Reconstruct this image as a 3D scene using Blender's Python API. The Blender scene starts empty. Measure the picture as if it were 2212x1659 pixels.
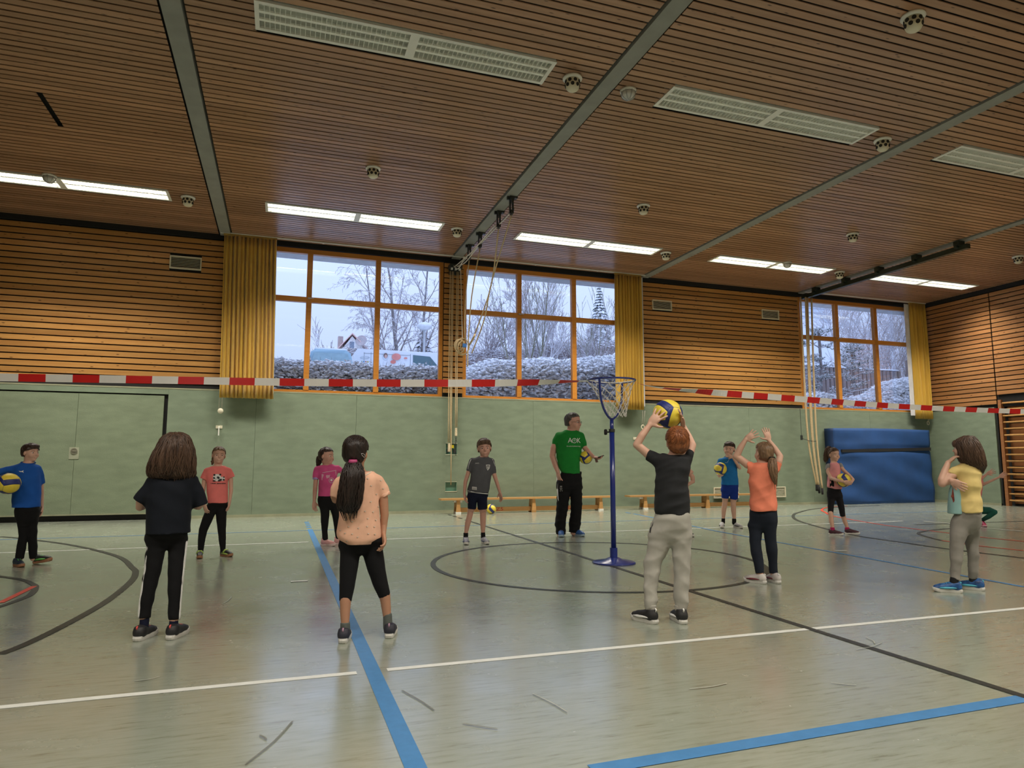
import bpy, math, random
import numpy as np
from mathutils import Vector, Matrix
from mathutils.bvhtree import BVHTree
rng = random.Random(7)
np.random.seed(7)
SC = bpy.context.scene
COL = SC.collection
R_ = math.radians

# ------------------------------------------------------------------ camera
CAM_H = 1.11
FPX, IW, IH = 1462.0, 2212, 1659
YAW, PIT, ROL = R_(18.834), R_(6.526), R_(0.091)
_cy, _sy = math.cos(YAW), math.sin(YAW)
FW = np.array([_sy*math.cos(PIT), _cy*math.cos(PIT), math.sin(PIT)])
_r = np.array([_cy, -_sy, 0.0]); _u = np.cross(_r, FW)
RT = _r*math.cos(ROL) + _u*math.sin(ROL)
UP = -_r*math.sin(ROL) + _u*math.cos(ROL)
CP = np.array([0, 0, CAM_H])
cd = bpy.data.cameras.new('camera'); cam = bpy.data.objects.new('camera', cd); COL.objects.link(cam)
cd.sensor_fit = 'HORIZONTAL'; cd.sensor_width = 36.0; cd.lens = 36.0*FPX/IW
cd.clip_start = 0.05; cd.clip_end = 500
cam.matrix_world = Matrix(((RT[0], UP[0], -FW[0], 0), (RT[1], UP[1], -FW[1], 0), (RT[2], UP[2], -FW[2], CAM_H), (0, 0, 0, 1)))
SC.camera = cam

# ------------------------------------------------------------------ world, daylight, exposure
SC.view_settings.view_transform = 'Standard'; SC.view_settings.look = 'None'
SC.view_settings.exposure = 0.0; SC.view_settings.gamma = 1.0
SC.view_settings.use_curve_mapping = False
w = bpy.data.worlds.new('overcast_sky'); SC.world = w; w.use_nodes = True
bg = w.node_tree.nodes['Background']
SKY = (0.53, 0.635, 0.95); SKY_S = 0.94
bg.inputs[0].default_value = (*SKY, 1)
# standard overcast sky: luminance grows from the horizon to three times as much at the zenith
_n = w.node_tree.nodes; _l = w.node_tree.links
_tc = _n.new('ShaderNodeTexCoord'); _sp = _n.new('ShaderNodeSeparateXYZ'); _l.new(_tc.outputs['Generated'], _sp.inputs[0])
_cl = _n.new('ShaderNodeMath'); _cl.operation = 'MAXIMUM'; _cl.inputs[1].default_value = 0.0; _l.new(_sp.outputs['Z'], _cl.inputs[0])
_ma = _n.new('ShaderNodeMath'); _ma.operation = 'MULTIPLY_ADD'; _ma.inputs[1].default_value = 2.0*SKY_S; _ma.inputs[2].default_value = SKY_S
_l.new(_cl.outputs[0], _ma.inputs[0]); _l.new(_ma.outputs[0], bg.inputs[1])
LAMP_W = 80.0          # each lit strip module
REAR_W = 95.0
LAMP_COL = (1.0, 0.93, 0.82)

# room measures (metres)
D = 14.60      # back wall plane (y)
ZC = 5.70      # ceiling plane
XR = 17.66     # right wall plane (x)
XL, YF = -9.6, -2.6
BEAMS = [-6.055, -1.215, 3.625, 8.465, 13.305]

def ray(x, y):
    return FW*FPX + RT*(x-IW/2) - UP*(y-IH/2)
def onz(x, y, z=0.0):
    d = ray(x, y); return CP + d*(z-CAM_H)/d[2]
def ony(x, y, Y=D):
    d = ray(x, y); return CP + d*Y/d[1]
def onx(x, y, X=XR):
    d = ray(x, y); return CP + d*X/d[0]
def atd(x, y, dep):
    d = ray(x, y); return CP + d*dep/FPX
def proj(p):
    d = np.asarray(p, float)-CP; z = d@FW
    return IW/2+FPX*(d@RT)/z, IH/2-FPX*(d@UP)/z, z

# ------------------------------------------------------------------ materials
MATS = {}
def nn(nt, typ, **kw):
    n = nt.nodes.new(typ)
    for k, v in kw.items(): setattr(n, k, v)
    return n
def M(name, rgb, rough=0.6, var=0.12, scale=6.0, stretch=(1, 1, 1), bump=0.0, bscale=None, metal=0.0, spec=0.5,
      rgb2=None, emit=0.0, emit_col=None, sheen=0.0, coat=0.0, detail=4.0, tilt=0.0):
    if name in MATS: return MATS[name]
    m = bpy.data.materials.new(name); m.use_nodes = True; nt = m.node_tree
    b = nt.nodes['Principled BSDF']; L = nt.links
    tc = nn(nt, 'ShaderNodeTexCoord'); mp = nn(nt, 'ShaderNodeMapping')
    mp.inputs['Scale'].default_value = stretch; mp.inputs['Rotation'].default_value = (0, tilt, 0)
    L.new(tc.outputs['Object'], mp.inputs['Vector'])
    oi = nn(nt, 'ShaderNodeObjectInfo')
    no = nn(nt, 'ShaderNodeTexNoise', noise_dimensions='4D')
    no.inputs['Scale'].default_value = scale; no.inputs['Detail'].default_value = detail
    mu = nn(nt, 'ShaderNodeMath', operation='MULTIPLY'); mu.inputs[1].default_value = 37.0
    L.new(oi.outputs['Random'], mu.inputs[0]); L.new(mu.outputs[0], no.inputs['W']); L.new(mp.outputs[0], no.inputs['Vector'])
    cr = nn(nt, 'ShaderNodeValToRGB')
    a = rgb if rgb2 is None else rgb2
    lo = [c*(1-var) for c in a]; hi = [min(1, c*(1+var)) for c in rgb]
    cr.color_ramp.elements[0].position = 0.3; cr.color_ramp.elements[1].position = 0.7
    cr.color_ramp.elements[0].color = (*lo, 1); cr.color_ramp.elements[1].color = (*hi, 1)
    L.new(no.outputs['Fac'], cr.inputs[0]); L.new(cr.outputs[0], b.inputs['Base Color'])
    b.inputs['Roughness'].default_value = rough; b.inputs['Metallic'].default_value = metal
    b.inputs['Specular IOR Level'].default_value = spec
    if sheen: b.inputs['Sheen Weight'].default_value = sheen
    if coat: b.inputs['Coat Weight'].default_value = coat; b.inputs['Coat Roughness'].default_value = 0.15
    if bump:
        n2 = nn(nt, 'ShaderNodeTexNoise'); n2.inputs['Scale'].default_value = bscale or scale*4
        n2.inputs['Detail'].default_value = 3; L.new(mp.outputs[0], n2.inputs['Vector'])
        bp = nn(nt, 'ShaderNodeBump'); bp.inputs['Strength'].default_value = bump; bp.inputs['Distance'].default_value = 0.01
        L.new(n2.outputs['Fac'], bp.inputs['Height']); L.new(bp.outputs[0], b.inputs['Normal'])
    if emit:
        b.inputs['Emission Color'].default_value = (*(emit_col or rgb), 1); b.inputs['Emission Strength'].default_value = emit
    MATS[name] = m; return m

def wood(name, c1, c2, axis=0, rough=0.45, knots=True):
    m = bpy.data.materials.new(name); m.use_nodes = True; nt = m.node_tree; L = nt.links
    b = nt.nodes['Principled BSDF']
    tc = nn(nt, 'ShaderNodeTexCoord'); oi = nn(nt, 'ShaderNodeObjectInfo')
    mu = nn(nt, 'ShaderNodeMath', operation='MULTIPLY'); mu.inputs[1].default_value = 53.0
    L.new(oi.outputs['Random'], mu.inputs[0])
    st = [14.0, 14.0, 14.0]; st[axis] = 0.7
    mp = nn(nt, 'ShaderNodeMapping'); mp.inputs['Scale'].default_value = st
    L.new(tc.outputs['Object'], mp.inputs[0])
    no = nn(nt, 'ShaderNodeTexNoise', noise_dimensions='4D'); no.inputs['Scale'].default_value = 1.6; no.inputs['Detail'].default_value = 5
    L.new(mp.outputs[0], no.inputs['Vector']); L.new(mu.outputs[0], no.inputs['W'])
    cr = nn(nt, 'ShaderNodeValToRGB'); cr.color_ramp.elements[0].position = .3; cr.color_ramp.elements[1].position = .72
    cr.color_ramp.elements[0].color = (*c2, 1); cr.color_ramp.elements[1].color = (*c1, 1)
    L.new(no.outputs['Fac'], cr.inputs[0])
    # board to board tone
    hs = nn(nt, 'ShaderNodeHueSaturation')
    mr = nn(nt, 'ShaderNodeMapRange'); mr.inputs['To Min'].default_value = .82; mr.inputs['To Max'].default_value = 1.16
    L.new(oi.outputs['Random'], mr.inputs[0]); L.new(mr.outputs[0], hs.inputs['Value']); L.new(cr.outputs[0], hs.inputs['Color'])
    out = hs.outputs[0]
    if knots:
        s2 = [13.0, 13.0, 13.0]; s2[axis] = 4.2
        m2 = nn(nt, 'ShaderNodeMapping'); m2.inputs['Scale'].default_value = s2
        cb = nn(nt, 'ShaderNodeCombineXYZ')
        for i in range(3): L.new(mu.outputs[0], cb.inputs[i])
        ad = nn(nt, 'ShaderNodeVectorMath', operation='ADD'); L.new(tc.outputs['Object'], ad.inputs[0]); L.new(cb.outputs[0], ad.inputs[1])
        L.new(ad.outputs[0], m2.inputs[0])
        vo = nn(nt, 'ShaderNodeTexVoronoi'); vo.inputs['Scale'].default_value = 1.0; L.new(m2.outputs[0], vo.inputs['Vector'])
        ck = nn(nt, 'ShaderNodeValToRGB'); ck.color_ramp.elements[0].position = .06; ck.color_ramp.elements[1].position = .15
        ck.color_ramp.elements[0].color = (0.25, .2, .18, 1); ck.color_ramp.elements[1].color = (1, 1, 1, 1)
        L.new(vo.outputs['Distance'], ck.inputs[0])
        mx = nn(nt, 'ShaderNodeMix', data_type='RGBA', blend_type='MULTIPLY'); mx.inputs[0].default_value = 1
        L.new(out, mx.inputs[6]); L.new(ck.outputs[0], mx.inputs[7]); out = mx.outputs[2]
    L.new(out, b.inputs['Base Color']); b.inputs['Roughness'].default_value = rough
    b.inputs['Specular IOR Level'].default_value = .4
    MATS[name] = m; return m

def glassmat(name, tint=(.97, .99, 1.0)):
    m = bpy.data.materials.new(name); m.use_nodes = True; nt = m.node_tree; nt.nodes.remove(nt.nodes['Principled BSDF'])
    out = nt.nodes['Material Output']
    t = nn(nt, 'ShaderNodeBsdfTransparent'); t.inputs[0].default_value = (*tint, 1)
    g = nn(nt, 'ShaderNodeBsdfGlossy'); g.inputs['Roughness'].default_value = .02
    fr = nn(nt, 'ShaderNodeFresnel'); fr.inputs[0].default_value = 1.3
    mx = nn(nt, 'ShaderNodeMixShader')
    nt.links.new(fr.outputs[0], mx.inputs[0]); nt.links.new(t.outputs[0], mx.inputs[1]); nt.links.new(g.outputs[0], mx.inputs[2])
    nt.links.new(mx.outputs[0], out.inputs[0]); MATS[name] = m; return m

def snowy(name, under, snow=(.86, .89, .95), lo=.05, hi=.45, scale=9.0):
    """bark/leaf colour below, settled snow on upward faces"""
    m = bpy.data.materials.new(name); m.use_nodes = True; nt = m.node_tree; L = nt.links
    b = nt.nodes['Principled BSDF']; b.inputs['Roughness'].default_value = .85
    ge = nn(nt, 'ShaderNodeNewGeometry'); sx = nn(nt, 'ShaderNodeSeparateXYZ'); L.new(ge.outputs['Normal'], sx.inputs[0])
    no = nn(nt, 'ShaderNodeTexNoise'); no.inputs['Scale'].default_value = scale; no.inputs['Detail'].default_value = 4
    tc = nn(nt, 'ShaderNodeTexCoord'); L.new(tc.outputs['Object'], no.inputs['Vector'])
    ma = nn(nt, 'ShaderNodeMath', operation='MULTIPLY_ADD'); ma.inputs[1].default_value = .9; ma.inputs[2].default_value = -.45
    L.new(no.outputs['Fac'], ma.inputs[0])
    ad = nn(nt, 'ShaderNodeMath', operation='ADD'); L.new(ma.outputs[0], ad.inputs[0]); L.new(sx.outputs['Z'], ad.inputs[1])
    mr = nn(nt, 'ShaderNodeMapRange'); mr.inputs['From Min'].default_value = lo; mr.inputs['From Max'].default_value = hi
    L.new(ad.outputs[0], mr.inputs[0])
    mx = nn(nt, 'ShaderNodeMix', data_type='RGBA'); mx.inputs[6].default_value = (*under, 1); mx.inputs[7].default_value = (*snow, 1)
    L.new(mr.outputs[0], mx.inputs[0]); L.new(mx.outputs[2], b.inputs['Base Color'])
    MATS[name] = m; return m

def cr3(a, b):
    a0, a1, a2 = float(a[0]), float(a[1]), float(a[2]); b0, b1, b2 = float(b[0]), float(b[1]), float(b[2])
    return np.array((a1*b2-a2*b1, a2*b0-a0*b2, a0*b1-a1*b0))
def nrm3(a): return math.sqrt(a[0]*a[0]+a[1]*a[1]+a[2]*a[2])
# ------------------------------------------------------------------ mesh helpers
def mk(name, v, f, mat, parent=None, smooth=False, mi=None):
    me = bpy.data.meshes.new(name)
    me.from_pydata(np.array(v, dtype=np.float64).reshape(-1, 3).tolist(), [], f)
    for m in (mat if isinstance(mat, (list, tuple)) else [mat]): me.materials.append(m)
    if mi is not None: me.polygons.foreach_set('material_index', np.array(mi, dtype=np.int32))
    if smooth: me.polygons.foreach_set('use_smooth', np.ones(len(me.polygons), dtype=bool))
    me.update()
    o = bpy.data.objects.new(name, me); COL.objects.link(o)
    if parent is not None: setp(o, parent)
    return o
def setp(o, p):
    o.parent = p
    if p.parent is None: o.matrix_parent_inverse = Matrix.Translation(-p.location)
def empty(name, loc):
    o = bpy.data.objects.new(name, None); COL.objects.link(o); o.location = loc; o.empty_display_size = .1
    return o
def tag(o, label=None, cat=None, group=None, kind=None):
    if label: o['label'] = label
    if cat: o['category'] = cat
    if group: o['group'] = group
    if kind: o['kind'] = kind
    return o
BOXF = [(0, 3, 2, 1), (4, 5, 6, 7), (0, 1, 5, 4), (1, 2, 6, 5), (2, 3, 7, 6), (3, 0, 4, 7)]
class MB:
    def __init__(s): s.v = []; s.f = []; s.mi = []; s.m = 0
    def add(s, v, f):
        n = len(s.v); s.v.extend(v); s.f.extend([tuple(i+n for i in q) for q in f]); s.mi.extend([s.m]*len(f)); return s
    def box(s, x0, x1, y0, y1, z0, z1):
        return s.add([(x0, y0, z0), (x1, y0, z0), (x1, y1, z0), (x0, y1, z0), (x0, y0, z1), (x1, y0, z1), (x1, y1, z1), (x0, y1, z1)], BOXF)
    def obox(s, c, ax, ay, az):
        c, ax, ay, az = [np.asarray(q, float) for q in (c, ax, ay, az)]
        v = [c-ax-ay-az, c+ax-ay-az, c+ax+ay-az, c-ax+ay-az, c-ax-ay+az, c+ax-ay+az, c+ax+ay+az, c-ax+ay+az]
        return s.add(v, BOXF)
    def bar(s, a, b, w, h, up=(0, 0, 1)):
        a, b = np.asarray(a, float), np.asarray(b, float); d = b-a; L = nrm3(d); d /= L
        up = np.asarray(up, float); sd = cr3(d, up); sd /= nrm3(sd); u = cr3(sd, d)
        return s.obox((a+b)/2, d*L/2, sd*w/2, u*h/2)
    def tube(s, pts, r, n=8, cap=True, closed=False):
        P = [np.asarray(p, float) for p in pts]; k = len(P)
        rr = [r]*k if np.isscalar(r) else list(r)
        v = []; ref = None
        for i in range(k):
            if closed: t = P[(i+1) % k]-P[i-1]
            else: t = P[min(i+1, k-1)]-P[max(i-1, 0)]
            t = t/(nrm3(t)+1e-12)
            if ref is None:
                ref = np.array([0, 0, 1.]) if abs(t[2]) < .9 else np.array([1., 0, 0])
            a = cr3(t, ref); a /= nrm3(a)+1e-12; b = cr3(a, t); ref = b
            for j in range(n):
                an = 2*math.pi*j/n; v.append(P[i]+rr[i]*(math.cos(an)*a+math.sin(an)*b))
        f = []
        for i in range(k if closed else k-1):
            i2 = (i+1) % k
            for j in range(n):
                j2 = (j+1) % n; f.append((i*n+j, i*n+j2, i2*n+j2, i2*n+j))
        if cap and not closed:
            f.append(tuple(range(n-1, -1, -1))); f.append(tuple((k-1)*n+j for j in range(n)))
        return s.add(v, f)
    def lathe(s, prof, c=(0, 0, 0), n=24, ax=None):
        c = np.asarray(c, float)
        if ax is None: X, Y, Z = np.eye(3)
        else:
            Z = np.asarray(ax, float); Z /= nrm3(Z); X = cr3(Z, (0, 0, 1.) if abs(Z[2]) < .9 else (1., 0, 0)); X /= nrm3(X); Y = cr3(Z, X)
        v = []; f = []
        for (r, z) in prof:
            for j in range(n):
                a = 2*math.pi*j/n; v.append(c+X*r*math.cos(a)+Y*r*math.sin(a)+Z*z)
        for i in range(len(prof)-1):
            for j in range(n):
                j2 = (j+1) % n; f.append((i*n+j, i*n+j2, (i+1)*n+j2, (i+1)*n+j))
        f.append(tuple(range(n-1, -1, -1))); f.append(tuple((len(prof)-1)*n+j for j in range(n)))
        return s.add(v, f)
    def prism(s, poly, ext):
        """poly: list of 3D points, ext: extrusion vector"""
        n = len(poly); P = [np.asarray(p, float) for p in poly]; e = np.asarray(ext, float)
        return s.add(P+[p+e for p in P], [tuple(range(n-1, -1, -1)), tuple(range(n, 2*n))]+[(i, (i+1) % n, n+(i+1) % n, n+i) for i in range(n)])
    def build(s, name, mat, parent=None, smooth=False):
        return mk(name, s.v, s.f, mat, parent, smooth, s.mi if isinstance(mat, (list, tuple)) else None)
def area_light(name, loc, sx, sy, watts, col, rot=(0, 0, 0), spread=math.pi, parent=None):
    l = bpy.data.lights.new(name, 'AREA'); l.shape = 'RECTANGLE'; l.size = sx; l.size_y = sy; l.energy = watts; l.color = col; l.spread = spread
    o = bpy.data.objects.new(name, l); COL.objects.link(o); o.location = loc; o.rotation_euler = rot
    if parent is not None: setp(o, parent)
    return o
def smooth_poly(pts, sub=8):
    P = np.array(pts, float); out = []
    for i in range(len(P)-1):
        p0, p1, p2, p3 = P[max(i-1, 0)], P[i], P[i+1], P[min(i+2, len(P)-1)]
        for t in np.linspace(0, 1, sub, endpoint=False):
            out.append(.5*((2*p1)+(-p0+p2)*t+(2*p0-5*p1+4*p2-p3)*t*t+(-p0+3*p1-3*p2+p3)*t**3))
    out.append(P[-1]); return out
# daylight comes in through the window openings: portals only guide the sampling of the sky
for (x0, x1) in ((-1.05, 3.36), (3.82, 8.3), (13.25, 17.6)):
    p = area_light('window_daylight', ((x0+x1)/2, D+.30, 4.05), x1-x0, 3.05, 1.0, (1, 1, 1), (R_(-90), 0, 0))
    p.data.cycles.is_portal = True
# ------------------------------------------------------------------ material set
W_CEIL = wood('pine_ceiling', (.43, .25, .15), (.33, .175, .098), 0, .32)
W_WALL = wood('pine_wall', (.52, .275, .085), (.40, .185, .05), 0, .4)
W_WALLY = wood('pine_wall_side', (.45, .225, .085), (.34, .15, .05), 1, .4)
W_BENCH = wood('beech_bench', (.56, .32, .12), (.46, .24, .08), 0, .35, False)
W_BARS = wood('beech_bars', (.42, .19, .075), (.32, .13, .05), 1, .4, False)
BLACK = M('black_gap', (.012, .012, .012), .9)
CONC = M('concrete_beam', (.27, .275, .245), .75, .10, 5, bump=.15)
def green_mat():
    m = M('green_wall_felt', (.22, .275, .195), .93, .10, 3.0, (1, 1, 3.0), bump=.5, bscale=70, spec=.15)
    return m
GREEN = green_mat()
GREEN_D = M('green_door_felt', (.225, .275, .185), .93, .10, 3.0, (1, 1, 3.0), bump=.5, bscale=70, spec=.15)
BASE = M('olive_skirting', (.30, .31, .20), .6)
ORANGE = wood('window_timber', (.62, .26, .045), (.52, .20, .03), 0, .4, False)
GLASS = glassmat('window_glass')
WHITE = M('white_enamel', (.78, .78, .72), .4, .03)
CREAM = M('cream_plastic', (.70, .66, .50), .4, .05)
DARK = M('dark_steel', (.03, .035, .033), .45, .2)
STEEL = M('galvanised_steel', (.45, .46, .47), .35, .1, metal=.8)
ROPE = M('hemp_rope', (.56, .43, .25), .9, .2, 90)
CORD = M('white_cord', (.68, .64, .55), .8, .1)
CURT = M('yellow_curtain', (.60, .37, .045), .85, .12, 5, (1, 1, .3), sheen=.3)
LINING = M('white_lining', (.62, .64, .68), .9)

def floor_mat():
    m = bpy.data.materials.new('green_linoleum'); m.use_nodes = True; nt = m.node_tree; L = nt.links
    b = nt.nodes['Principled BSDF']
    tc = nn(nt, 'ShaderNodeTexCoord')
    mp = nn(nt, 'ShaderNodeMapping'); mp.inputs['Scale'].default_value = (5, 38, 1); mp.inputs['Rotation'].default_value = (0, 0, .03); L.new(tc.outputs['Object'], mp.inputs[0])
    n1 = nn(nt, 'ShaderNodeTexNoise'); n1.inputs['Scale'].default_value = 1.0; n1.inputs['Detail'].default_value = 5; n1.inputs['Roughness'].default_value = .65
    L.new(mp.outputs[0], n1.inputs['Vector'])
    cr = nn(nt, 'ShaderNodeValToRGB'); e = cr.color_ramp.elements
    e[0].position = .28; e[0].color = (.175, .18, .13, 1); e[1].position = .56; e[1].color = (.278, .308, .252, 1)
    e2 = e.new(.42); e2.color = (.25, .278, .218, 1)
    L.new(n1.outputs['Fac'], cr.inputs[0])
    n2 = nn(nt, 'ShaderNodeTexNoise'); n2.inputs['Scale'].default_value = .5; n2.inputs['Detail'].default_value = 3; L.new(tc.outputs['Object'], n2.inputs['Vector'])
    mr = nn(nt, 'ShaderNodeMapRange'); mr.inputs['To Min'].default_value = .9; mr.inputs['To Max'].default_value = 1.12; L.new(n2.outputs['Fac'], mr.inputs[0])
    hs = nn(nt, 'ShaderNodeHueSaturation'); L.new(cr.outputs[0], hs.inputs['Color']); L.new(mr.outputs[0], hs.inputs['Value'])
    L.new(hs.outputs[0], b.inputs['Base Color'])
    # scuffs change the gloss
    n3 = nn(nt, 'ShaderNodeTexNoise'); n3.inputs['Scale'].default_value = 3.5; n3.inputs['Detail'].default_value = 6; L.new(tc.outputs['Object'], n3.inputs['Vector'])
    m3 = nn(nt, 'ShaderNodeMapRange'); m3.inputs['From Min'].default_value = .3; m3.inputs['From Max'].default_value = .7; m3.inputs['To Min'].default_value = .17; m3.inputs['To Max'].default_value = .30
    L.new(n3.outputs['Fac'], m3.inputs[0]); L.new(m3.outputs[0], b.inputs['Roughness'])
    n4 = nn(nt, 'ShaderNodeTexNoise'); n4.inputs['Scale'].default_value = 1.0; n4.inputs['Detail'].default_value = 3
    m4 = nn(nt, 'ShaderNodeMapping'); m4.inputs['Scale'].default_value = (9, 55, 1); L.new(tc.outputs['Object'], m4.inputs[0]); L.new(m4.outputs[0], n4.inputs['Vector'])
    bp = nn(nt, 'ShaderNodeBump'); bp.inputs['Strength'].default_value = .04; bp.inputs['Distance'].default_value = .01; L.new(n4.outputs['Fac'], bp.inputs['Height']); L.new(bp.outputs[0], b.inputs['Normal'])
    b.inputs['Specular IOR Level'].default_value = .7; b.inputs['Coat Weight'].default_value = .6; b.inputs['Coat Roughness'].default_value = .22; b.inputs['Coat IOR'].default_value = 1.55
    L.new(bp.outputs[0], b.inputs['Coat Normal'])
    MATS['floor'] = m; return m
FLOORM = floor_mat()

# ------------------------------------------------------------------ floor and painted lines
o = MB().box(XL, XR+.5, YF, D+.1, -.12, 0).build('floor', FLOORM); tag(o, kind='structure'); FLOOR = o
PW = M('white_line_paint', (.66, .68, .64), .4, .05, 20, spec=.3)
PB = M('blue_line_paint', (.06, .20, .42), .4, .08, 20, spec=.3)
PK = M('black_line_paint', (.035, .038, .035), .4, .15, 20, spec=.25)
PR = M('red_line_paint', (.55, .06, .035), .4, .08, 20, spec=.3)
_lz = [0.0012]
def strip(pts, wd, mat):
    _lz[0] += 0.00012; z = _lz[0]
    P = [np.array([p[0], p[1]], float) for p in pts]; v = []; f = []
    for i, p in enumerate(P):
        t = P[min(i+1, len(P)-1)]-P[max(i-1, 0)]; t /= np.linalg.norm(t); n = np.array([-t[1], t[0]])*wd/2
        v += [(*(p+n), z), (*(p-n), z)]
        if i: k = 2*i; f.append((k-2, k-1, k+1, k))
    return mk('painted_line', v, f, mat, FLOOR)
def pl(px): return [onz(x, y)[:2] for x, y in px]
BX = .513
strip([(XL+.2, 3.787), (BX-.085, 3.787)], .05, PW); strip([(BX+.075, 3.787), (13.5, 3.787)], .05, PW)
strip([(XL+.2, 9.93), (BX-.09, 9.93)], .05, PW); strip([(BX+.09, 9.93), (11.2, 9.93)], .05, PW)
strip([(BX, -1), (BX, 11.75)], .08, PB)
for k in range(4): strip([(BX, 12.0+k*.33), (BX, 12.17+k*.33)], .08, PB)
strip([(BX+.6, 2.36), (6.5, 2.42)], .08, PB)
strip([(XL+.3, 11.55), (14.5, 11.55)], .035, PB)
strip(pl([(1380, 1112), (1545, 1147), (1700, 1175), (1900, 1211), (2212, 1268)]), .05, PB)
for a in ((1352, 1107, 1362, 1109), (1369, 1110, 1378, 1112)): strip(pl([(a[0], a[1]), (a[2], a[3])]), .05, PB)
strip([(3.40, 2.0), (3.40, 12.7)], .055, PK)
for k in range(3): strip([(3.40, 13.0+k*.42), (3.40, 13.24+k*.42)], .055, PK)
def circ(c, r, a0, a1, wd, mat, n=72):
    strip([(c[0]+r*math.cos(a), c[1]+r*math.sin(a)) for a in np.linspace(a0, a1, n)], wd, mat)
circ((3.38, 7.02), 1.80, 0, 2*math.pi, .055, PK, 97)
lf = np.array(pl([(0, 1159.6), (41, 1163), (150.5, 1177), (250.8, 1201), (285, 1226), (293, 1237), (282, 1257.4), (232, 1298), (156.7, 1342), (62.7, 1389), (0, 1414)]))
strip(smooth_poly(lf, 6), .06, PK)
strip(smooth_poly(pl([(-30, 1242), (0, 1245.5), (47, 1252.7), (70, 1262), (77, 1268), (72, 1279), (55, 1291), (0, 1310.7), (-40, 1322)]), 6), .05, PK)
strip(pl([(74, 1267), (0, 1303)]), .05, PR)
strip(smooth_poly(pl([(1900, 1092), (1774, 1098), (1726, 1107), (1713.5, 1115), (1726, 1125.6), (1790, 1144), (1859, 1158.8), (1950, 1172), (2035, 1184.5), (2212, 1206)]), 6), .06, PK)
strip(smooth_poly(pl([(1830, 1093), (1788, 1096), (1775, 1101.6), (1783, 1107), (1804, 1116), (1900, 1133), (1960, 1141), (2051, 1152), (2114, 1160), (2212, 1170)]), 6), .05, PR)
strip(smooth_poly(pl([(2100, 1139), (2051, 1142), (2008, 1146), (1984, 1152), (2003, 1160), (2035, 1168)]), 6), .05, PK)
strip(pl([(2035, 1168), (2114, 1179.7), (2212, 1190)]), .05, PR)
strip(pl([(1975, 1134), (2060, 1131), (2212, 1126)]), .05, PK)
strip(pl([(1995, 1126), (2050, 1131), (2114, 1140), (2212, 1148)]), .05, PW)
strip(pl([(628, 1257), (665, 1255)]), .05, PW)
strip(pl([(1804, 1190), (1829, 1190)]), .05, PW)
# scuff marks dragged over the linoleum
SCUF = M('pale_scuff', (.33, .35, .30), .5, .2, 60); SCUFD = M('dark_scuff', (.16, .17, .135), .5, .2, 60)
for (x0, y0, x1, y1, mt) in ((530, 1653, 632, 1560, SCUFD), (868, 1493, 938, 1536, SCUFD), (290, 1473, 345, 1463, SCUF), (1490, 1490, 1570, 1478, SCUF), (1850, 1405, 1905, 1390, SCUF), (480, 1306, 500, 1290, SCUF), (1150, 1500, 1225, 1540, SCUF), (560, 1590, 575, 1600, SCUFD), (1000, 1565, 1075, 1577, SCUFD), (1870, 1378, 1890, 1392, SCUF), (1795, 1477, 1850, 1482, SCUF), (1160, 1205, 1190, 1213, SCUF)):
    a = onz(x0, y0)[:2]; b2 = onz(x1, y1)[:2]; mid = (a+b2)/2+np.array([.01, -.012])
    s_ = strip(smooth_poly([a, mid, b2], 4), .007, mt); s_.name = 'scuff_mark'

# ------------------------------------------------------------------ walls
SEG = [(XL, -1.13), (3.36, 3.82), (8.36, 13.22), (17.62, XR+.5)]
g = MB()
g.box(XL-.3, XR+.5, D+.05, D+.40, -.12, 2.50).box(XL-.3, XR+.5, D+.05, D+.40, 5.62, 6.1)
for a, b2 in SEG: g.box(a-(.3 if a == XL else 0), b2, D+.05, D+.40, 2.50, 5.62)
WB = g.build('wall_back', BLACK); tag(WB, kind='structure')
# reveals of the window openings
g = MB()
for a, b2 in ((-1.13, 3.36), (3.82, 8.36), (13.22, 17.62)): g.box(a, b2, D+.02, D+.38, 2.485, 2.525)
o = g.build('window_ledge', ORANGE, WB)
PITCH, SLH = .119, .0945
def slat_box(L, h, t, axis):
    key = ('s', round(L, 3), h, t, axis)
    if key not in MESH:
        m = MB()
        if axis == 0: m.box(-L/2, L/2, -t/2, t/2, -h/2, h/2)
        else: m.box(-t/2, t/2, -L/2, L/2, -h/2, h/2)
        me = bpy.data.meshes.new('slat'); me.from_pydata(m.v, [], m.f); MESH[key] = me
    return MESH[key]
MESH = {}
def inst(name, me, mat, loc, parent):
    if not me.materials: me.materials.append(mat)
    o = bpy.data.objects.new(name, me); COL.objects.link(o); o.location = loc
    if parent is not None: setp(o, parent)
    return o
rows = [2.62+.0485+PITCH*i for i in range(25)]
VENTS = [(-2.22, -1.64, 4.92, 5.18), (8.69, 9.25, 4.90, 5.15), (12.00, 12.56, 4.90, 5.15)]
for (a, b2) in ((XL, -1.13), (3.365, 3.815), (8.365, 13.215)):
    for z in rows:
        cuts = [(a, b2)]
        for (v0, v1, z0, z1) in VENTS:
            if z0-.015 < z < z1+.015:
                nc = []
                for (p, q) in cuts:
                    if p < v0 and q > v1: nc += [(p, v0), (v1, q)]
                    else: nc.append((p, q))
                cuts = nc
        for (p, q) in cuts:
            inst('slat', slat_box(q-p, SLH, .024, 0), W_WALL, ((p+q)/2, D+.012+rng.uniform(-.002, .002), z), WB)
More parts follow.
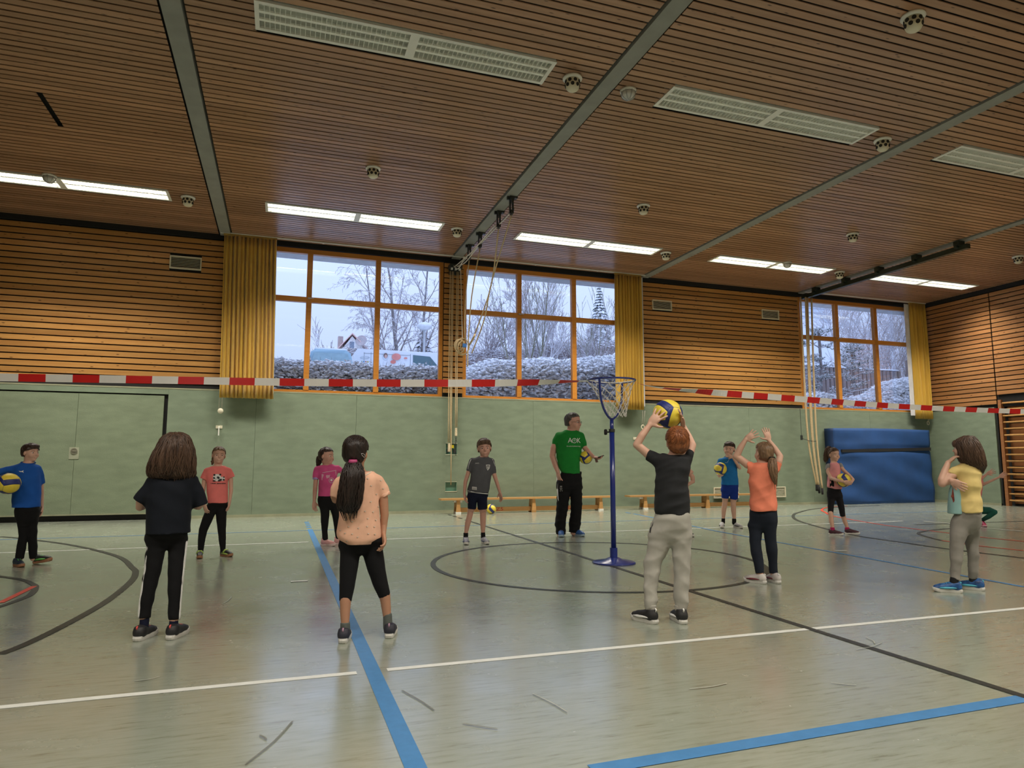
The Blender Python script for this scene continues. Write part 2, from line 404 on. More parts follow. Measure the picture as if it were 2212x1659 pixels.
# green impact panels below the slats
seams = [-2.10, -.49, 1.5, 3.5, 5.5, 7.49, 9.48, 11.47, 13.46, 15.5, XR]
for i in range(len(seams)-1):
    a, b2 = seams[i]+.002, seams[i+1]-.002
    pr = MB()
    if i == 2: # panel with the two rope boxes let into it (near x 3.57)
        pr.box(a, 3.445, D, D+.05, .05, 2.50)
    elif i == 3:
        pr.box(3.70, b2, D, D+.05, .05, 2.50).box(3.445, 3.70, D, D+.05, 1.5, 2.50).box(3.445, 3.70, D, D+.05, .66, 1.26).box(3.445, 3.70, D, D+.05, .05, .46)
    else: pr.box(a, b2, D, D+.05, .05, 2.50)
    pr.build('wall_panel', GREEN, WB)
MB().box(XL, XR, D-.004, D+.05, 2.502, 2.53).build('panel_top_edge', BASE, WB)
MB().box(XL, -1.13, D+.02, D+.05, 2.53, 2.61).box(8.36, 13.22, D+.02, D+.05, 2.53, 2.61).build('shadow_joint', BLACK, WB)
o = MB().box(-2.1, XR, D-.015, D+.01, 0, .055).build('baseboard_back', BASE); tag(o, kind='structure')
# left: equipment room door
dr = empty('door_1', (-5.6, D, 0)); tag(dr, kind='structure')
for (a, b2) in ((XL, -7.62), (-7.615, -5.62), (-5.615, -3.615), (-3.61, -2.17)): MB().box(a, b2, D-.005, D+.05, .13, 2.37).build('door_panel', GREEN_D, dr)
MB().box(XL, -2.14, D-.006, D+.05, .105, .13).build('door_edge_strip', BASE, dr)
MB().box(XL, -2.10, D, D+.05, 2.40, 2.50).build('wall_panel', GREEN, WB)
hp = MB().box(-3.70, -3.54, D-.012, D, 1.14, 1.36).build('handle_plate', M('pale_green_metal', (.36, .38, .28), .4), dr)
MB().lathe([(.002, 0), (.055, 0), (.055, .012), (.04, .012), (.038, .004), (.002, .004)], (-3.62, D-.012, 1.29), 20, (0, -1, 0)).box(-3.675, -3.565, D-.03, D-.018, 1.28, 1.30).build('ring_handle', M('brass_grey', (.45, .44, .36), .3, metal=.7), hp)
# right wall
g = MB()
g.box(XR+.05, XR+.4, YF, D+.1, 2.55, 6.1).box(XR+.05, XR+.4, 12.62, D+.1, 0, 2.55).box(XR+.30, XR+.4, YF, 12.62, 0, 2.85)
WR = g.build('wall_right', BLACK); tag(WR, kind='structure')
for z in rows:
    inst('slat', slat_box(2.0, SLH, .024, 1), W_WALLY, (XR+.012, 13.585, z), WR)
    if z > 2.88:
        inst('slat', slat_box(3.6, SLH, .024, 1), W_WALLY, (XR+.012, 10.755, z), WR)
        inst('slat', slat_box(6.0, SLH, .024, 1), W_WALLY, (XR+.012, 5.93, z), WR)
        inst('slat', slat_box(5.5, SLH, .024, 1), W_WALLY, (XR+.012, .16, z), WR)
MB().box(XR, XR+.05, 12.66, D, .05, 2.54).build('wall_panel', GREEN, WR)
for k in range(17):
    inst('slat', slat_box(9.0, .13, .02, 1), W_BARS, (XR+.28, 8.0, .12+k*.16), WR)
o = MB().box(XR-.012, XR+.01, 12.66, D, 0, .055).build('baseboard_right', BASE); tag(o, kind='structure')
# left and front walls (outside the picture)
o = MB().box(XL-.3, XL, YF, D, 0, 2.5).build('wall_left', GREEN); tag(o, kind='structure')
MB().box(XL-.3, XL, YF, D, 2.5, 6.1).build('wall_cladding', W_WALLY, o)
o = MB().box(XL, XR+.4, YF-.3, YF, 0, 2.5).build('wall_front', GREEN); tag(o, kind='structure')
MB().box(XL, XR+.4, YF-.3, YF, 2.5, 6.1).build('wall_cladding', W_WALL, o)
# dark shadow gap where walls meet the ceiling
o = MB().box(XL, -1.13, D-.03, D+.05, 5.60, ZC).box(8.36, 13.22, D-.03, D+.05, 5.60, ZC).build('trim_1', BLACK); tag(o, kind='structure')
o = MB().box(XR-.03, XR+.05, YF, D, 5.60, ZC).build('trim_2', BLACK); tag(o, kind='structure')

# ------------------------------------------------------------------ windows
def window(name, x0, x1, mull, zt=4.515):
    wn = empty(name, ((x0+x1)/2, D+.13, 2.52)); tag(wn, kind='structure')
    y0, y1 = D+.07, D+.17; z0, z1 = 2.525, 5.60; fw = .085
    MB().box(x0, x1, y0, y1, z0, z0+.06).box(x0, x1, y0, y1, z1-.10, z1).box(x0, x0+fw, y0, y1, z0+.06, z1-.10).box(x1-fw, x1, y0, y1, z0+.06, z1-.10).build('window_frame', ORANGE, wn)
    xs = [x0+fw/2]+list(mull)+[x1-fw/2]
    for m in mull: MB().box(m-.055, m+.055, y0-.01, y1, z0+.06, z1-.1).build('mullion', ORANGE, wn)
    for i in range(len(xs)-1):
        a, b2 = xs[i]+.055, xs[i+1]-.055
        MB().box(a, b2, y0, y1, zt-.065, zt+.045).build('transom', ORANGE, wn)
        MB().box(a, b2, y0+.05, y0+.062, z0+.06, zt-.065).build('pane', GLASS, wn)
        MB().box(a, b2, y0+.05, y0+.062, zt+.045, z1-.1).build('pane', GLASS, wn)
    h = MB().box(xs[1]-.02, xs[1]+.02, y0-.035, y0-.01, zt+.0, zt+.03); h.box(xs[1]-.02, xs[1]+.10, y0-.05, y0-.035, zt+.005, zt+.025)
    h.build('window_handle', STEEL, wn)
    return wn
window('window_1', -1.05, 3.36, [.46, 1.90])
window('window_2', 3.82, 8.32, [5.18, 6.58, 7.98])
window('window_3', 13.25, 17.6, [14.59, 15.99, 17.35])

# ------------------------------------------------------------------ ceiling
CE = MB().box(XL-.3, XR+.4, YF-.3, D+.4, ZC+.12, ZC+.3).build('ceiling', BLACK); tag(CE, kind='structure')
LIGHTS = [(cx, 1.40) for cx in (-3.62, 1.22, 6.05, 10.88, 15.5)]+[(cx, 7.03) for cx in (-3.62, 1.22, 6.05, 10.88, 15.5)]+[(cx, 12.66) for cx in (-3.62, 1.22, 6.05, 10.78, 15.5)]
LW, LD = 3.28, .49
bays = []
eds = [XL+.0]+[v for bx in BEAMS for v in (bx-.13, bx+.13)]+[XR-.03]
bays = [(eds[i], eds[i+1]) for i in range(0, len(eds), 2)]
pieces = []
y = 14.52
while y > YF+.1:
    for (a, b2) in bays:
        cuts = [(a, b2)]
        holes = [(cx-LW/2+.01, cx+LW/2-.01) for (cx, cy) in LIGHTS if abs(cy-y) < LD/2+.03]
        if 9.5 < y < 10.46: holes.append((-3.07, -3.0))
        for (h0, h1) in holes:
            nc = []
            for (p, q) in cuts:
                if p < h0 and q > h1: nc += [(p, h0), (h1, q)]
                else: nc.append((p, q))
            cuts = nc
        for c in cuts: pieces.append((c[0], c[1], y))
    y -= .115
def vis(p):
    best = 0
    for t in np.linspace(0, 1, 24):
        x_, y_, z_ = proj((p[0]+(p[1]-p[0])*t, p[2], ZC))
        if z_ > .5 and 0 <= x_ <= IW and 0 <= y_ <= IH: best += 1
    d = math.hypot((p[0]+p[1])/2, p[2])
    return best*(p[1]-p[0])/24/max(p[2]**2+9, 1)
pieces.sort(key=vis, reverse=True)
near, rest = pieces[:290], pieces[290:]
for (a, b2, yy) in near:
    key = ('c', round(b2-a, 3))
    if key not in MESH:
        m = MB(); L2 = (b2-a)/2; m.box(-L2, L2, -.0445, .0445, 0, .010); me = bpy.data.meshes.new('ceiling_slat'); me.from_pydata(m.v, [], m.f); MESH[key] = me
    inst('ceiling_slat', MESH[key], W_CEIL, ((a+b2)/2, yy, ZC+rng.uniform(-.001, .001)), CE)
m = MB()
for (a, b2, yy) in rest: m.box(a, b2, yy-.0445, yy+.0445, ZC, ZC+.010)
W_CEIL2 = W_CEIL
tag(m.build('ceiling_slats', W_CEIL2, CE), kind='stuff')
for i, bx in enumerate(BEAMS):
    MB().box(bx-.10, bx+.10, YF, D, ZC-.02, ZC+.115).build('concrete_beam', CONC, CE)

# ------------------------------------------------------------------ luminaires
LAMPON = M('lit_tube', (1, .93, .80), .4, 0, emit=13.0, emit_col=(1, .95, .86))
LAMPOFF = M('unlit_tube', (.88, .89, .86), .35, .02)
LOUV = M('louvre_white', (.86, .87, .80), .3, .03)
LREF = M('luminaire_reflector', (.88, .89, .82), .25, .03)
def luminaire(cx, cy, on, label, group, bands, watts=LAMP_W, spr=108):
    r = empty('ceiling_light', (cx, cy, ZC-.012)); tag(r, label, 'ceiling light', group)
    x0, x1, y0, y1 = cx-LW/2, cx+LW/2, cy-LD/2, cy+LD/2; zt, zb = ZC+.10, ZC-.012; b = .045
    MB().box(x0, x1, y0, y0+b, zb, zb+.03).box(x0, x1, y1-b, y1, zb, zb+.03).box(x0, x0+b, y0+b, y1-b, zb, zb+.03).box(x1-b, x1, y0+b, y1-b, zb, zb+.03).box(cx-.05, cx+.05, y0+b, y1-b, zb, zb+.03).build('frame', WHITE, r)
    MB().box(x0+.01, x1-.01, y0+.01, y1-.01, zt-.01, zt).box(x0+.01, x1-.01, y0+.01, y0+.02, zb+.03, zt-.01).box(x0+.01, x1-.01, y1-.02, y1-.01, zb+.03, zt-.01).box(x0+.01, x0+.02, y0+.02, y1-.02, zb+.03, zt-.01).box(x1-.02, x1-.01, y0+.02, y1-.02, zb+.03, zt-.01).build('housing', LREF, r)
    for (a, c) in ((x0+b, cx-.05), (cx+.05, x1-b)):
        lv = MB(); bw = (LD-2*b)/bands
        for k in range(1, bands): lv.box(a, c, y0+b+k*bw-.018, y0+b+k*bw+.018, zb+.008, zb+.028)
        nb = 30
        for k in range(1, nb):
            xx = a+(c-a)*k/nb; lv.box(xx-.0025, xx+.0025, y0+b, y1-b, zb+.006, zb+.034)
        lv.build('louvre', LOUV, r)
        for k in range(bands):
            yc = y0+b+(k+.5)*bw
            MB().tube([(a+.03, yc, zb+.06), (c-.03, yc, zb+.06)], .016, 8).build('tube', LAMPON if on else LAMPOFF, r)
        if on: area_light('lamp_glow', ((a+c)/2, cy, zb-.004), c-a, LD-2*b, watts, LAMP_COL, (0, 0, 0), R_(spr), r)
    return r
far_l = ['lit strip light at the left edge of the ceiling, above the slatted wall', 'lit strip light on the ceiling in front of the tall left window', 'lit strip light on the ceiling right of the pulleys, before the middle window', 'lit strip light on the ceiling before the vented slatted wall', 'lit strip light farthest right on the ceiling, near the corner window']
near_l = ['unlit louvred ceiling light above the left, mostly out of the picture', 'large unlit louvred ceiling light at the top of the picture', 'unlit louvred ceiling light right of the middle concrete beam', 'unlit louvred ceiling light cut off by the right edge of the picture', 'unlit louvred ceiling light beyond the right edge']
for i in range(5):
    luminaire(LIGHTS[10+i][0], LIGHTS[10+i][1], True, far_l[i], 'lit strip lights along the window wall', 2)
for i in (1, 2, 3): luminaire(LIGHTS[5+i][0], LIGHTS[5+i][1], False, near_l[i], 'unlit ceiling lights', 3)
# assumed row above the camera position, unseen, added to brighten the foreground
rear_l = ['lit strip light behind the viewer, over the far left bay', 'lit strip light behind the viewer, over the left centre bay', 'lit strip light behind the viewer, over the right centre bay', 'lit strip light behind the viewer, over the right bay', 'lit strip light behind the viewer, next to the right wall']
for i in range(5): luminaire(LIGHTS[i][0], LIGHTS[i][1], True, rear_l[i], 'lit strip lights behind the viewer', 2, REAR_W, 160)
# close the gaps where a luminaire is not needed in view
# ------------------------------------------------------------------ ball-proof detectors
HOLE = M('detector_opening', (.02, .018, .015), .8)
def detector(x, y, label):
    r = empty('smoke_detector', (x, y, ZC)); tag(r, label, 'smoke detector', 'caged smoke detectors on the ceiling')
    MB().lathe([(.002, 0), (.115, 0), (.12, -.02), (.105, -.035), (.002, -.036)][::-1], (x, y, ZC), 24).build('base_plate', WHITE, r, True)
    pr = [(.086, -.03)]+[(.086*math.cos(t)**.7 if t > 0 else .086, -.10-.075*math.sin(t)) for t in np.linspace(0, 1.5, 9)]
    MB().lathe([(.002, pr[-1][1])]+pr[::-1], (x, y, ZC), 24).build('cage', CREAM, r, True)
    h = MB()
    for lv, (zz, rr, tl) in enumerate(((-.065, .0865, 0), (-.115, .083, .35))):
        for k in range(8):
            a = 2*math.pi*(k+.5*lv)/8; n = np.array([math.cos(a)*math.cos(tl), math.sin(a)*math.cos(tl), -math.sin(tl)])
            h.lathe([(.001, .004), (.022, .004), (.022, -.004), (.001, -.004)][::-1], np.array([x+rr*math.cos(a), y+rr*math.sin(a), ZC+zz]), 12, n)
    h.build('openings', HOLE, r)
for (x, y, l) in ((-1.69, 12.62, 'caged smoke detector left of the leftmost concrete beam'), (3.16, 7.03, 'caged smoke detector beside the big unlit light at the top'), (1.22, 10.36, 'caged smoke detector alone in the middle of the left-centre ceiling bay'), (3.16, 12.66, 'caged smoke detector near the pulleys at the window wall'), (6.03, 10.36, 'caged smoke detector in the middle of the bay right of the pulleys'), (6.03, 4.84, 'caged smoke detector closest to the viewer, near the top right corner'), (8.0, 7.03, 'caged smoke detector touching the third concrete beam'), (10.80, 10.33, 'caged smoke detector above the vented slatted wall, mid ceiling'), (7.9, 12.65, 'caged smoke detector between two lit lights at the third beam'), (12.7, 12.6, 'caged smoke detector beside the dark steel rail'), (15.5, 10.3, 'caged smoke detector cut by the right edge of the picture')):
    detector(x, y, l)
def clearlamp(x, y, label):
    r = empty('emergency_lamp', (x, y, ZC)); tag(r, label, 'emergency lamp')
    MB().lathe([(.002, -.03), (.10, -.03), (.105, 0), (.002, 0)], (x, y, ZC), 20).build('base_plate', WHITE, r, True)
    MB().lathe([(.002, -.12), (.05, -.115), (.085, -.08), (.09, -.03), (.002, -.029)], (x, y, ZC), 20).build('globe', M('frosted_globe', (.62, .63, .60), .25, .03), r, True)
    g = MB()
    for k in range(4):
        a = math.pi*k/4
        g.tube([(x+math.cos(a)*.10*s, y+math.sin(a)*.10*s, ZC-.03-.10*math.sqrt(max(0, 1-s*s))) for s in np.linspace(-1, 1, 13)], .004, 5)
    g.build('wire_guard', STEEL, r)
clearlamp(3.93, 7.06, 'round caged emergency lamp right of the middle concrete beam')
clearlamp(-3.70, 12.36, 'small caged lamp fixed across the leftmost lit light')
clearlamp(10.95, 12.38, 'small caged lamp on the lit light before the vented wall')

# ------------------------------------------------------------------ ventilation grilles
def grille(x0, x1, z0, z1, label, y=D):
    r = empty('ventilation_grille', ((x0+x1)/2, y, z0)); tag(r, label, 'grille', 'ventilation grilles in the back wall')
    b = .022; m = CREAM
    MB().box(x0, x1, y-.014, y+.04, z0, z0+b).box(x0, x1, y-.014, y+.04, z1-b, z1).box(x0, x0+b, y-.014, y+.04, z0+b, z1-b).box(x1-b, x1, y-.014, y+.04, z0+b, z1-b).build('frame', m, r)
    MB().box(x0+b, x1-b, y+.03, y+.04, z0+b, z1-b).build('backing', BLACK, r)
    n = 7
    for k in range(n):
        z = z0+b+(z1-z0-2*b)*(k+.5)/n
        MB().obox(((x0+x1)/2, y+.004, z), ((x1-x0)/2-b, 0, 0), (0, .011, .006), (0, -.001, .0025)).build('slat', m, r)
for (v, l) in zip(VENTS, ('ventilation grille high on the left slatted wall beside the curtain', 'ventilation grille high on the slatted wall right of the middle curtain', 'ventilation grille high on the slatted wall beside the corner window')): grille(*v, l)
grille(10.31, 11.05, .20, .47, 'low ventilation grille behind the right bench and the boy in blue', D-.02)
grille(11.75, 12.51, .20, .47, 'low ventilation grille beside the girl in orange, near the floor', D-.02)
# ------------------------------------------------------------------ curtains
def curtain(x0, x1, dx, z0, z1, y, nf, label, lin=None):
    r = empty('curtain', ((x0+x1)/2, y, z0)); tag(r, label, 'curtain', 'yellow curtains at the windows')
    rr = random.Random(int(x0*100)); NS = nf*10; NZ = 14; v = []; f = []
    ph = [rr.uniform(-.8, .8) for _ in range(nf+1)]
    for j in range(NZ+1):
        t = j/NZ; z = z1+(z0-z1)*t
        for i in range(NS+1):
            s = i/NS; a = s*nf*2*math.pi; k = int(s*nf)
            amp = (.035+.03*t)*(1+.3*math.sin(3.1*ph[min(k, nf)]+s*9))
            v.append((x0+(x1-x0)*s+dx*t+.012*math.sin(a*2+ph[min(k, nf)])*t, y+amp*math.sin(a+ph[min(k, nf)]*t*.6)+.015*math.sin(s*17+t*3), z))
    for j in range(NZ):
        for i in range(NS):
            a = j*(NS+1)+i; f.append((a, a+1, a+NS+2, a+NS+1))
    o = mk('curtain_cloth', v, f, CURT, r, True); md = o.modifiers.new('thickness', 'SOLIDIFY'); md.thickness = .006
    MB().box(x0-.01, x1+.01, y-.02, y+.02, z1, z1+.035).build('header_tape', M('curtain_header', (.40, .26, .06), .8), r)
    if lin:
        m = MB(); a, b2 = lin
        m.add([(a, y+.06, z1), (b2, y+.05, z1), (b2+dx, y+.05, z0+.09), (a+dx, y+.06, z0+.09)], [(0, 1, 2, 3)])
        o = m.build('lining', LINING, r); md = o.modifiers.new('thickness', 'SOLIDIFY'); md.thickness = .004
    return r
CU1 = curtain(-1.23, -.23, .07, 2.35, 5.64, D-.20, 13, 'wide yellow curtain at the far left of the tall windows')
CU2 = curtain(7.55, 8.26, .0, 2.35, 5.64, D-.20, 9, 'yellow curtain right of the middle window, behind the hoop', (8.20, 8.34))
CU3 = curtain(17.0, 17.56, .0, 2.33, 5.64, D-.20, 7, 'yellow curtain in the room corner beside the smallest window', (16.86, 17.05))
for (a, b2, l) in ((-1.3, 8.4, 'long white curtain rail above the two tall windows'), (13.3, 17.62, 'short white curtain rail above the corner window')):
    r = empty('curtain_rail', ((a+b2)/2, D-.2, ZC-.03)); tag(r, l, 'rail')
    MB().box(a, b2, D-.225, D-.175, ZC-.022, ZC-.002).build('track', WHITE, r)
    for k in range(int((b2-a)/1.6)): MB().box(a+.4+k*1.6-.02, a+.4+k*1.6+.02, D-.24, D-.16, ZC-.026, ZC-.022).build('clip', WHITE, r)
def pullcord(p0, p1, r, ring):
    p0, p1 = np.array(p0), np.array(p1)
    MB().tube([p0, (p0+p1)/2+np.array([.0, -.01, 0]), p1], .006, 6).tube([p0+np.array([.06, 0, 0]), p1+np.array([.05, 0, .03])], .006, 6).build('pull_cord', CORD, r, True)
    if ring: MB().tube([p1+np.array([.04*math.cos(a)+.025, 0, .05*math.sin(a)-.04]) for a in np.linspace(0, 6.283, 17)[:-1]], .013, 6, closed=True).build('pull_ring', CREAM, r, True)
    else: MB().lathe([(.002, -.02), (.05, -.02), (.055, 0), (.05, .02), (.002, .02)], p1+np.array([.03, -.02, -.03]), 16, (0, -1, 0)).build('tension_pulley', CREAM, r, True)
pullcord((-1.21, D-.12, 5.62), (-1.17, D-.12, 2.12), CU1, False)
pullcord((8.30, D-.10, 2.34), (8.27, D-.10, 1.98), CU2, True)
pullcord((17.56, D-.10, 2.34), (17.52, D-.10, 2.26), CU3, True)
def cleat(p, label):
    r = empty('wall_hook', p); tag(r, label, 'hook', 'cream cord hooks on the green wall')
    x, y, z = p
    MB().box(x-.06, x+.06, y-.012, y, z-.02, z+.04).build('plate', CREAM, r)
    MB().tube([(x, y-.01, z+.01), (x, y-.05, z-.0), (x, y-.055, z-.16)], .012, 8).build('hook_arm', WHITE, r)
cleat((-1.16, D, 1.77), 'cream wall hook below the left curtain cord')
cleat((8.14, D, 1.66), 'cream wall hook below the middle curtain, right of the hoop')

# ------------------------------------------------------------------ pulleys and ring ropes on the middle beam
ZB = ZC-.02
def trolley(y, label):
    r = empty('pulley_trolley', (3.64, y, ZB)); tag(r, label, 'pulley', 'rope pulleys on the concrete beam')
    MB().box(3.60, 3.74, y-.05, y+.05, ZB-.03, ZB).box(3.56, 3.60, y-.02, y+.02, ZB-.06, ZB-.005).build('beam_clamp', DARK, r)
    MB().box(3.605, 3.625, y-.025, y+.025, ZB-.30, ZB-.03).box(3.655, 3.675, y-.025, y+.025, ZB-.30, ZB-.03).prism([(3.60, y-.07, ZB-.03), (3.68, y-.07, ZB-.03), (3.65, y-.07, ZB-.14), (3.63, y-.07, ZB-.14)], (0, .03, 0)).build('bracket', DARK, r)
    MB().lathe([(.002, -.012), (.055, -.014), (.045, 0), (.055, .014), (.002, .012)], (3.64, y, ZB-.28), 18, (1, 0, 0)).build('sheave', M('black_sheave', (.05, .05, .05), .3), r)
TY = [10.72, 11.45, 12.68, 13.5]
for y, l in zip(TY, ('rope pulley on the middle beam, nearest of four', 'second nearest rope pulley on the middle beam', 'third rope pulley on the middle beam', 'rope pulley on the middle beam nearest the windows')): trolley(y, l)
for (a, b2, l) in ((TY[0], TY[1], 'steel strut joining the two nearer pulleys'), (TY[2], TY[3], 'steel strut joining the two farther pulleys')):
    tag(MB().tube([(3.69, a+.03, ZB-.2), (3.69, b2-.03, ZB-.2)], .018, 10).build('pulley_strut', STEEL, None, True), l, 'strut')
ZS = ZB-.34
def rope(pts, r, mat, label, name='rope', group='ropes of the swing rings', sub=8):
    o = MB().tube(smooth_poly(pts, sub), r, 6).build(name, mat, None, True); tag(o, label, 'rope', group); return o
knot = np.array([3.92, 13.6, 0]);
k1 = ony(1025.7, 722, 13.5); k2 = ony(1019, 763, 13.5); k3 = ony(1010, 792, 13.6); coil = ony(998, 748, 14.25)
rope([(3.64, TY[1], ZS), ony(1060, 620, 12.7), k1], .013, ROPE, 'rope from the second pulley slanting back to the coil')
rope([(3.64, TY[0], ZS), ony(1062, 610, 12.2), ony(1046, 690, 13.0), k2], .013, ROPE, 'rope from the nearest pulley slanting to the coil')
rope([(3.64, TY[3], ZS), ony(1006, 640, 13.7), ony(1004, 720, 13.9), coil+np.array([.1, -.02, .05])], .013, ROPE, 'thin rope hanging from the pulley nearest the windows')
rope([(3.64, TY[2], ZS), ony(1019, 640, 13.1), ony(1012, 730, 13.5), k3], .013, ROPE, 'rope from the third pulley with a dark hanging end')
rope([k1, k1+np.array([-.03, 0, -.08]), coil+np.array([.14, -.1, .02])], .022, ROPE, 'knotted rope end tied to the coil')
pu = np.array([3.57, 14.42, 5.42])
for i, (y, off) in enumerate(((TY[0], .05), (TY[1], -.02), (TY[2], .02), (TY[3], -.05))):
    rope([(3.60+off, y+.02, ZB-.26), (3.60+off*.8, (y+14.3)/2+.2, ZB-.24-.04*i), pu+np.array([off, -.08, .02])], .012, CORD, ('white hoist line running along the beam from the nearest pulley', 'white hoist line running along the beam from the second pulley', 'white hoist line running along the beam from the third pulley', 'short white hoist line from the last pulley to the wall block')[i], 'hoist_line', 'hoist lines under the middle beam')
r = empty('wall_pulley_block', (3.57, D, 5.40)); tag(r, 'dark pulley block on the pilaster between the windows', 'pulley')
MB().box(3.44, 3.72, 14.36, 14.58, 5.42, 5.50).box(3.46, 3.70, 14.52, 14.59, 5.30, 5.42).build('block_body', DARK, r)
for dx in (-.09, 0, .09): MB().lathe([(.002, -.02), (.05, -.02), (.05, .02), (.002, .02)], (3.58+dx, 14.44, 5.42), 14, (1, 0, 0)).build('sheave', STEEL, r)
vr = [(3.475, 5.36, 1.52), (3.515, 5.36, 1.52), (3.545, 5.36, .60), (3.63, 5.36, 1.86), (3.665, 5.36, 1.86)]
for i, (x, z1, z0) in enumerate(vr):
    rope([(x, 14.50, z1), (x-.005, 14.50, (z0+z1)/2), (x, 14.50, z0)], .011, ROPE, ('leftmost hoist rope down the pilaster', 'second hoist rope down the pilaster', 'long hoist rope running down to the lower wall box', 'fourth hoist rope down the pilaster', 'rightmost hoist rope down the pilaster')[i], 'hoist_rope', 'hoist ropes on the pilaster', 3)
for (x, z, l, zb) in ((3.495, 1.50, 'cream rope grip with chain, lower of the two on the pilaster', 1.36), (3.648, 1.84, 'cream rope grip with chain, upper of the two on the pilaster', 1.30)):
    r = empty('rope_grip', (x, 14.5, z)); tag(r, l, 'rope grip', 'rope grips above the wall box')
    MB().lathe([(.002, -.18), (.026, -.18), (.03, -.16), (.026, 0), (.002, 0)], (x, 14.5, z), 12).build('bound_sleeve', M('bound_twine', (.66, .54, .36), .9, .3, 70), r)
    g = MB(); zz = z-.18; k = 0
    while zz > zb:
        a = np.array([math.cos(k*1.57), math.sin(k*1.57), 0])
        g.tube([np.array([x, 14.5, zz-.03])+a*.014*math.cos(t)+np.array([0, 0, .03*math.sin(t)]) for t in np.linspace(0, 6.283, 11)[:-1]], .005, 5, closed=True); zz -= .045; k += 1
    g.build('chain', DARK, r)
for (z0, z1, l, yl) in ((1.26, 1.50, 'recessed green wall box with chains and a yellow tag', True), (.46, .66, 'lower recessed green wall box under the hoist rope', False)):
    r = empty('recessed_box', (3.57, D, z0)); tag(r, l, 'wall box')
    g = M('box_green', (.10, .22, .15), .5)
    MB().box(3.45, 3.695, D+.04, D+.049, z0, z1).box(3.445, 3.455, D, D+.04, z0, z1).box(3.69, 3.70, D, D+.04, z0, z1).box(3.455, 3.69, D, D+.04, z0, z0+.01).build('box_lining', g, r)
    MB().box(3.44, 3.705, D-.006, D, z0-.012, z0).box(3.44, 3.705, D-.006, D, z1, z1+.006).build('rim', CREAM, r)
    if yl: MB().box(3.52, 3.63, D+.01, D+.03, 1.40, 1.47).build('yellow_tag', M('yellow_tag', (.75, .6, .03), .4), r); MB().box(3.47, 3.52, D-.01, D+.035, 1.30, 1.38).box(3.62, 3.66, D-.01, D+.035, 1.29, 1.38).build('chain_hook', DARK, r)
# rope coil hung at the pilaster
r = empty('rope_coil', tuple(coil)); tag(r, 'coil of tan rope with blue tie hanging between the windows', 'rope coil')
g = MB()
for k in range(7):
    a0 = rng.uniform(0, 3); rr = rng.uniform(.10, .18); cx = coil+np.array([rng.uniform(-.08, .06), rng.uniform(-.06, .04), rng.uniform(-.05, .04)])
    e1 = np.array([math.cos(a0*.5), math.sin(a0*.5)*.6, 0]); e2 = np.array([.15*math.sin(a0), 0, 1])
    g.tube([cx+rr*(e1*math.cos(t)+e2*math.sin(t)*1.1) for t in np.linspace(0, 6.283, 19)[:-1]], .013, 6, closed=True)
g.build('rope_loops', ROPE, r, True)
MB().tube([coil+np.array([.0, -.03, .12]), np.array([3.70, 14.44, 5.38])], .009, 6).build('hanging_line', CORD, r)
MB().box(coil[0]-.03, coil[0]+.05, coil[1]-.2, coil[1]-.14, coil[2]-.05, coil[2]+.03).build('blue_tie', M('blue_tie', (.04, .16, .45), .5), r)

# ------------------------------------------------------------------ rail and climbing ropes at the right beam
r = empty('climbing_rope_rail', (13.24, 12.0, ZC-.2)); tag(r, 'dark green steel rail hanging under the right concrete beam', 'rail')
RG = M('green_black_steel', (.022, .035, .026), .4, .2)
MB().box(13.19, 13.29, 9.75, 14.45, ZC-.22, ZC-.12).build('rail_beam', RG, r)
for y in (9.95, 10.95, 11.95, 12.95, 13.95): MB().box(13.15, 13.33, y-.06, y+.06, ZC-.12, ZC-.02).box(13.12, 13.36, y-.03, y+.03, ZC-.17, ZC-.12).build('hanger', RG, r)
MB().tube([(13.33, 10.0, ZC-.13), (13.33, 14.2, ZC-.13)], .012, 6).build('pull_wire', STEEL, r)
for i, (x0, x1, x2, zb, l) in enumerate(((12.99, 13.02, 13.22, .36, 'leftmost thick climbing rope hanging beside the corner window'), (13.12, 13.12, 13.24, .36, 'second thick climbing rope hanging beside the corner window'), (13.22, 13.18, 13.30, .30, 'third thick climbing rope hanging beside the corner window'), (13.32, 13.26, 13.36, .27, 'rightmost thick climbing rope in front of the corner window'))):
    r = empty('climbing_rope', (x2, 14.2, zb)); tag(r, l, 'rope', 'climbing ropes beside the corner window')
    yy = 14.25-.04*(i % 2)
    MB().tube(smooth_poly([(x0, yy, ZC-.22), (x0*.5+x1*.5-.02, yy, 3.6), (x1, yy, 1.7), (x2, yy, zb+.16)], 8), .023, 8).build('rope_strand', ROPE, r, True)
    MB().lathe([(.002, 0), (.026, 0), (.03, .04), (.03, .16), (.002, .16)], (x2, yy, zb), 12).build('rubber_end', BLACK, r, True)
tag(MB().tube([(12.92, 14.35, 1.72), (13.0, 14.22, 1.66), (13.2, 14.18, 1.64), (13.26, 14.24, 1.66)], .008, 6).tube([(12.9, 14.36, 2.5), (12.91, 14.36, 1.8)], .006, 5).lathe([(.002, 0), (.03, 0), (.03, .12), (.002, .12)], (12.91, 14.36, 1.68), 10).build('rope_tie', DARK), 'thin tie cord gathering the climbing ropes', 'cord')

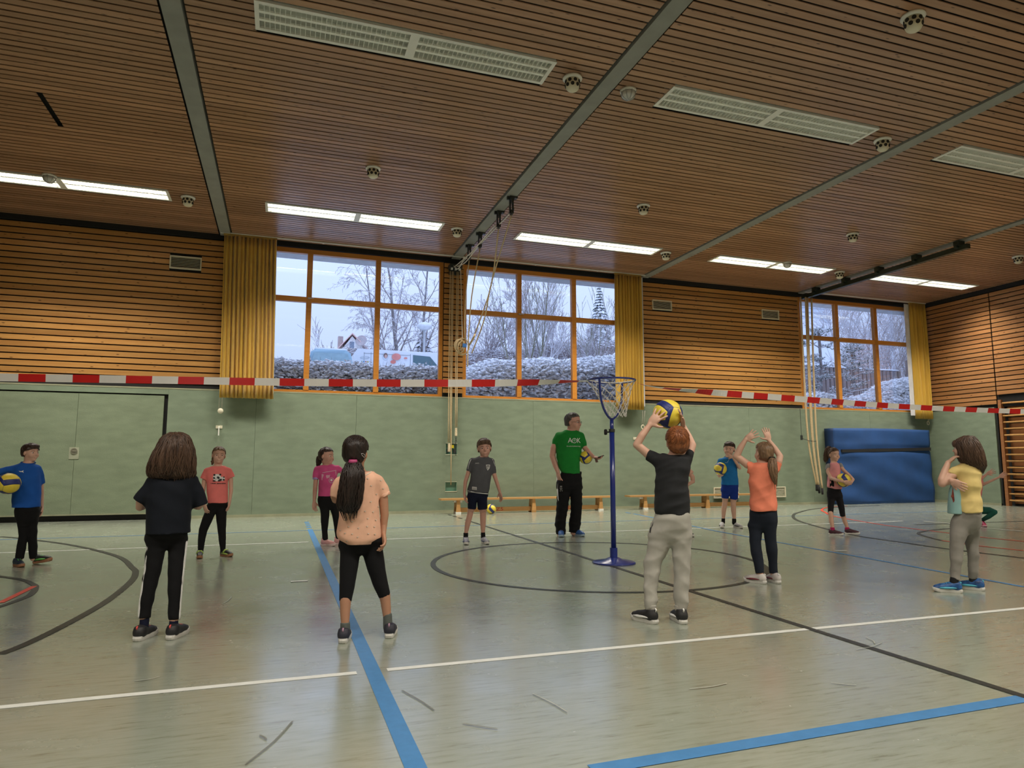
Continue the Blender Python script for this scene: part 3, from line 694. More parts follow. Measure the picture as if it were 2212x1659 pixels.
# ------------------------------------------------------------------ benches
def bench(x0, x1, label, legs):
    y = D-.34; r = empty('gym_bench', ((x0+x1)/2, y, 0)); tag(r, label, 'bench', 'long wooden gym benches')
    yb0, yb1 = y-.13, y+.13
    MB().box(x0, x1, yb0, yb1, .29, .325).build('seat_board', W_BENCH, r)
    MB().box(legs[0], legs[-1], y-.035, y+.0, .03, .125).build('lower_rail', W_BENCH, r)
    for lx in legs:
        MB().prism([(lx-.05, yb0+.02, .04), (lx+.05, yb0+.02, .04), (lx+.032, yb0+.03, .29), (lx-.032, yb0+.03, .29)], (0, .045, 0)).prism([(lx-.05, yb1-.065, .04), (lx+.05, yb1-.065, .04), (lx+.032, yb1-.06, .29), (lx-.032, yb1-.06, .29)], (0, .045, 0)).box(lx-.03, lx+.03, yb0+.06, yb1-.06, .14, .28).build('leg_frame', W_BENCH, r)
        if lx != legs[1] or len(legs) == 2: MB().box(lx-.055, lx+.055, yb0+.01, yb0+.07, 0, .042).box(lx-.055, lx+.055, yb1-.07, yb1-.01, 0, .042).build('foot_cap', WHITE, r)
        else: MB().box(lx-.05, lx+.05, yb0+.02, yb0+.065, 0, .042).box(lx-.05, lx+.05, yb1-.065, yb1-.02, 0, .042).build('foot_block', W_BENCH, r)
    MB().box(x0+.30, x0+.48, y-.05, y+.05, .24, .288).build('hook_block', WHITE, r)
    return r
def bx(px, py=1080, off=.34): return ony(px, py, D-off)[0]
B1 = bench(bx(950), bx(1322), 'long wooden gym bench behind the man in green', [bx(988), bx(1150), bx(1294)])
B2 = bench(bx(1355), bx(1670), 'wooden gym bench behind the boys at right of the hoop', [bx(1390), bx(1524), bx(1645)])
def text_mesh(body, size, thick=0.0):
    c = bpy.data.curves.new('lettering', 'FONT'); c.body = body; c.size = size; c.extrude = thick; c.align_x = 'CENTER'; c.align_y = 'CENTER'; c.resolution_u = 3
    t = bpy.data.objects.new('lettering', c); COL.objects.link(t)
    dg = bpy.context.evaluated_depsgraph_get(); me = bpy.data.meshes.new_from_object(t.evaluated_get(dg))
    v = np.array([p.co[:] for p in me.vertices]).reshape(-1, 3); f = [tuple(p.vertices) for p in me.polygons]
    bpy.data.objects.remove(t); bpy.data.curves.remove(c); bpy.data.meshes.remove(me)
    return v, f
REDP = M('red_stencil', (.45, .03, .02), .6)
for px in (1073, 1230):
    v, f = text_mesh('NZ5', .10); X = bx(px)
    mk('stencil', [(X+p[0]*1.5, D-.34-.037, .078+p[1]) for p in v], f, REDP, B1)

# ------------------------------------------------------------------ blue soft mat leaning on the wall
r = empty('gym_mat', (15.85, D-.25, 0)); tag(r, 'big blue soft gym mat leaning against the wall in the corner', 'gym mat')
MATB = M('blue_mat_vinyl', (.010, .058, .20), .75, .12, 3, bump=.25, bscale=4)
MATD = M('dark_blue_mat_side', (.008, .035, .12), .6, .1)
nx, nz = 40, 26; v = []; f = []
xa, xb = 13.86, 17.28
for j in range(nz+1):
    for i in range(nx+1):
        s, t = i/nx, j/nz
        bul = .06*math.sin(math.pi*s)**.5*math.sin(math.pi*min(1, max(0, t)))**.5
        wr = .02*math.sin(9*s+14*t)*math.sin(7*t+3*s)+.010*math.sin(17*(t+.45*s))*math.sin(5*s)+.012*math.sin(22*(t-.3*s))*math.exp(-((s-.15)/.2)**2)
        sag = -.05*math.exp(-((t-.705-.03*s)/.03)**2)
        yy = D-.37+.05*t-bul-wr-sag
        v.append((xa+(xb-xa)*s+.0*(1-t), yy, 2.0*t+.02*math.sin(math.pi*s)*t))
nf_ = len(v)
for j in range(nz+1):
    for i in range(nx+1):
        s, t = i/nx, j/nz; v.append((xa+(xb-xa)*s, D-.05+.02*t, 2.0*t))
for j in range(nz):
    for i in range(nx):
        a = j*(nx+1)+i; f.append((a, a+1, a+nx+2, a+nx+1)); f.append((nf_+a, nf_+a+nx+1, nf_+a+nx+2, nf_+a+1))
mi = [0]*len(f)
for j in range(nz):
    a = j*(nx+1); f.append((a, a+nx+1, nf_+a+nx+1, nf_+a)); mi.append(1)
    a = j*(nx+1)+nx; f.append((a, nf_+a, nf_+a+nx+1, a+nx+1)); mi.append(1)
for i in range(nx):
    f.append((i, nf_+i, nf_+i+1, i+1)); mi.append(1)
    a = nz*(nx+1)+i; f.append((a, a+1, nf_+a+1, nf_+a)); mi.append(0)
mk('mat_body', v, f, [MATB, MATD], r, True, mi)
MB().add([(xa+.22, D-.395, 1.36), (xb-.03, D-.375, 1.43), (xb-.03, D-.375, 1.515), (xa+.22, D-.395, 1.44), (xa+.22, D-.30, 1.36), (xb-.03, D-.29, 1.43), (xb-.03, D-.29, 1.515), (xa+.22, D-.30, 1.44)], BOXF[:0]+[(0, 1, 2, 3), (4, 7, 6, 5), (0, 4, 5, 1), (3, 2, 6, 7), (0, 3, 7, 4), (1, 5, 6, 2)]).build('strap', BLACK, r)

# ------------------------------------------------------------------ wall bars at the right wall
r = empty('wall_bars', (XR+.05, 11.8, 0)); tag(r, 'wooden wall bars in the recess at the right edge', 'wall bars')
for y in (12.50, 11.35, 10.2): MB().box(XR-.02, XR+.10, y-.04, y+.04, 0, 2.72).build('upright', W_BARS, r)
for k in range(16):
    z = .14+k*.166
    MB().tube([(XR+.03, 10.2, z), (XR+.03, 12.50, z)], .024, 8).build('bar', W_BENCH, r, True)

# ------------------------------------------------------------------ hoop stand
HB = onz(1326, 1216); HX, HY = HB[0], HB[1]
NAVY = M('blue_stand_paint', (.012, .028, .20), .28, .1, coat=.4)
r = empty('hoop_stand', (HX, HY, 0)); tag(r, 'blue free-standing hoop stand with round base and white net', 'hoop stand'); HS = r
MB().lathe([(.002, .0), (.235, .0), (.24, .008), (.225, .018), (.10, .04), (.06, .06), (.002, .06)], (HX, HY, 0), 40).build('base_disc', NAVY, r, True)
MB().lathe([(.002, .05), (.042, .05), (.042, .165), (.002, .165)], (HX, HY, 0), 20).build('base_socket', NAVY, r)
MB().lathe([(.002, .06), (.029, .06), (.029, 1.47), (.002, 1.47)], (HX, HY, 0), 20).build('outer_pole', NAVY, r, True)
MB().lathe([(.002, 1.40), (.022, 1.40), (.022, 1.59), (.002, 1.59)], (HX, HY, 0), 16).build('inner_pole', NAVY, r, True)
MB().lathe([(.002, 1.44), (.034, 1.44), (.034, 1.475), (.002, 1.475)], (HX, HY, 0), 16).build('clamp_collar', DARK, r)
sd = -RT*1.0; sd[2] = 0; sd /= np.linalg.norm(sd)
kp = np.array([HX, HY, 1.44])
MB().tube([kp, kp+sd*.07], .008, 8).lathe([(.002, .055), (.03, .055), (.035, .07), (.03, .085), (.002, .085)], kp, 10, sd).build('clamp_knob', BLACK, r)
RZ, RR = 2.025, .272
tow = -FW.copy(); tow[2] = 0; tow /= np.linalg.norm(tow); rgt = RT.copy(); rgt[2] = 0; rgt /= np.linalg.norm(rgt)
MB().tube([np.array([HX, HY, RZ])+RR*(rgt*math.cos(a)+tow*math.sin(a)) for a in np.linspace(0, 2*math.pi, 49)[:-1]], .0105, 10, closed=True).build('ring', NAVY, r, True)
fd = rgt*-.60+tow*.80
MB().tube(smooth_poly([np.array([HX, HY, RZ])+fd*RR*.98, np.array([HX, HY, 1.82])+fd*RR*.90, np.array([HX, HY, 1.67])+fd*RR*.58, np.array([HX, HY, 1.585]), np.array([HX, HY, 1.67])-fd*RR*.58, np.array([HX, HY, 1.82])-fd*RR*.90, np.array([HX, HY, RZ])-fd*RR*.98], 8), .013, 10).build('fork', NAVY, r, True)
net = MB(); nA, nR = 12, 6
def netp(i, j):
    t = j/nR; a = 2*math.pi*(i+.5*(j % 2))/nA; rad = RR*(1-.58*t**.75); c = np.array([HX, HY, RZ-.36*t])+rgt*(.055*t)
    return c+rad*(rgt*math.cos(a)+tow*math.sin(a))
for j in range(nR):
    for i in range(nA):
        q0 = netp(i, j)
        for di in ((0, 1) if j % 2 else (0, -1)):
            q1 = netp(i+di, j+1); net.tube([q0, (q0+q1)/2+np.array([0, 0, -.012]), q1], .0035, 4, False)
for i in range(nA):
    a, b2 = netp(i, nR), netp(i+1, nR); net.tube([a, (a+b2)/2+np.array([0, 0, -.05]), b2], .0045, 5, False)
tag(net.build('net', M('white_net_cord', (.74, .72, .68), .7), r), kind='stuff')

# ------------------------------------------------------------------ barrier tape
TRED = M('tape_red', (.62, .014, .014), .35, .05); TWH = M('tape_white', (.84, .83, .80), .35, .04)
def tape(pts, seg, tw, label, phase):
    pts = smooth_poly(pts, 40); P = np.array(pts); ds = np.r_[0, np.cumsum(np.linalg.norm(np.diff(P, axis=0), axis=1))]
    m = MB(); L = ds[-1]; n = int(L/(seg/6)); prev = None; base = 0
    for k in range(n+1):
        s = L*k/n; c = np.array([np.interp(s, ds, P[:, q]) for q in range(3)])
        d = np.array([np.interp(min(s+.05, L), ds, P[:, q]) for q in range(3)])-np.array([np.interp(max(s-.05, 0), ds, P[:, q]) for q in range(3)]); d /= np.linalg.norm(d)
        up = np.array([0, 0, 1.]); side = np.cross(d, up); side /= np.linalg.norm(side)
        an, wd = tw(s/L); an += .08*math.sin(s*2.2)
        wv = up*math.cos(an)+side*math.sin(an); th = np.cross(d, wv)*.0006
        m.v += [c+wv*wd/2+th, c-wv*wd/2+th, c-wv*wd/2-th, c+wv*wd/2-th]
        if k:
            a = 4*(k-1); b2 = 4*k; red = int((s-1e-4+phase)/seg) % 2
            for q in range(4): m.f.append((a+q, b2+q, b2+(q+1) % 4, a+(q+1) % 4)); m.mi.append(red)
    o = m.build('barrier_tape', [TRED, TWH]); tag(o, label, 'barrier tape'); return o
ringc = np.array([HX, HY, RZ])
tl = [onz(-60, 814, 1.93), onz(300, 820, 1.93), onz(700, 826.5, 1.93), onz(1050, 827.5, 1.94), ringc-rgt*RR*.97+tow*.03+np.array([0, 0, -.01])]
tape(tl, .25, lambda t: (0 if t < .74 else 1.25*((t-.74)/.26)**1.0, .078 if t < .9 else .078-.045*(t-.9)/.1), 'red and white barrier tape stretched from the left edge to the hoop', .06)
trp = [ringc+rgt*RR*.97-tow*.03+np.array([0, 0, -.01]), onz(1440, 839, 1.95), onz(1700, 860, 1.93), onz(2000, 881, 1.92), onz(2330, 893, 1.93)]
tape(trp, .25, lambda t: (1.45*max(0, 1-t/.16)+.25, .03+.048*min(1, t/.12)), 'red and white barrier tape stretched from the hoop to the right edge', .12)
tag(MB().tube(smooth_poly([ringc-rgt*RR*.97+tow*.03, ringc+tow*.02+np.array([0, 0, -.03]), ringc+rgt*RR*.97-tow*.03], 6), .006, 6).build('tape_tie', TWH), 'twisted tape strand running across the hoop', 'barrier tape')
# ------------------------------------------------------------------ outdoors: snow, hedges, trees, vehicles, house
SNOW = M('snow', (.82, .86, .92), .9, .04, 2, bump=.3, bscale=3)
S_HEDGE = snowy('snowy_hedge', (.075, .07, .05), lo=.0, hi=.4, scale=14)
S_LUMP = snowy('snow_lumps', (.30, .29, .29), snow=(.92, .94, .97), lo=-1.5, hi=-.9, scale=14)
S_SHRUB = snowy('snowy_shrub', (.12, .095, .07), lo=-.45, hi=.1, scale=14)
S_BARK = snowy('snowy_birch_bark', (.20, .175, .17), lo=.0, hi=.7, scale=6)
S_TWIG = snowy('snowy_twigs', (.34, .29, .285), lo=-.35, hi=.7, scale=6)
S_OLIVE = snowy('sapling_bark', (.20, .19, .13), lo=.35, hi=.9, scale=6)
S_FIR = snowy('snowy_fir', (.045, .075, .055), lo=-.05, hi=.45, scale=12)
S_PINE = snowy('snowy_pine', (.05, .07, .035), lo=.05, hi=.55, scale=12)
g = MB(); v = []; NX, NY = 40, 14
xs = np.linspace(-60, 90, NX); ysx = np.r_[15.0, 16, 17, 18.5, 20, 22, 24, 27, 31, 36, 44, 55, 75, 110]
def gz(x, y): return 2.15+.10*max(0, y-19)*(1 if y < 30 else 1)*.35 + .05*math.sin(x*.7+y)
for yy in ysx:
    for x in xs: v.append((x, yy, gz(x, yy)))
f = [(j*NX+i, j*NX+i+1, (j+1)*NX+i+1, (j+1)*NX+i) for j in range(NY-1) for i in range(NX-1)]
o = mk('snow_ground', v, f, SNOW, None, True); tag(o, kind='structure')
o = MB().box(XL, XR+2, D+.4, D+1.15, 5.67, 6.1).build('roof_eave', M('eave_grey', (.55, .57, .58), .7)); tag(o, kind='structure')
ICO = None
def blob(m, c, ax, rr):
    """rough 14-face lump"""
    a = rr.uniform(0, 6.28); e1 = np.array([math.cos(a), math.sin(a), rr.uniform(-.4, .4)]); e1 /= nrm3(e1)
    e2 = cr3(e1, (rr.uniform(-.3, .3), rr.uniform(-.3, .3), 1)); e2 /= nrm3(e2); e3 = cr3(e1, e2)
    P = []
    for k in range(6):
        t = k*math.pi/3; P.append(c+e1*ax[0]*math.cos(t)*rr.uniform(.8, 1.2)+e2*ax[1]*math.sin(t)*rr.uniform(.8, 1.2)+e3*ax[2]*rr.uniform(-.4, .2))
    P += [c+e3*ax[2], c-e3*ax[2]]
    if e3[2] < 0: P[6], P[7] = P[7], P[6]; order = -1
    m.add(P, [(k, (k+1) % 6, 6) for k in range(6)]+[((k+1) % 6, k, 7) for k in range(6)])
def hedge(name, label, x0, x1, y0, y1, z0, top, n, mat, seed, sz=(.10, .05, .035), twigs=250, low=.5, core=M('hedge_core', (.035, .033, .022), .95, .3, 10)):
    r = empty(name, ((x0+x1)/2, (y0+y1)/2, z0)); tag(r, label, 'hedge'); rr = random.Random(seed)
    # core
    NI, NJ = 30, 8; v = []; f = []
    for i in range(NI+1):
        x = x0+(x1-x0)*i/NI; zt = top(x)-.14
        for j in range(NJ+1):
            a = math.pi*j/NJ; yc = (y0+y1)/2
            v.append((x, yc-(y1-y0)/2*.86*math.cos(a), z0+(zt-z0)*math.sin(a)**.5))
    for i in range(NI):
        for j in range(NJ): a = i*(NJ+1)+j; f.append((a, a+NJ+1, a+NJ+2, a+1))
    mk('branch_core', v, f, core, r, True)
    m = MB(); m2 = MB()
    for k in range(n):
        x = rr.uniform(x0, x1); a = math.acos(rr.uniform(-.35, 1.0)) if rr.random() < .7 else rr.uniform(0, 1.8); yc = (y0+y1)/2; zt = top(x)
        p = np.array([x, yc-(y1-y0)/2*math.cos(a), z0+(zt-z0)*abs(math.sin(a))**.5])+np.array([0, rr.gauss(0, .05), rr.gauss(0, .045)])
        s = rr.uniform(.6, 1.35); hi_ = (p[2]-z0)/(zt-z0) > low+rr.gauss(0, .07)
        if hi_: blob(m2, p, (sz[0]*s*.8, sz[1]*s*.55, sz[2]*s*.8), rr)
        else: blob(m, p, (sz[0]*s*.8, sz[1]*s*.6, sz[2]*s*.5), rr)
    if m.v: tag(m.build('snowy_foliage', mat, r, True), kind='stuff')
    if m2.v: tag(m2.build('snow_clumps', S_LUMP if low >= 0 else mat, r, low >= 0), kind='stuff')
    m = MB()
    for k in range(twigs):
        x = rr.uniform(x0, x1); a = rr.uniform(.3, 2.0); yc = (y0+y1)/2; zt = top(x)
        p = np.array([x, yc-(y1-y0)/2*math.cos(a)*.9, z0+(zt-z0)*math.sin(a)**.5-.05]); q = p+np.array([rr.uniform(-.12, .12), rr.uniform(-.1, .1), rr.uniform(.08, .3)])
        m.tube([p, q], [.006, .003], 3, False)
    tag(m.build('twigs', S_TWIG, r), kind='stuff')
    return r
def topz(pts, Y):
    X = [ony(x, y, Y)[0] for x, y in pts]; Z = [ony(x, y, Y)[2] for x, y in pts]
    return lambda x: float(np.interp(x, X, Z))-.13
hedge('snowy_hedge', 'snow-topped clipped hedge outside the left window', -2.2, 4.1, 16.3, 17.9, 2.2, topz([(560, 765), (640, 776), (700, 779), (780, 781), (840, 790), (900, 786), (960, 790)], 17.1), 10500, S_HEDGE, 3, core=snowy('hedge_snow_core', (.05, .048, .04), snow=(.92, .94, .97), lo=-.25, hi=.1, scale=5))
hedge('snowy_shrub_bank', 'bank of snow-laden shrubs outside the middle window', 4.0, 10.0, 16.6, 19.6, 2.2, topz([(990, 800), (1020, 788), (1060, 775), (1110, 778), (1160, 772), (1210, 778), (1270, 770), (1340, 765)], 18.0), 14000, S_SHRUB, 4, (.12, .055, .045), 500, .38, S_LUMP)
hedge('snowy_shrub_row', 'low snow-laden shrubs outside the corner window', 14.2, 20.5, 16.4, 18.2, 2.2, topz([(1720, 855), (1760, 845), (1820, 862), (1880, 845), (1905, 825), (1940, 815), (1990, 812)], 17.3), 7500, S_SHRUB, 5, (.11, .05, .04), 500, .3, S_LUMP)
hedge('frosted_thicket', 'distant frosted thicket behind the shrub bank', 2.5, 15.5, 27.0, 30.0, 2.6, topz([(940, 760), (1000, 765), (1060, 752), (1120, 758), (1200, 735), (1260, 745), (1350, 728)], 28.5), 3000, S_TWIG, 6, (.20, .03, .03), 2600, -9, M('thicket_core', (.30, .25, .24), .95, .3, 8))
hedge('frosted_scrub', 'frosted scrub far left beyond the left window', -9, -.5, 25.0, 27.5, 2.6, topz([(560, 720), (610, 745), (640, 755), (668, 765)], 26.2), 1500, S_TWIG, 8, (.18, .03, .03), 2200, -9, MATS['thicket_core'])

def tree(name, label, base, h, seed, mat, mat2, lean=(0, 0), spread=.5, lv=4, nb=(4, 5, 5, 4), r0=.12, droop=0.0, cat='tree', group=None, first=.25, twig_r=.006, up=.15, bl=(.42, .66)):
    r = empty(name, tuple(base)); tag(r, label, cat, group); rr = random.Random(seed); T, B = MB(), MB()
    def grow(p, d, L, rad, lev):
        n = 5 if lev == 0 else 3; pts = [p]; q = p.copy(); dd = d.copy()
        for k in range(n):
            dd = dd+np.array([rr.gauss(0, .10), rr.gauss(0, .10), up*.25-(droop*.22 if lev >= 2 else 0)]); dd /= nrm3(dd); q = q+dd*L/n; pts.append(q.copy())
        rads = [max(twig_r, rad*(1-.75*k/n)) for k in range(n+1)]
        (T if lev < 1 else B).tube(pts, rads, 6 if lev == 0 else (4 if lev == 1 else 3), False)
        if lev >= lv: return
        for k in range(nb[lev]):
            t = first+(1-first)*(k+rr.uniform(.1, .9))/nb[lev] if lev == 0 else rr.uniform(.15, 1.0)
            i = min(int(t*n), n-1); pp = pts[i]+(pts[i+1]-pts[i])*(t*n-i)
            a = rr.uniform(0, 6.283); sp = spread*rr.uniform(.7, 1.3)
            ax = cr3(dd, (math.cos(a), math.sin(a), .3)); ax /= nrm3(ax)+1e-9
            nd = (pts[i+1]-pts[i])/nrm3(pts[i+1]-pts[i])*math.cos(sp)+ax*math.sin(sp)
            grow(pp, nd, L*rr.uniform(*bl)*(1.0-.35*t if lev == 0 else 1), max(twig_r, rads[i]*.55), lev+1)
    grow(np.array(base, float), np.array([lean[0], lean[1], 1.0]), h, r0, 0)
    T.build('trunk', mat, r, True); tag(B.build('branches', mat2, r), kind='stuff')
    return r
def tb(px, Y, z=None): p = ony(px, 800, Y); return np.array([p[0], Y, gz(p[0], Y) if z is None else z])
tree('birch_tree', 'large frosted birch behind the parked van', tb(865, 27), 7.6, 11, S_BARK, S_TWIG, (.02, 0), .62, 4, (14, 7, 6, 4), .11, .9, group='bare frosted trees', up=.1, twig_r=.006, bl=(.27, .44))
tree('birch_tree', 'slimmer frosted birch left of the large one', tb(835, 28.5), 6.8, 12, S_BARK, S_TWIG, (-.02, 0), .62, 4, (13, 7, 5, 4), .09, .9, group='bare frosted trees', up=.1, twig_r=.006, bl=(.27, .44))
tree('birch_tree', 'frosted birch leaning right near the lamp post', tb(905, 27.5), 7.8, 13, S_BARK, S_TWIG, (.10, 0), .6, 4, (13, 7, 5, 4), .10, .6, group='bare frosted trees', up=.12, twig_r=.006, bl=(.27, .44))
tree('bare_bush', 'small bare bush beside the house chimney', tb(712, 30), 3.3, 14, S_TWIG, S_TWIG, (-.1, 0), .5, 3, (9, 5, 4), .05, group='bare frosted trees', up=.4, first=.05, twig_r=.009)
tree('round_bare_tree', 'round frosted tree left in the middle window', tb(1055, 30), 4.6, 15, S_BARK, S_TWIG, (0, 0), .65, 4, (11, 6, 5, 4), .12, group='bare frosted trees', up=.35, first=.12, twig_r=.009)
tree('round_bare_tree', 'tall frosted shrub tree right in the middle window', tb(1200, 26), 5.2, 16, S_BARK, S_TWIG, (0, 0), .5, 4, (13, 6, 5, 4), .12, group='bare frosted trees', up=.5, first=.06, twig_r=.008)
tree('round_bare_tree', 'frosted shrub at the right of the middle window', tb(1275, 27), 3.6, 17, S_BARK, S_TWIG, (0, 0), .6, 4, (11, 6, 5, 4), .10, group='bare frosted trees', up=.35, first=.08, twig_r=.008)
for i, (px, lx, h, sd) in enumerate(((1122, -.24, 4.0, 21), (1128, -.10, 3.6, 22), (1139, .015, 4.2, 23), (1148, .12, 3.2, 25), (1296, -.05, 3.5, 24), (1282, -.25, 2.6, 26))):
    tree('sapling', ('leftmost leaning sapling outside the middle window', 'second sapling stem outside the middle window', 'forked sapling at the central mullion of the middle window', 'thin sapling leaning right of the forked one', 'sapling in the narrow right pane of the middle window', 'low leaning sapling behind the hoop')[i], tb(px, 19.9, 2.4), h, sd, S_OLIVE, S_OLIVE, (lx, 0), .38, 3, (7, 3, 2), .028, group='slender saplings', up=.5, first=.3, twig_r=.005)
# background growth behind the corner window
for i, (px, h, sd, Y) in enumerate(((1835, 6.4, 32, 28), (1875, 6.0, 33, 26), (1925, 6.2, 34, 27.5), (1965, 5.6, 35, 26), (1905, 4.2, 37, 24.0))):
    tree('frosted_tree', ('leftmost frosted tree behind the palisade fence', 'second frosted tree behind the palisade fence', 'third frosted tree behind the palisade fence', 'rightmost frosted tree behind the palisade fence', 'small frosted tree right of the fence middle')[i], tb(px, Y), h*.92, sd, S_BARK, S_TWIG, (rng.uniform(-.08, .08), 0), .6, 4, (11, 6, 5, 3), .08, group='frosted trees behind the fence', up=.3, first=.1, twig_r=.008)
# conifers
def fir(base, h, rad, label, seed, n=26):
    n = int(n*1.7); r = empty('conifer', tuple(base)); tag(r, label, 'conifer'); rr = random.Random(seed)
    MB().tube([base, np.array(base)+np.array([0, 0, h])], [.14, .02], 6).build('trunk', S_BARK, r); m = MB()
    for k in range(n):
        t = k/n; z = h*(.10+.9*t); R = rad*(1-t)**.85+.06
        for q in range(13):
            a = 2*math.pi*(q+rr.random())/13; L = R*rr.uniform(.7, 1.15); d = np.array([math.cos(a), math.sin(a), -.45])
            p0 = np.array(base)+np.array([0, 0, z]); sd = np.array([-math.sin(a), math.cos(a), 0])*L*.22
            m.add([p0, p0+d*L*.6+sd+np.array([0, 0, .02]), p0+d*L, p0+d*L*.6-sd, p0+d*L*.55+np.array([0, 0, .06+.16*L])], [(0, 1, 4), (1, 2, 4), (2, 3, 4), (3, 0, 4), (0, 3, 2, 1)])
    tag(m.build('needle_branches', S_FIR, r), kind='stuff')
b_ = tb(1297, 38); fir(b_, ony(1297, 611, 38)[2]-b_[2], 1.9, 'tall snowy spruce in the right pane of the middle window', 41, 30)
b_ = tb(915, 29); fir(b_, ony(915, 700, 29)[2]-b_[2], 1.5, 'dark snowy conifer behind the white van', 42, 14)
def pine(base, top, label, seed):
    r = empty('pine', tuple(base)); tag(r, label, 'pine'); rr = random.Random(seed); base = np.array(base); top = np.array(top)
    T = MB(); T.tube(smooth_poly([base, base*.5+top*.5+np.array([.1, 0, 0]), top], 4), .05, 6); m = MB()
    for k in range(34):
        t = rr.uniform(.15, 1.0); p = base+(top-base)*t; a = rr.uniform(0, 6.28); L = rr.uniform(.4, 1.3)*(1.1-.5*t)
        d = np.array([math.cos(a), math.sin(a)*.7, rr.uniform(-.1, .25)]); q = p+d*L; T.tube([p, p+d*L*.5+np.array([0, 0, .06]), q], [.022, .016, .008], 4, False)
        for c in range(12):
            cc = p+d*L*rr.uniform(.4, 1.05)+np.array([rr.gauss(0, .10), rr.gauss(0, .10), rr.gauss(0, .06)])
            for n_ in range(7):
                a2 = rr.uniform(0, 6.28); e = np.array([math.cos(a2), math.sin(a2), rr.uniform(-.1, .9)])*.11; s_ = np.array([-math.sin(a2), math.cos(a2), 0])*.013
                m.add([cc+s_, cc-s_, cc+e, cc+e*.4+np.array([0, 0, .022])], [(0, 3, 2), (3, 1, 2), (0, 1, 3), (0, 2, 1)])
    T.build('trunk', S_BARK, r); tag(m.build('needles', S_PINE, r), kind='stuff')
p0 = tb(1765, 18.6, 2.2); pine(p0, ony(1768, 712, 18.6), 'snowy pine close outside the left of the corner window', 51)
p0 = tb(1838, 19.4, 2.2); pine(p0, ony(1838, 742, 19.4), 'smaller snowy pine in the middle of the corner window', 52)
# palisade fence
r = empty('palisade_fence', (20, 21, 2.3)); tag(r, 'grey wooden palisade fence with snow on top outside the corner window', 'fence')
FW_ = M('weathered_palisade', (.24, .20, .19), .85, .25, 3, (6, 6, .6))
zt1 = ony(1850, 797, 21)[2]; zt2 = ony(1945, 776, 20.6)[2]; xx = ony(1725, 800, 21)[0]; x2 = ony(1937, 800, 21)[0]; x3 = ony(2010, 800, 21)[0]; k = 0
while xx < x3:
    hi = xx > x2; w_ = .195; zz = (zt2 if hi else zt1)+rng.uniform(-.015, .015)
    MB().lathe([(.002, 2.2), (w_/2, 2.2), (w_/2, zz-.02), (w_/2-.03, zz), (.002, zz)], (xx+w_/2, 21-(.3 if hi else 0), 0), 8).build('pale', FW_, r)
    xx += w_+.012
MB().box(ony(1725, 800, 21)[0], x2, 20.9, 21.1, zt1, zt1+.045).build('snow_cap', SNOW, r, True)
# house with gable
r = empty('house', (8.0, 90, 3)); tag(r, 'white gabled house with pinkish roof edge far behind the vehicles', 'house')
Y = 90; ap = ony(761, 722, Y); el = ony(735, 752, Y); er = ony(793, 757, Y); HW = M('house_render', (.62, .60, .58), .8); ROOF = M('pink_tile', (.66, .44, .40), .8)
zb = 3.0
MB().prism([(el[0]+.3, Y, zb), (er[0]-.3, Y, zb), (er[0]-.3, Y, er[2]), (ap[0], Y, ap[2]-.25), (el[0]+.3, Y, el[2])], (0, 8, 0)).build('gable_wall', HW, r)
for e in (el, er):
    a, b2 = np.array([ap[0], Y-.3, ap[2]]), np.array([e[0]+(-.4 if e is el else .4), Y-.3, e[2]-.25])
    MB().add([a, b2, b2+np.array([0, 8.6, 0]), a+np.array([0, 8.6, 0]), a+np.array([0, 0, .16]), b2+np.array([0, 0, .16]), b2+np.array([0, 8.6, .16]), a+np.array([0, 8.6, .16])], BOXF).build('roof_slope', ROOF, r)
wc = ony(760, 746, Y); wf = MB().box(wc[0]-.42, wc[0]+.42, Y-.06, Y, wc[2]-.6, wc[2]+.6).build('window', M('house_window_frame', (.7, .7, .7), .5), r)
MB().box(wc[0]-.3, wc[0]+.3, Y-.08, Y-.06, wc[2]-.48, wc[2]+.48).build('pane', M('house_pane', (.18, .22, .28), .2), wf)
c0 = ony(737, 722, Y-.5); MB().box(c0[0]-.25, c0[0]+.4, Y+1, Y+1.8, zb, c0[2]).build('chimney', M('chimney_brick', (.42, .34, .32), .85, .2, 3), r)
sdp = ony(781, 737, Y); MB().lathe([(.002, 0), (.7, .16), (.72, .2), (.002, .06)], (sdp[0], Y-.2, sdp[2]), 20, (-.3, -1, .2)).build('satellite_dish', M('dish', (.42, .36, .36), .5), r)
# parked van
VY = 24.0; vz1 = ony(850, 757, VY)[2]; vz0 = vz1-1.95; vx0 = ony(764, 780, VY)[0]; vx1 = vx0+4.9
VW = M('white_van_paint', (.74, .77, .80), .3, .02, coat=.3); VG = M('car_glass', (.10, .17, .19), .12, .05); TYRE = M('tyre', (.02, .02, .02), .8)
r = empty('delivery_van', ((vx0+vx1)/2, VY+.9, vz0)); tag(r, 'white panel van with printed pictures parked behind the hedge', 'van')
prof = [(vx0, VY, vz0+.3), (vx1, VY, vz0+.3), (vx1, VY, vz0+.95), (vx1-.75, VY, vz0+1.15), (vx1-1.55, VY, vz1-.03), (vx1-1.9, VY, vz1), (vx0+.12, VY, vz1), (vx0, VY, vz1-.18)]
MB().prism(prof, (0, 1.8, 0)).build('van_body', VW, r)
gx0 = ony(892, 775, VY)[0]; 
MB().prism([(gx0, VY-.012, vz0+1.05), (gx0+1.25, VY-.012, vz0+1.08), (gx0+.62, VY-.012, vz1-.16), (gx0, VY-.012, vz1-.13)], (0, .01, 0)).build('side_window', VG, r)
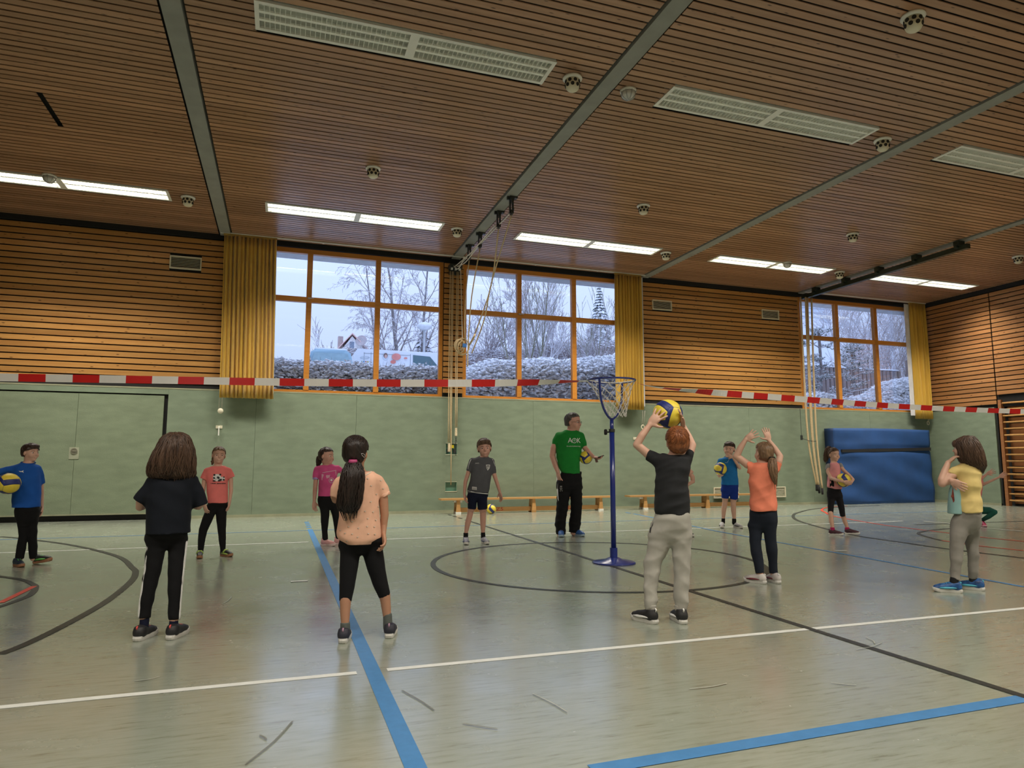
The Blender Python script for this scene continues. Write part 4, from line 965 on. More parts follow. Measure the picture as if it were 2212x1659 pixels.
MB().box(gx0-.10, gx0-.085, VY-.008, VY, vz0+.4, vz1-.1).box(gx0-1.5, gx0-1.485, VY-.008, VY, vz0+.4, vz1-.1).box(vx0+.35, vx0+.362, VY-.008, VY, vz0+.4, vz1-.12).box(vx0+.35, gx0-.1, VY-.008, VY, vz1-.16, vz1-.145).build('door_seams', M('van_seam', (.3, .33, .36), .5), r)
for wx in (vx0+1.0, vx1-.95): MB().lathe([(.002, -.1), (.33, -.1), (.33, .1), (.002, .1)], (wx, VY+.06, vz0+.33), 20, (0, 1, 0)).build('wheel', TYRE, r)
def decal(poly, mat, nm='printed_picture'):
    P = [ony(x, y, VY-.02) for x, y in poly]; MB().prism([(p[0], VY-.016, p[2]) for p in P], (0, .004, 0)).build(nm, mat, r)
def ell(cx, cy, a, b2, n=14): return [(cx+a*math.cos(t), cy+b2*math.sin(t)) for t in np.linspace(0, 2*math.pi, n+1)[:-1]]
decal(ell(833, 770, 6.5, 8), M('print_pale', (.62, .66, .72), .6)); 
for pts, mt in ((ell(833, 768, 4.6, 5.4), M('print_hair', (.20, .13, .11), .6)), (ell(833.4, 770, 3.1, 4.0), M('print_skin', (.62, .38, .32), .6)), (ell(856, 771, 10, 7.5), M('print_red', (.72, .26, .22), .6)), (ell(849, 782, 6, 4), M('print_red2', (.66, .20, .16), .6)), (ell(876, 774, 4, 2), M('print_red', (0, 0, 0)))): 
    _lay = globals().get('_lay', 0)+1; P = [ony(x, y, VY-.02) for x, y in pts]; MB().prism([(p[0], VY-.022-.006*_lay, p[2]) for p in P], (0, .004, 0)).build('printed_picture', mt, r)
for i, c in enumerate(((.10, .30, .12), (.10, .25, .45), (.45, .15, .10), (.50, .42, .10))):
    decal([(780+i*4.4, 780), (783+i*4.4, 780), (783+i*4.4, 783), (780+i*4.4, 783)], M('print_square_%d' % i, c, .6))
g = MB().tube([(lambda p: np.array([p[0], VY-.02, p[2]]))(ony(788+10*math.cos(t), 772.5+2.2*math.sin(t), VY)) for t in np.linspace(0, 6.283, 25)[:-1]], .008, 4, closed=True); g.build('logo_oval', M('logo_grey', (.45, .5, .55), .6), r)
# blue-grey minibus seen from behind
CY = 22.5; cz1 = ony(715, 752, CY)[2]; cx0 = ony(662, 780, CY)[0]; cx1 = ony(768, 780, CY)[0]; cz0 = cz1-1.85
CB = M('pale_blue_car_paint', (.26, .42, .50), .3, .03, coat=.3)
r = empty('minibus', ((cx0+cx1)/2, CY+2, cz0)); tag(r, 'pale blue minibus seen end-on behind the hedge', 'car')
MB().prism([(cx0, CY, cz0+.3), (cx1, CY, cz0+.3), (cx1, CY, cz0+1.05), (cx1-.14, CY+.25, cz1-.1), (cx1-.3, CY+.3, cz1), (cx0+.3, CY+.3, cz1), (cx0+.14, CY+.25, cz1-.1), (cx0, CY, cz0+1.05)], (0, 1.2, 0)).build('car_body', CB, r)
MB().add([(cx0+.09, CY-.02, cz0+1.07), (cx1-.09, CY-.02, cz0+1.07), (cx1-.24, CY+.22, cz1-.13), (cx0+.24, CY+.22, cz1-.13), (cx0+.09, CY+.0, cz0+1.07), (cx1-.09, CY+.0, cz0+1.07), (cx1-.24, CY+.24, cz1-.13), (cx0+.24, CY+.24, cz1-.13)], BOXF).build('windscreen', M('frosted_screen', (.22, .34, .38), .3), r)
MB().box(cx0+.25, cx1-.25, CY+.32, CY+1.5, cz1, cz1+.05).build('roof_snow', SNOW, r)
MB().obox((cx1+.12, CY+.15, cz0+1.12), (.09, 0, 0), (0, .05, 0), (0, 0, .10)).build('wing_mirror', CB, r)
for wx in (cx0+.12, cx1-.12): MB().lathe([(.002, -.1), (.33, -.1), (.33, .1), (.002, .1)], (wx, CY+.6, cz0+.33), 18, (1, 0, 0)).build('wheel', TYRE, r)
# street lamp
lp = ony(917, 707, 26); r = empty('street_lamp', (lp[0], 26, 2.5)); tag(r, 'white mushroom-shaped street lamp beside the birches', 'street lamp')
MB().tube([(lp[0], 26, 2.5), (lp[0], 26, lp[2]-.1)], .05, 8).build('post', M('lamp_post_grey', (.5, .52, .54), .5), r)
MB().lathe([(.002, -.12), (.10, -.12), (.30, -.02), (.30, .06), (.22, .16), (.002, .22)], (lp[0], 26, lp[2]), 20).build('shade', M('lamp_shade_white', (.75, .78, .8), .4), r, True)
# building beyond the corner window
r = empty('neighbour_building', (31, 34, 3)); tag(r, 'pale ribbed building wall behind the pine outside the corner window', 'building')
q0 = ony(1722, 650, 34); q1 = ony(1795, 700, 34)
MB().box(q0[0]-4, q1[0], 34, 38, 2.5, q0[2]+1.5).build('wall_sheet', M('pale_cladding', (.62, .68, .76), .6, .03), r)
g = MB()
for k in range(9):
    z = ony(1750, 655+k*9.5, 33.9)[2]; g.box(q0[0]-4, q1[0], 33.96, 34, z-.02, z+.02)
g.build('cladding_joints', M('cladding_joint', (.40, .44, .50), .6), r)
a = ony(1733, 702, 32); b2 = ony(1765, 688, 32); c_ = ony(1812, 712, 32)
tag(MB().prism([(a[0]-3, 32, 2.6), (c_[0], 32, 2.6), (c_[0], 32, c_[2]), (b2[0], 32, b2[2]), (a[0]-3, 32, a[2])], (0, 1.5, 0)).build('snowy_shed', SNOW), 'snow-covered shed roof behind the pine', 'shed')
# ------------------------------------------------------------------ people: smooth implicit bodies and clothes
def unit(v): v = np.asarray(v, float); return v/(nrm3(v)+1e-12)
def snets(F, lo, h):
    S = F < 0
    c = np.zeros(tuple(n-1 for n in F.shape), np.int8)
    for i in (0, 1):
        for j in (0, 1):
            for k in (0, 1): c += S[i:F.shape[0]-1+i, j:F.shape[1]-1+j, k:F.shape[2]-1+k]
    mix = (c > 0) & (c < 8); I, J, K = np.nonzero(mix); N = len(I)
    idx = np.full(mix.shape, -1, np.int32); idx[I, J, K] = np.arange(N)
    off = np.array([(a, b, d) for a in (0, 1) for b in (0, 1) for d in (0, 1)])
    val = np.stack([F[I+o[0], J+o[1], K+o[2]] for o in off], 1)
    acc = np.zeros((N, 3)); cnt = np.zeros(N)
    for a in range(8):
        for b in range(a+1, 8):
            if np.abs(off[a]-off[b]).sum() != 1: continue
            m = (val[:, a] < 0) != (val[:, b] < 0); t = val[m, a]/(val[m, a]-val[m, b])
            acc[m] += off[a]+t[:, None]*(off[b]-off[a]); cnt[m] += 1
    V = (np.stack([I, J, K], 1)+acc/cnt[:, None])*h+lo
    Q = []
    for ax in range(3):
        sl0 = [slice(None)]*3; sl1 = [slice(None)]*3; sl0[ax] = slice(0, -1); sl1[ax] = slice(1, None)
        A, B = S[tuple(sl0)], S[tuple(sl1)]; ch = A != B
        b1, b2 = (ax+1) % 3, (ax+2) % 3
        P = np.stack(np.nonzero(ch), 1)
        ok = (P[:, b1] > 0) & (P[:, b2] > 0) & (P[:, b1] < mix.shape[b1]) & (P[:, b2] < mix.shape[b2]); P = P[ok]
        ins = A[P[:, 0], P[:, 1], P[:, 2]]
        q = []
        for (d1, d2) in ((-1, -1), (0, -1), (0, 0), (-1, 0)):
            R = P.copy(); R[:, b1] += d1; R[:, b2] += d2; q.append(idx[R[:, 0], R[:, 1], R[:, 2]])
        q = np.stack(q, 1); q[~ins] = q[~ins][:, ::-1]; Q.append(q)
    Q = np.concatenate(Q); Q = Q[(Q >= 0).all(1)]
    return V, Q
def mkq(name, V, Q, mat, parent):
    me = bpy.data.meshes.new(name); n = len(Q)
    me.vertices.add(len(V)); me.vertices.foreach_set('co', np.asarray(V, np.float32).ravel())
    me.loops.add(4*n); me.loops.foreach_set('vertex_index', np.asarray(Q, np.int32).ravel())
    me.polygons.add(n); me.polygons.foreach_set('loop_start', np.arange(0, 4*n, 4, dtype=np.int32))
    me.polygons.foreach_set('use_smooth', np.ones(n, bool)); me.materials.append(mat); me.update(calc_edges=True)
    o = bpy.data.objects.new(name, me); COL.objects.link(o)
    if parent is not None: setp(o, parent)
    return o
class Fld:
    def __init__(s, lo, hi, h):
        s.lo = np.asarray(lo, float)-3*h; s.h = h; s.n = np.ceil((np.asarray(hi)-s.lo)/h).astype(int)+4
        s.ax = [s.lo[i]+h*np.arange(s.n[i]) for i in range(3)]; s.F = np.full(tuple(s.n), .5, np.float32)
    def sub(s, blo, bhi, m):
        a = np.clip(np.floor((np.asarray(blo)-m-s.lo)/s.h).astype(int), 0, s.n); b = np.clip(np.ceil((np.asarray(bhi)+m-s.lo)/s.h).astype(int)+1, 0, s.n)
        sl = tuple(slice(a[i], b[i]) for i in range(3))
        return sl, s.ax[0][sl[0]][:, None, None], s.ax[1][sl[1]][None, :, None], s.ax[2][sl[2]][None, None, :]
    def add(s, pr, k=0.0):
        fn, blo, bhi = pr; sl, X, Y, Z = s.sub(blo, bhi, k+2.5*s.h)
        if any(q.stop <= q.start for q in sl): return s
        d = fn(X, Y, Z); f = s.F[sl]
        if k > 0:
            hh = np.clip(.5+.5*(f-d)/k, 0, 1); s.F[sl] = f*(1-hh)+d*hh-k*hh*(1-hh)
        else: s.F[sl] = np.minimum(f, d)
        return s
    def cut(s, pr, k=0.0):
        fn, blo, bhi = pr; sl, X, Y, Z = s.sub(blo, bhi, k+2.5*s.h)
        if any(q.stop <= q.start for q in sl): return s
        d = -fn(X, Y, Z); f = s.F[sl]
        if k > 0:
            hh = np.clip(.5-.5*(f-d)/k, 0, 1); s.F[sl] = f*(1-hh)+d*hh+k*hh*(1-hh)
        else: s.F[sl] = np.maximum(f, d)
        return s
    def disp(s, fn):
        X, Y, Z = s.ax[0][:, None, None], s.ax[1][None, :, None], s.ax[2][None, None, :]
        m = np.abs(s.F) < .03
        I, J, K = np.nonzero(m); s.F[I, J, K] += fn(s.ax[0][I], s.ax[1][J], s.ax[2][K]); return s
def p_chain(P, R, flat0=False, flat1=False):
    P = [np.asarray(p, float) for p in P]; R = list(R)
    lo = np.min([p-r for p, r in zip(P, R)], 0); hi = np.max([p+r for p, r in zip(P, R)], 0)
    def fn(X, Y, Z):
        best = None
        for a, b, ra, rb in zip(P[:-1], P[1:], R[:-1], R[1:]):
            ab = b-a; L2 = max(ab@ab, 1e-9)
            t = np.clip(((X-a[0])*ab[0]+(Y-a[1])*ab[1]+(Z-a[2])*ab[2])/L2, 0, 1)
            d = np.sqrt((X-a[0]-t*ab[0])**2+(Y-a[1]-t*ab[1])**2+(Z-a[2]-t*ab[2])**2)-(ra+(rb-ra)*t)
            best = d if best is None else np.minimum(best, d)
        if flat1:
            n = unit(P[-1]-P[-2]); best = np.maximum(best, (X-P[-1][0])*n[0]+(Y-P[-1][1])*n[1]+(Z-P[-1][2])*n[2])
        if flat0:
            n = unit(P[0]-P[1]); best = np.maximum(best, (X-P[0][0])*n[0]+(Y-P[0][1])*n[1]+(Z-P[0][2])*n[2])
        return best
    return fn, lo, hi
def p_ell(c, r, A=None):
    c = np.asarray(c, float); r = np.asarray(r, float); A = np.eye(3) if A is None else np.asarray(A, float); m = r.max()
    def fn(X, Y, Z):
        x, y, z = X-c[0], Y-c[1], Z-c[2]
        q = [A[i][0]*x+A[i][1]*y+A[i][2]*z for i in range(3)]
        k0 = np.sqrt(sum((q[i]/r[i])**2 for i in range(3))); k1 = np.sqrt(sum((q[i]/r[i]**2)**2 for i in range(3)))+1e-9
        return k0*(k0-1)/k1
    return fn, c-m, c+m
def p_loft(zs, cx, cy, hw, hd, e=2.4, round_=.0):
    zs, cx, cy, hw, hd = [np.asarray(q, float) for q in (zs, cx, cy, hw, hd)]
    o = np.argsort(zs); zs, cx, cy, hw, hd = zs[o], cx[o], cy[o], hw[o], hd[o]
    zz = np.linspace(zs[0], zs[-1], 80)
    def sm(q):
        y = np.interp(zz, zs, q); k = 7; yp = np.r_[[y[0]]*(k//2), y, [y[-1]]*(k//2)]; return np.convolve(yp, np.ones(k)/k, 'valid')
    cx, cy, hw, hd = sm(cx), sm(cy), sm(hw), sm(hd)
    lo = [np.min(cx-hw), np.min(cy-hd), zz[0]]; hi = [np.max(cx+hw), np.max(cy+hd), zz[-1]]
    def fn(X, Y, Z):
        z1 = np.clip(Z, zz[0], zz[-1]); a, b, u, v = [np.interp(z1, zz, q) for q in (cx, cy, hw, hd)]
        rho = ((np.abs(X-a)/u)**e+(np.abs(Y-b)/v)**e)**(1/e)
        d = (rho-1)*np.minimum(u, v)
        return np.maximum(d, np.maximum(Z-zz[-1], zz[0]-Z))
    return fn, np.array(lo), np.array(hi)
def wrinkle(amp, fr, seed, aniso=(1, 1, 1)):
    r = np.random.RandomState(seed); D_ = r.normal(size=(7, 3))*np.array(aniso)*fr; ph = r.uniform(0, 6.28, 7)
    def fn(x, y, z):
        s = 0
        for d, p in zip(D_, ph):
            g = np.sin(d[2]*x*.35+d[0]*z*.45+d[1]*y*.3+2*p)
            w_ = np.sin(d[0]*x+d[1]*y+d[2]*z+p+1.3*np.sin(d[1]*x*.5+d[0]*z*.5+p)); s = s+(1.2*(1-np.sqrt(w_*w_+.02))-.35)*(.25+.75*g*g)
        return -amp*s/1.5
    return fn

SKIN = {'a': M('skin_light', (.60, .36, .265), .55, .06, 14), 'b': M('skin_tan', (.42, .215, .13), .55, .06, 14), 'c': M('skin_rosy', (.56, .31, .235), .55, .06, 14)}
EYEW = M('eye_white', (.62, .60, .57), .3, .02); EYED = M('eye_iris', (.035, .025, .02), .2, .02); LIP = M('lips', (.34, .12, .11), .5, .05)
MOUTH = M('open_mouth', (.05, .015, .015), .6, .05)
def cloth(name, rgb, rough=.85, var=.08, scale=14, bump=.25): return M(name, rgb, rough, var, scale, bump=.07, bscale=260, sheen=.02, spec=.2)
def hairm(name, rgb, rgb2): return M(name, rgb, .42, .25, 9, (7, 7, .5), rgb2=rgb2, bump=.3, bscale=30, spec=.35)

class Person:
    def __init__(s, label, o, sc, feet, h=.006, body_h=.005, skin='a', group='children in the gym', name='person', fine=1.0):
        s.ox, s.sc, s.h, s.bh, s.skin = o, sc, h, body_h, SKIN[skin]
        s.feetw = []
        for f in feet: s.feetw.append((onz(*s.px(f[0])), onz(*s.px(f[1]))))
        s.P0 = np.mean([(a+b)/2 for a, b in s.feetw], 0); s.P0[2] = 0
        v = s.P0.copy(); v[2] = 0; s.v = unit(v); s.rr = np.array([s.v[1], -s.v[0], 0]); s.B = np.stack([s.rr, -s.v, np.array([0, 0, 1.])])
        s.m = abs(s.L(10, 0)[0]-s.L(0, 0)[0])/10
        c = s.px((0, 0)); q = proj(s.P0); a = s.pxl(q[0], q[1]-100); b = s.pxl(q[0]+1, q[1]-100); s.m = (b[0]-a[0])/s.sc
        pxm = s.m*s.sc; s.h = max(.0062, 1.15*pxm)*fine; s.bh = max(.0054, 1.0*pxm)*fine
        s.root = empty(name, tuple(s.P0)); tag(s.root, label, 'person', group)
        s.skinprims = []; s.bounds = []
    def px(s, p): return s.ox[0]+p[0]/s.sc, s.ox[1]+p[1]/s.sc
    def pxl(s, x, y, dz=0.0):
        d = ray(x, y); t = ((s.P0-CP)@s.v-dz)/(d@s.v); return s.B@(CP+d*t-s.P0)
    def L(s, x, y, dz=0.0): return s.pxl(*s.px((x, y)), dz)
    def W(s, V): return np.asarray(V)@s.B+s.P0
    def chain(s, ch, zlin=None):
        P = []; R = []
        for q in ch: P.append(s.L(q[0], q[1], q[3] if len(q) > 3 else 0)); R.append(q[2]*s.m)
        return P, R
    def mesh(s, fld, name, mat, parent=None):
        V, Q = snets(fld.F, fld.lo, fld.h); return mkq(name, s.W(V), Q, mat, parent or s.root)
    def fld(s, prs, h=None, pad=.03):
        lo = np.min([p[1] for p in prs], 0)-pad; hi = np.max([p[2] for p in prs], 0)+pad; return Fld(lo, hi, h or s.h)
    def rows(s, rows, hdr, cyo=0.0, shrink=1.0):
        z, cx, cy, hw, hd = [], [], [], [], []
        for i, q in enumerate(rows):
            a = s.L(q[1], q[0]); b = s.L(q[2], q[0]); w = (b[0]-a[0])/2*shrink
            z.append((a[2]+b[2])/2); cx.append((a[0]+b[0])/2); hw.append(w)
            d = (q[3] if len(q) > 3 else hdr)*shrink; hd.append(d); cy.append((q[4] if len(q) > 4 else 0)+cyo)
        return z, cx, cy, hw, hd
    # ---- parts
    def head(s, c, H, yaw, pitch=0, roll=0, dz=0, neck=None, nr=.045, face=True, mouth='closed', wid=1.0):
        c = s.L(c[0], c[1], dz); H = H*s.m; s.H = H; s.hc = c
        ps, pt, rl = R_(yaw), R_(pitch), R_(roll)
        fy = np.array([math.sin(ps)*math.cos(pt), math.cos(ps)*math.cos(pt), math.sin(pt)]); fx = np.array([math.cos(ps), -math.sin(ps), 0]); fz = cr3(fx, fy)*1.0
        if fz[2] < 0: fz = -fz
        fx, fz = fx*math.cos(rl)+fz*math.sin(rl), fz*math.cos(rl)-fx*math.sin(rl)
        s.A = np.stack([fx, fy, fz]); s.face = face
        T = lambda p: c+(np.asarray(p)*H)@s.A
        s.T = T; A = s.A; E = lambda p, r, k: (p_ell(T(p), np.array(r)*H, A), k*H)
        s.skinprims += [E((0, -.05, .12), (.345*wid, .42, .37), .05), E((0, .07, -.16), (.275*wid, .31, .335), .10), E((0, .25, -.39), (.10, .10, .09), .08),
                        E((.15, .22, -.15), (.13, .14, .14), .06), E((-.15, .22, -.15), (.13, .14, .14), .06),
                        (p_chain([T((0, .355, .0)), T((0, .42, -.11))], [.035*H, .052*H]), .04*H), E((0, .355, -.275), (.095, .04, .042), .03),
                        E((.355*wid, -.04, -.05), (.035, .075, .115), .02), E((-.355*wid, -.04, -.05), (.035, .075, .115), .02)]
        s.skincuts = [(p_ell(T((sx*.145, .41, -.005)), np.array((.080, .065, .036))*H, A), .035*H) for sx in (-1, 1)] if face else []
        nb = s.L(*neck) if neck is not None else T((0, -.1, -.75))
        s.nb = nb
        s.skinprims += [(p_chain([T((0, -.09, -.22)), nb*.6+T((0, -.09, -.3))*.4, nb+np.array([0, 0, -.03])], [nr*1.03, nr, nr*1.18]), .03)]
        if face:
            for sx in (-1, 1):
                g = MB(); n_ = 10; cc = T((sx*.145, .288, -.005)); rad = .056*H
                for i in range(7):
                    a = (0, .36, .62, 1.1, 1.7, 2.4, math.pi)[i]
                    for j in range(n_): b = 2*math.pi*j/n_; g.v.append(s.W(cc+rad*(np.array([math.sin(a)*math.cos(b), math.cos(a), math.sin(a)*math.sin(b)])@s.A)))
                for i in range(6):
                    for j in range(n_): g.f.append((i*n_+j, i*n_+(j+1) % n_, (i+1)*n_+(j+1) % n_, (i+1)*n_+j)); g.mi.append(1 if i < 2 else 0)
                s.eyeparts = getattr(s, 'eyeparts', [])+[g]
            gl = MB(); mw = .08 if mouth == 'closed' else .055
            gl.lathe([(.002, -.012*H), ((mw-.005)*H, -.012*H), (mw*H, 0), (.002, .014*H)], s.W(T((0, .375, -.275))), 12, s.B.T@s.A[1])
            k = .42 if mouth == 'closed' else .7; mc = s.W(T((0, .375, -.275))); up = s.B.T@s.A[2]
            gl.v = [mc+(p-mc)-up*((p-mc)@up)*(1-k) for p in gl.v]; s.lipm = (gl, mouth)
            s.brows = []
            for sx in (-1, 1):
                s.brows.append(MB().tube([s.W(T((sx*(.06+.17*t), .368-.10*t*t-.0, .085+.03*math.sin(3.0*t)-.01*t))) for t in np.linspace(0, 1, 5)], [.008*H, .012*H, .012*H, .010*H, .005*H], 5))
    def hand(s, wrist, tip, nrm, size=.135, curl=.3, spread=.12, thumb=1, thumb_out=.6):
        """wrist, tip: local points; nrm: palm normal (local); thumb: +1/-1 side"""
        w = np.asarray(wrist, float); d = unit(np.asarray(tip)-w); n = unit(np.asarray(nrm)-d*(np.asarray(nrm)@d)); l = cr3(d, n)*thumb
        k = size/.135; pl_ = .07*k; pw = .033*k
        s.skinprims += [(p_ell(w+d*pl_*.55, (pl_*.62, pw, .0145*k), np.stack([d, l, n])), .012*k)]
        lens = [.056, .064, .059, .046]; spr = [1.2, .35, -.45, -1.3]
        for i in range(4):
            b0 = w+d*pl_*.92+l*pw*(.78-.52*i); dd = unit(d+l*spread*spr[i]); p = b0-d*.012*k; P = [p, b0]; ang = 0
            q = b0.copy()
            for j, fr in enumerate((.45, .32, .26)):
                ang += curl*(.75+.2*j); e = dd*math.cos(ang)+n*math.sin(ang); q = q+e*lens[i]*k*fr; P.append(q.copy())
            s.skinprims.append((p_chain(P, [.0085*k, .0080*k, .0075*k, .0068*k, .0058*k]), .004*k))
        t0 = w+d*.018*k+l*pw*.7; td = unit(d*(1-thumb_out*.6)+l*thumb_out+n*.35); t1 = t0+td*.030*k; t2 = t1+unit(td+d*.35+n*curl*.5)*.024*k
        s.skinprims.append((p_chain([t0, t1, t2], [.012*k, .009*k, .0068*k]), .006*k))
    def arm(s, ch, tip=None, nrm=(0, 1, 0), size=.135, **kw):
        P, R = s.chain(ch); s.skinprims.append((p_chain(P, R), .01))
        if tip is not None:
            tp = s.L(tip[0], tip[1], tip[2] if len(tip) > 2 else (ch[-1][3] if len(ch[-1]) > 3 else 0)); s.hand(P[-1], tp, nrm, size, **kw)
        return P
    def limb(s, ch):
        P, R = s.chain(ch); s.skinprims.append((p_chain(P, R), .012)); return P
    def body(s):
        f = s.fld([p for p, k in s.skinprims], s.bh)
        for p, k in s.skinprims: f.add(p, k)
        for p, k in getattr(s, 'skincuts', []): f.cut(p, k)
        s.bodyo = s.mesh(f, 'body', s.skin)
        if getattr(s, 'face', False):
            for g in s.eyeparts: g.build('eye', [EYEW, EYED], s.bodyo, True)
            s.lipm[0].build('lips', LIP if s.lipm[1] == 'closed' else MOUTH, s.bodyo, True)
            for b in s.brows: b.build('eyebrow', s.hairmat, s.bodyo, True)
        return s.bodyo
    def shirt(s, rows, hd, sleeves, mat, seed=1, amp=.004, name='t_shirt', hem=None, sleeve_mat=None, neck_r=.055, cyo=0.0, collar=None, ext=True, k=.03, fr=11, aniso=(1, 1, 1.5), neckcut=True):
        lo = p_loft(*s.rows(rows, hd, cyo)); prs = [lo]; sl = []
        for ch in sleeves:
            P, R = s.chain(ch); sl.append(p_chain(P, R, False, True))
        fl = s.fld(prs+([] if sleeve_mat else sl)); fl.add(lo)
        if not sleeve_mat:
            for q in sl: fl.add(q, k)
        fl.disp(wrinkle(amp, fr, seed, aniso))
        if neckcut: fl.cut(p_ell(s.nb+np.array([0, 0, .022]), (neck_r*1.25, neck_r*1.2, .034)), .006)
        o = s.mesh(fl, name, mat); s.sh = o
        if sleeve_mat:
            for q in sl:
                f2 = s.fld([q]); f2.add(q); f2.disp(wrinkle(amp*.6, fr, seed+3)); s.mesh(f2, 'sleeve', sleeve_mat, o)
        if collar:
            P = [s.W(s.nb+np.array([neck_r*1.2*math.cos(a), neck_r*1.12*math.sin(a), .014-.012*math.sin(a)])) for a in np.linspace(0, 6.283, 25)[:-1]]
            MB().tube(P, .0055, 6, closed=True).build('collar', collar, o, True)
        # body inside
        z, cx, cy, hw, hd_ = s.rows(rows[:-2] if len(rows) > 7 else rows[:-1], hd, cyo, .82); s.skinprims.append((p_loft(z, cx, cy, hw, hd_), .02))
        return o
    def pants(s, rows, hd, legs, mat, seed=5, amp=.003, name='trousers', ankles=None, fr=13, aniso=(.9, .9, 1.7), k=.02, cuffs=None, flat=True):
        """legs: chains; the last point's dz is blended in from the foot"""
        z, cx, cy, hw, hd_ = s.rows(rows, hd); i = int(np.argmin(z))
        lr = max(legs[0][0][2], legs[1][0][2])*s.m; zmx, zmn = max(z), min(z)
        hd_ = [h_+(min(h_, lr*1.12)-h_)*((zmx-q)/(zmx-zmn))**1.5 for h_, q in zip(hd_, z)]
        for dzz, sh_ in ((.012, .93), (.03, .74), (.05, .45)):
            z.append(z[i]-dzz); cx.append(cx[i]); cy.append(cy[i]); hw.append(hw[i]*sh_); hd_.append(hd_[i]*sh_)
        prs = [p_loft(z, cx, cy, hw, hd_)]
        for ch in legs:
            P, R = s.chain(ch); prs.append(p_chain(P, R, False, flat)); s.skinprims.append((p_chain(P, [r*.8 for r in R]), .012))
        fl = s.fld(prs); fl.add(prs[0])
        for i, q in enumerate(prs[1:]): fl.add(q, .04 if i == 0 else .018)
        fl.disp(wrinkle(amp, fr, seed, aniso)); o = s.mesh(fl, name, mat); s.pn = o
        s.skinprims.append((p_loft(z, cx, cy, [q*.8 for q in hw], [q*.76 for q in hd_]), .02))
        return o
    def footdz(s, i):
        a, b = s.feetw[i]; p = s.B@((a*.72+b*.28)-s.P0); return p[1]
    def legdz(s, ch, i, h0=None):
        """spread the foot's depth offset along a leg chain by height"""
        dz = s.footdz(i); y0 = ch[0][1]; y1 = s.ankle_y[i]
        return [(q[0], q[1], q[2], (q[3] if len(q) > 3 else 0)+dz*min(1.15, max(0, (q[1]-y0)/(y1-y0)))) for q in ch]
    def shoe(s, i, L, mat, sole, trim=None, h=.062, w=None, lift=0.0, straps=None, tongue=True, name='shoe', stripe=None):
        a, b = s.feetw[i]; mid = (a+b)/2; d = b-a; d[2] = 0; d = unit(d); l = cr3((0, 0, 1.), d); w = w or L*.37; up = np.array([0, 0, 1.])
        if lift: dn = d*math.cos(lift)+up*math.sin(lift); up = up*math.cos(lift)-d*math.sin(lift); d = dn
        heel = mid-unit(np.array([d[0], d[1], 0]))*L*.5; heel[2] = 0.0
        Tt = lambda u, v_, z: heel+d*(u*L)+l*(v_*w)+up*z
        # sole outline
        out = []
        for (u, v_) in ((.0, .0), (.015, .24), (.08, .36), (.25, .37), (.45, .38), (.62, .46), (.78, .46), (.9, .36), (.98, .18), (1.0, 0)): out.append((u, v_))
        out = out+[(u, -v_*(.95 if .4 < u < .9 else 1)) for u, v_ in out[::-1][1:-1]]
        th = .030; m = MB(); rings = ((.94, .0, .0), (1.0, .006, 0), (1.03, th*.6, 0), (1.0, th, 0)); n = len(out)
        for (k, z, _) in rings:
            for (u, v_) in out: m.v.append(Tt(.5+(u-.5)*k, v_*k, z+(.012*max(0, u-.8)/.2 if z > .01 else .010*max(0, u-.85)/.15)))
        for j in range(3):
            for q in range(n): m.f.append((j*n+q, (j+1)*n+q, (j+1)*n+(q+1) % n, j*n+(q+1) % n)); m.mi.append(0)
        m.f += [tuple(range(n)), tuple(3*n+q for q in range(n-1, -1, -1))]; m.mi += [0, 0]
        loc = lambda p: s.B@(p-s.P0)
        P = [(.17, 0, .050, .036), (.30, 0, .050, .037), (.50, 0, .042, .034), (.70, 0, .034, .034), (.86, 0, .030, .026)]
        sc = L/.215
        prs = [p_chain([loc(Tt(u, v_, z*sc)) for u, v_, z, r in P], [r*sc*w/(L*.37) for u, v_, z, r in P]),
               p_chain([loc(Tt(.20, 0, .045*sc)), loc(Tt(.22, 0, h+.018))], [.036*sc, .033*sc], False, True), p_chain([loc(Tt(.24, 0, .06*sc)), loc(Tt(.50, 0, .050*sc))], [.034*sc, .022*sc])]
        fl = s.fld(prs, max(.0045, s.h*.75))
        for q in prs: fl.add(q, .012)
        fl.cut(p_chain([loc(Tt(-.3, 0, -.06+th*.6)), loc(Tt(1.3, 0, -.06+th*.6))], [.06, .06]), 0)
        X, Y, Z = fl.ax[0][:, None, None], fl.ax[1][None, :, None], fl.ax[2][None, None, :]; lu = s.B@up; hl = loc(heel)
        fl.F = np.maximum(fl.F, (th*.55-((X-hl[0])*lu[0]+(Y-hl[1])*lu[1]+(Z-hl[2])*lu[2])).astype(np.float32))
        o = s.mesh(fl, name, mat); m.build('sole', sole, o, False)
        if trim:
            for (u0, z0, u1, z1) in ((.42, .075, .42, .075), (.50, .070, .5, .07), (.58, .064, .58, .064)):
                MB().tube([Tt(u0, -.30, .05*sc), Tt(u0+.02, -.15, z0*sc+.003), Tt(u0+.02, .15, z0*sc+.003), Tt(u0, .30, .05*sc)], .0055, 5).build('lace', trim, o, True)
        if stripe:
            for sg in (-1, 1): MB().tube([Tt(.12, sg*.40, .040*sc), Tt(.35, sg*.445, .040*sc), Tt(.62, sg*.50, .038*sc), Tt(.80, sg*.47, .036*sc)], [.004, .008, .010, .004], 5).build('side_stripe', stripe, o, True)
        if straps:
            MB().tube([Tt(.40, -.44, .052*sc), Tt(.43, -.2, .080*sc), Tt(.43, .2, .080*sc), Tt(.40, .44, .052*sc)], [.012]*4, 6).build('strap', straps, o, True)
        if tongue: MB().tube([Tt(.06, 0, h+.005), Tt(.03, 0, h+.022), Tt(.07, 0, h+.028)], .006, 5).build('heel_tab', trim or stripe or mat, o, True)
        return o
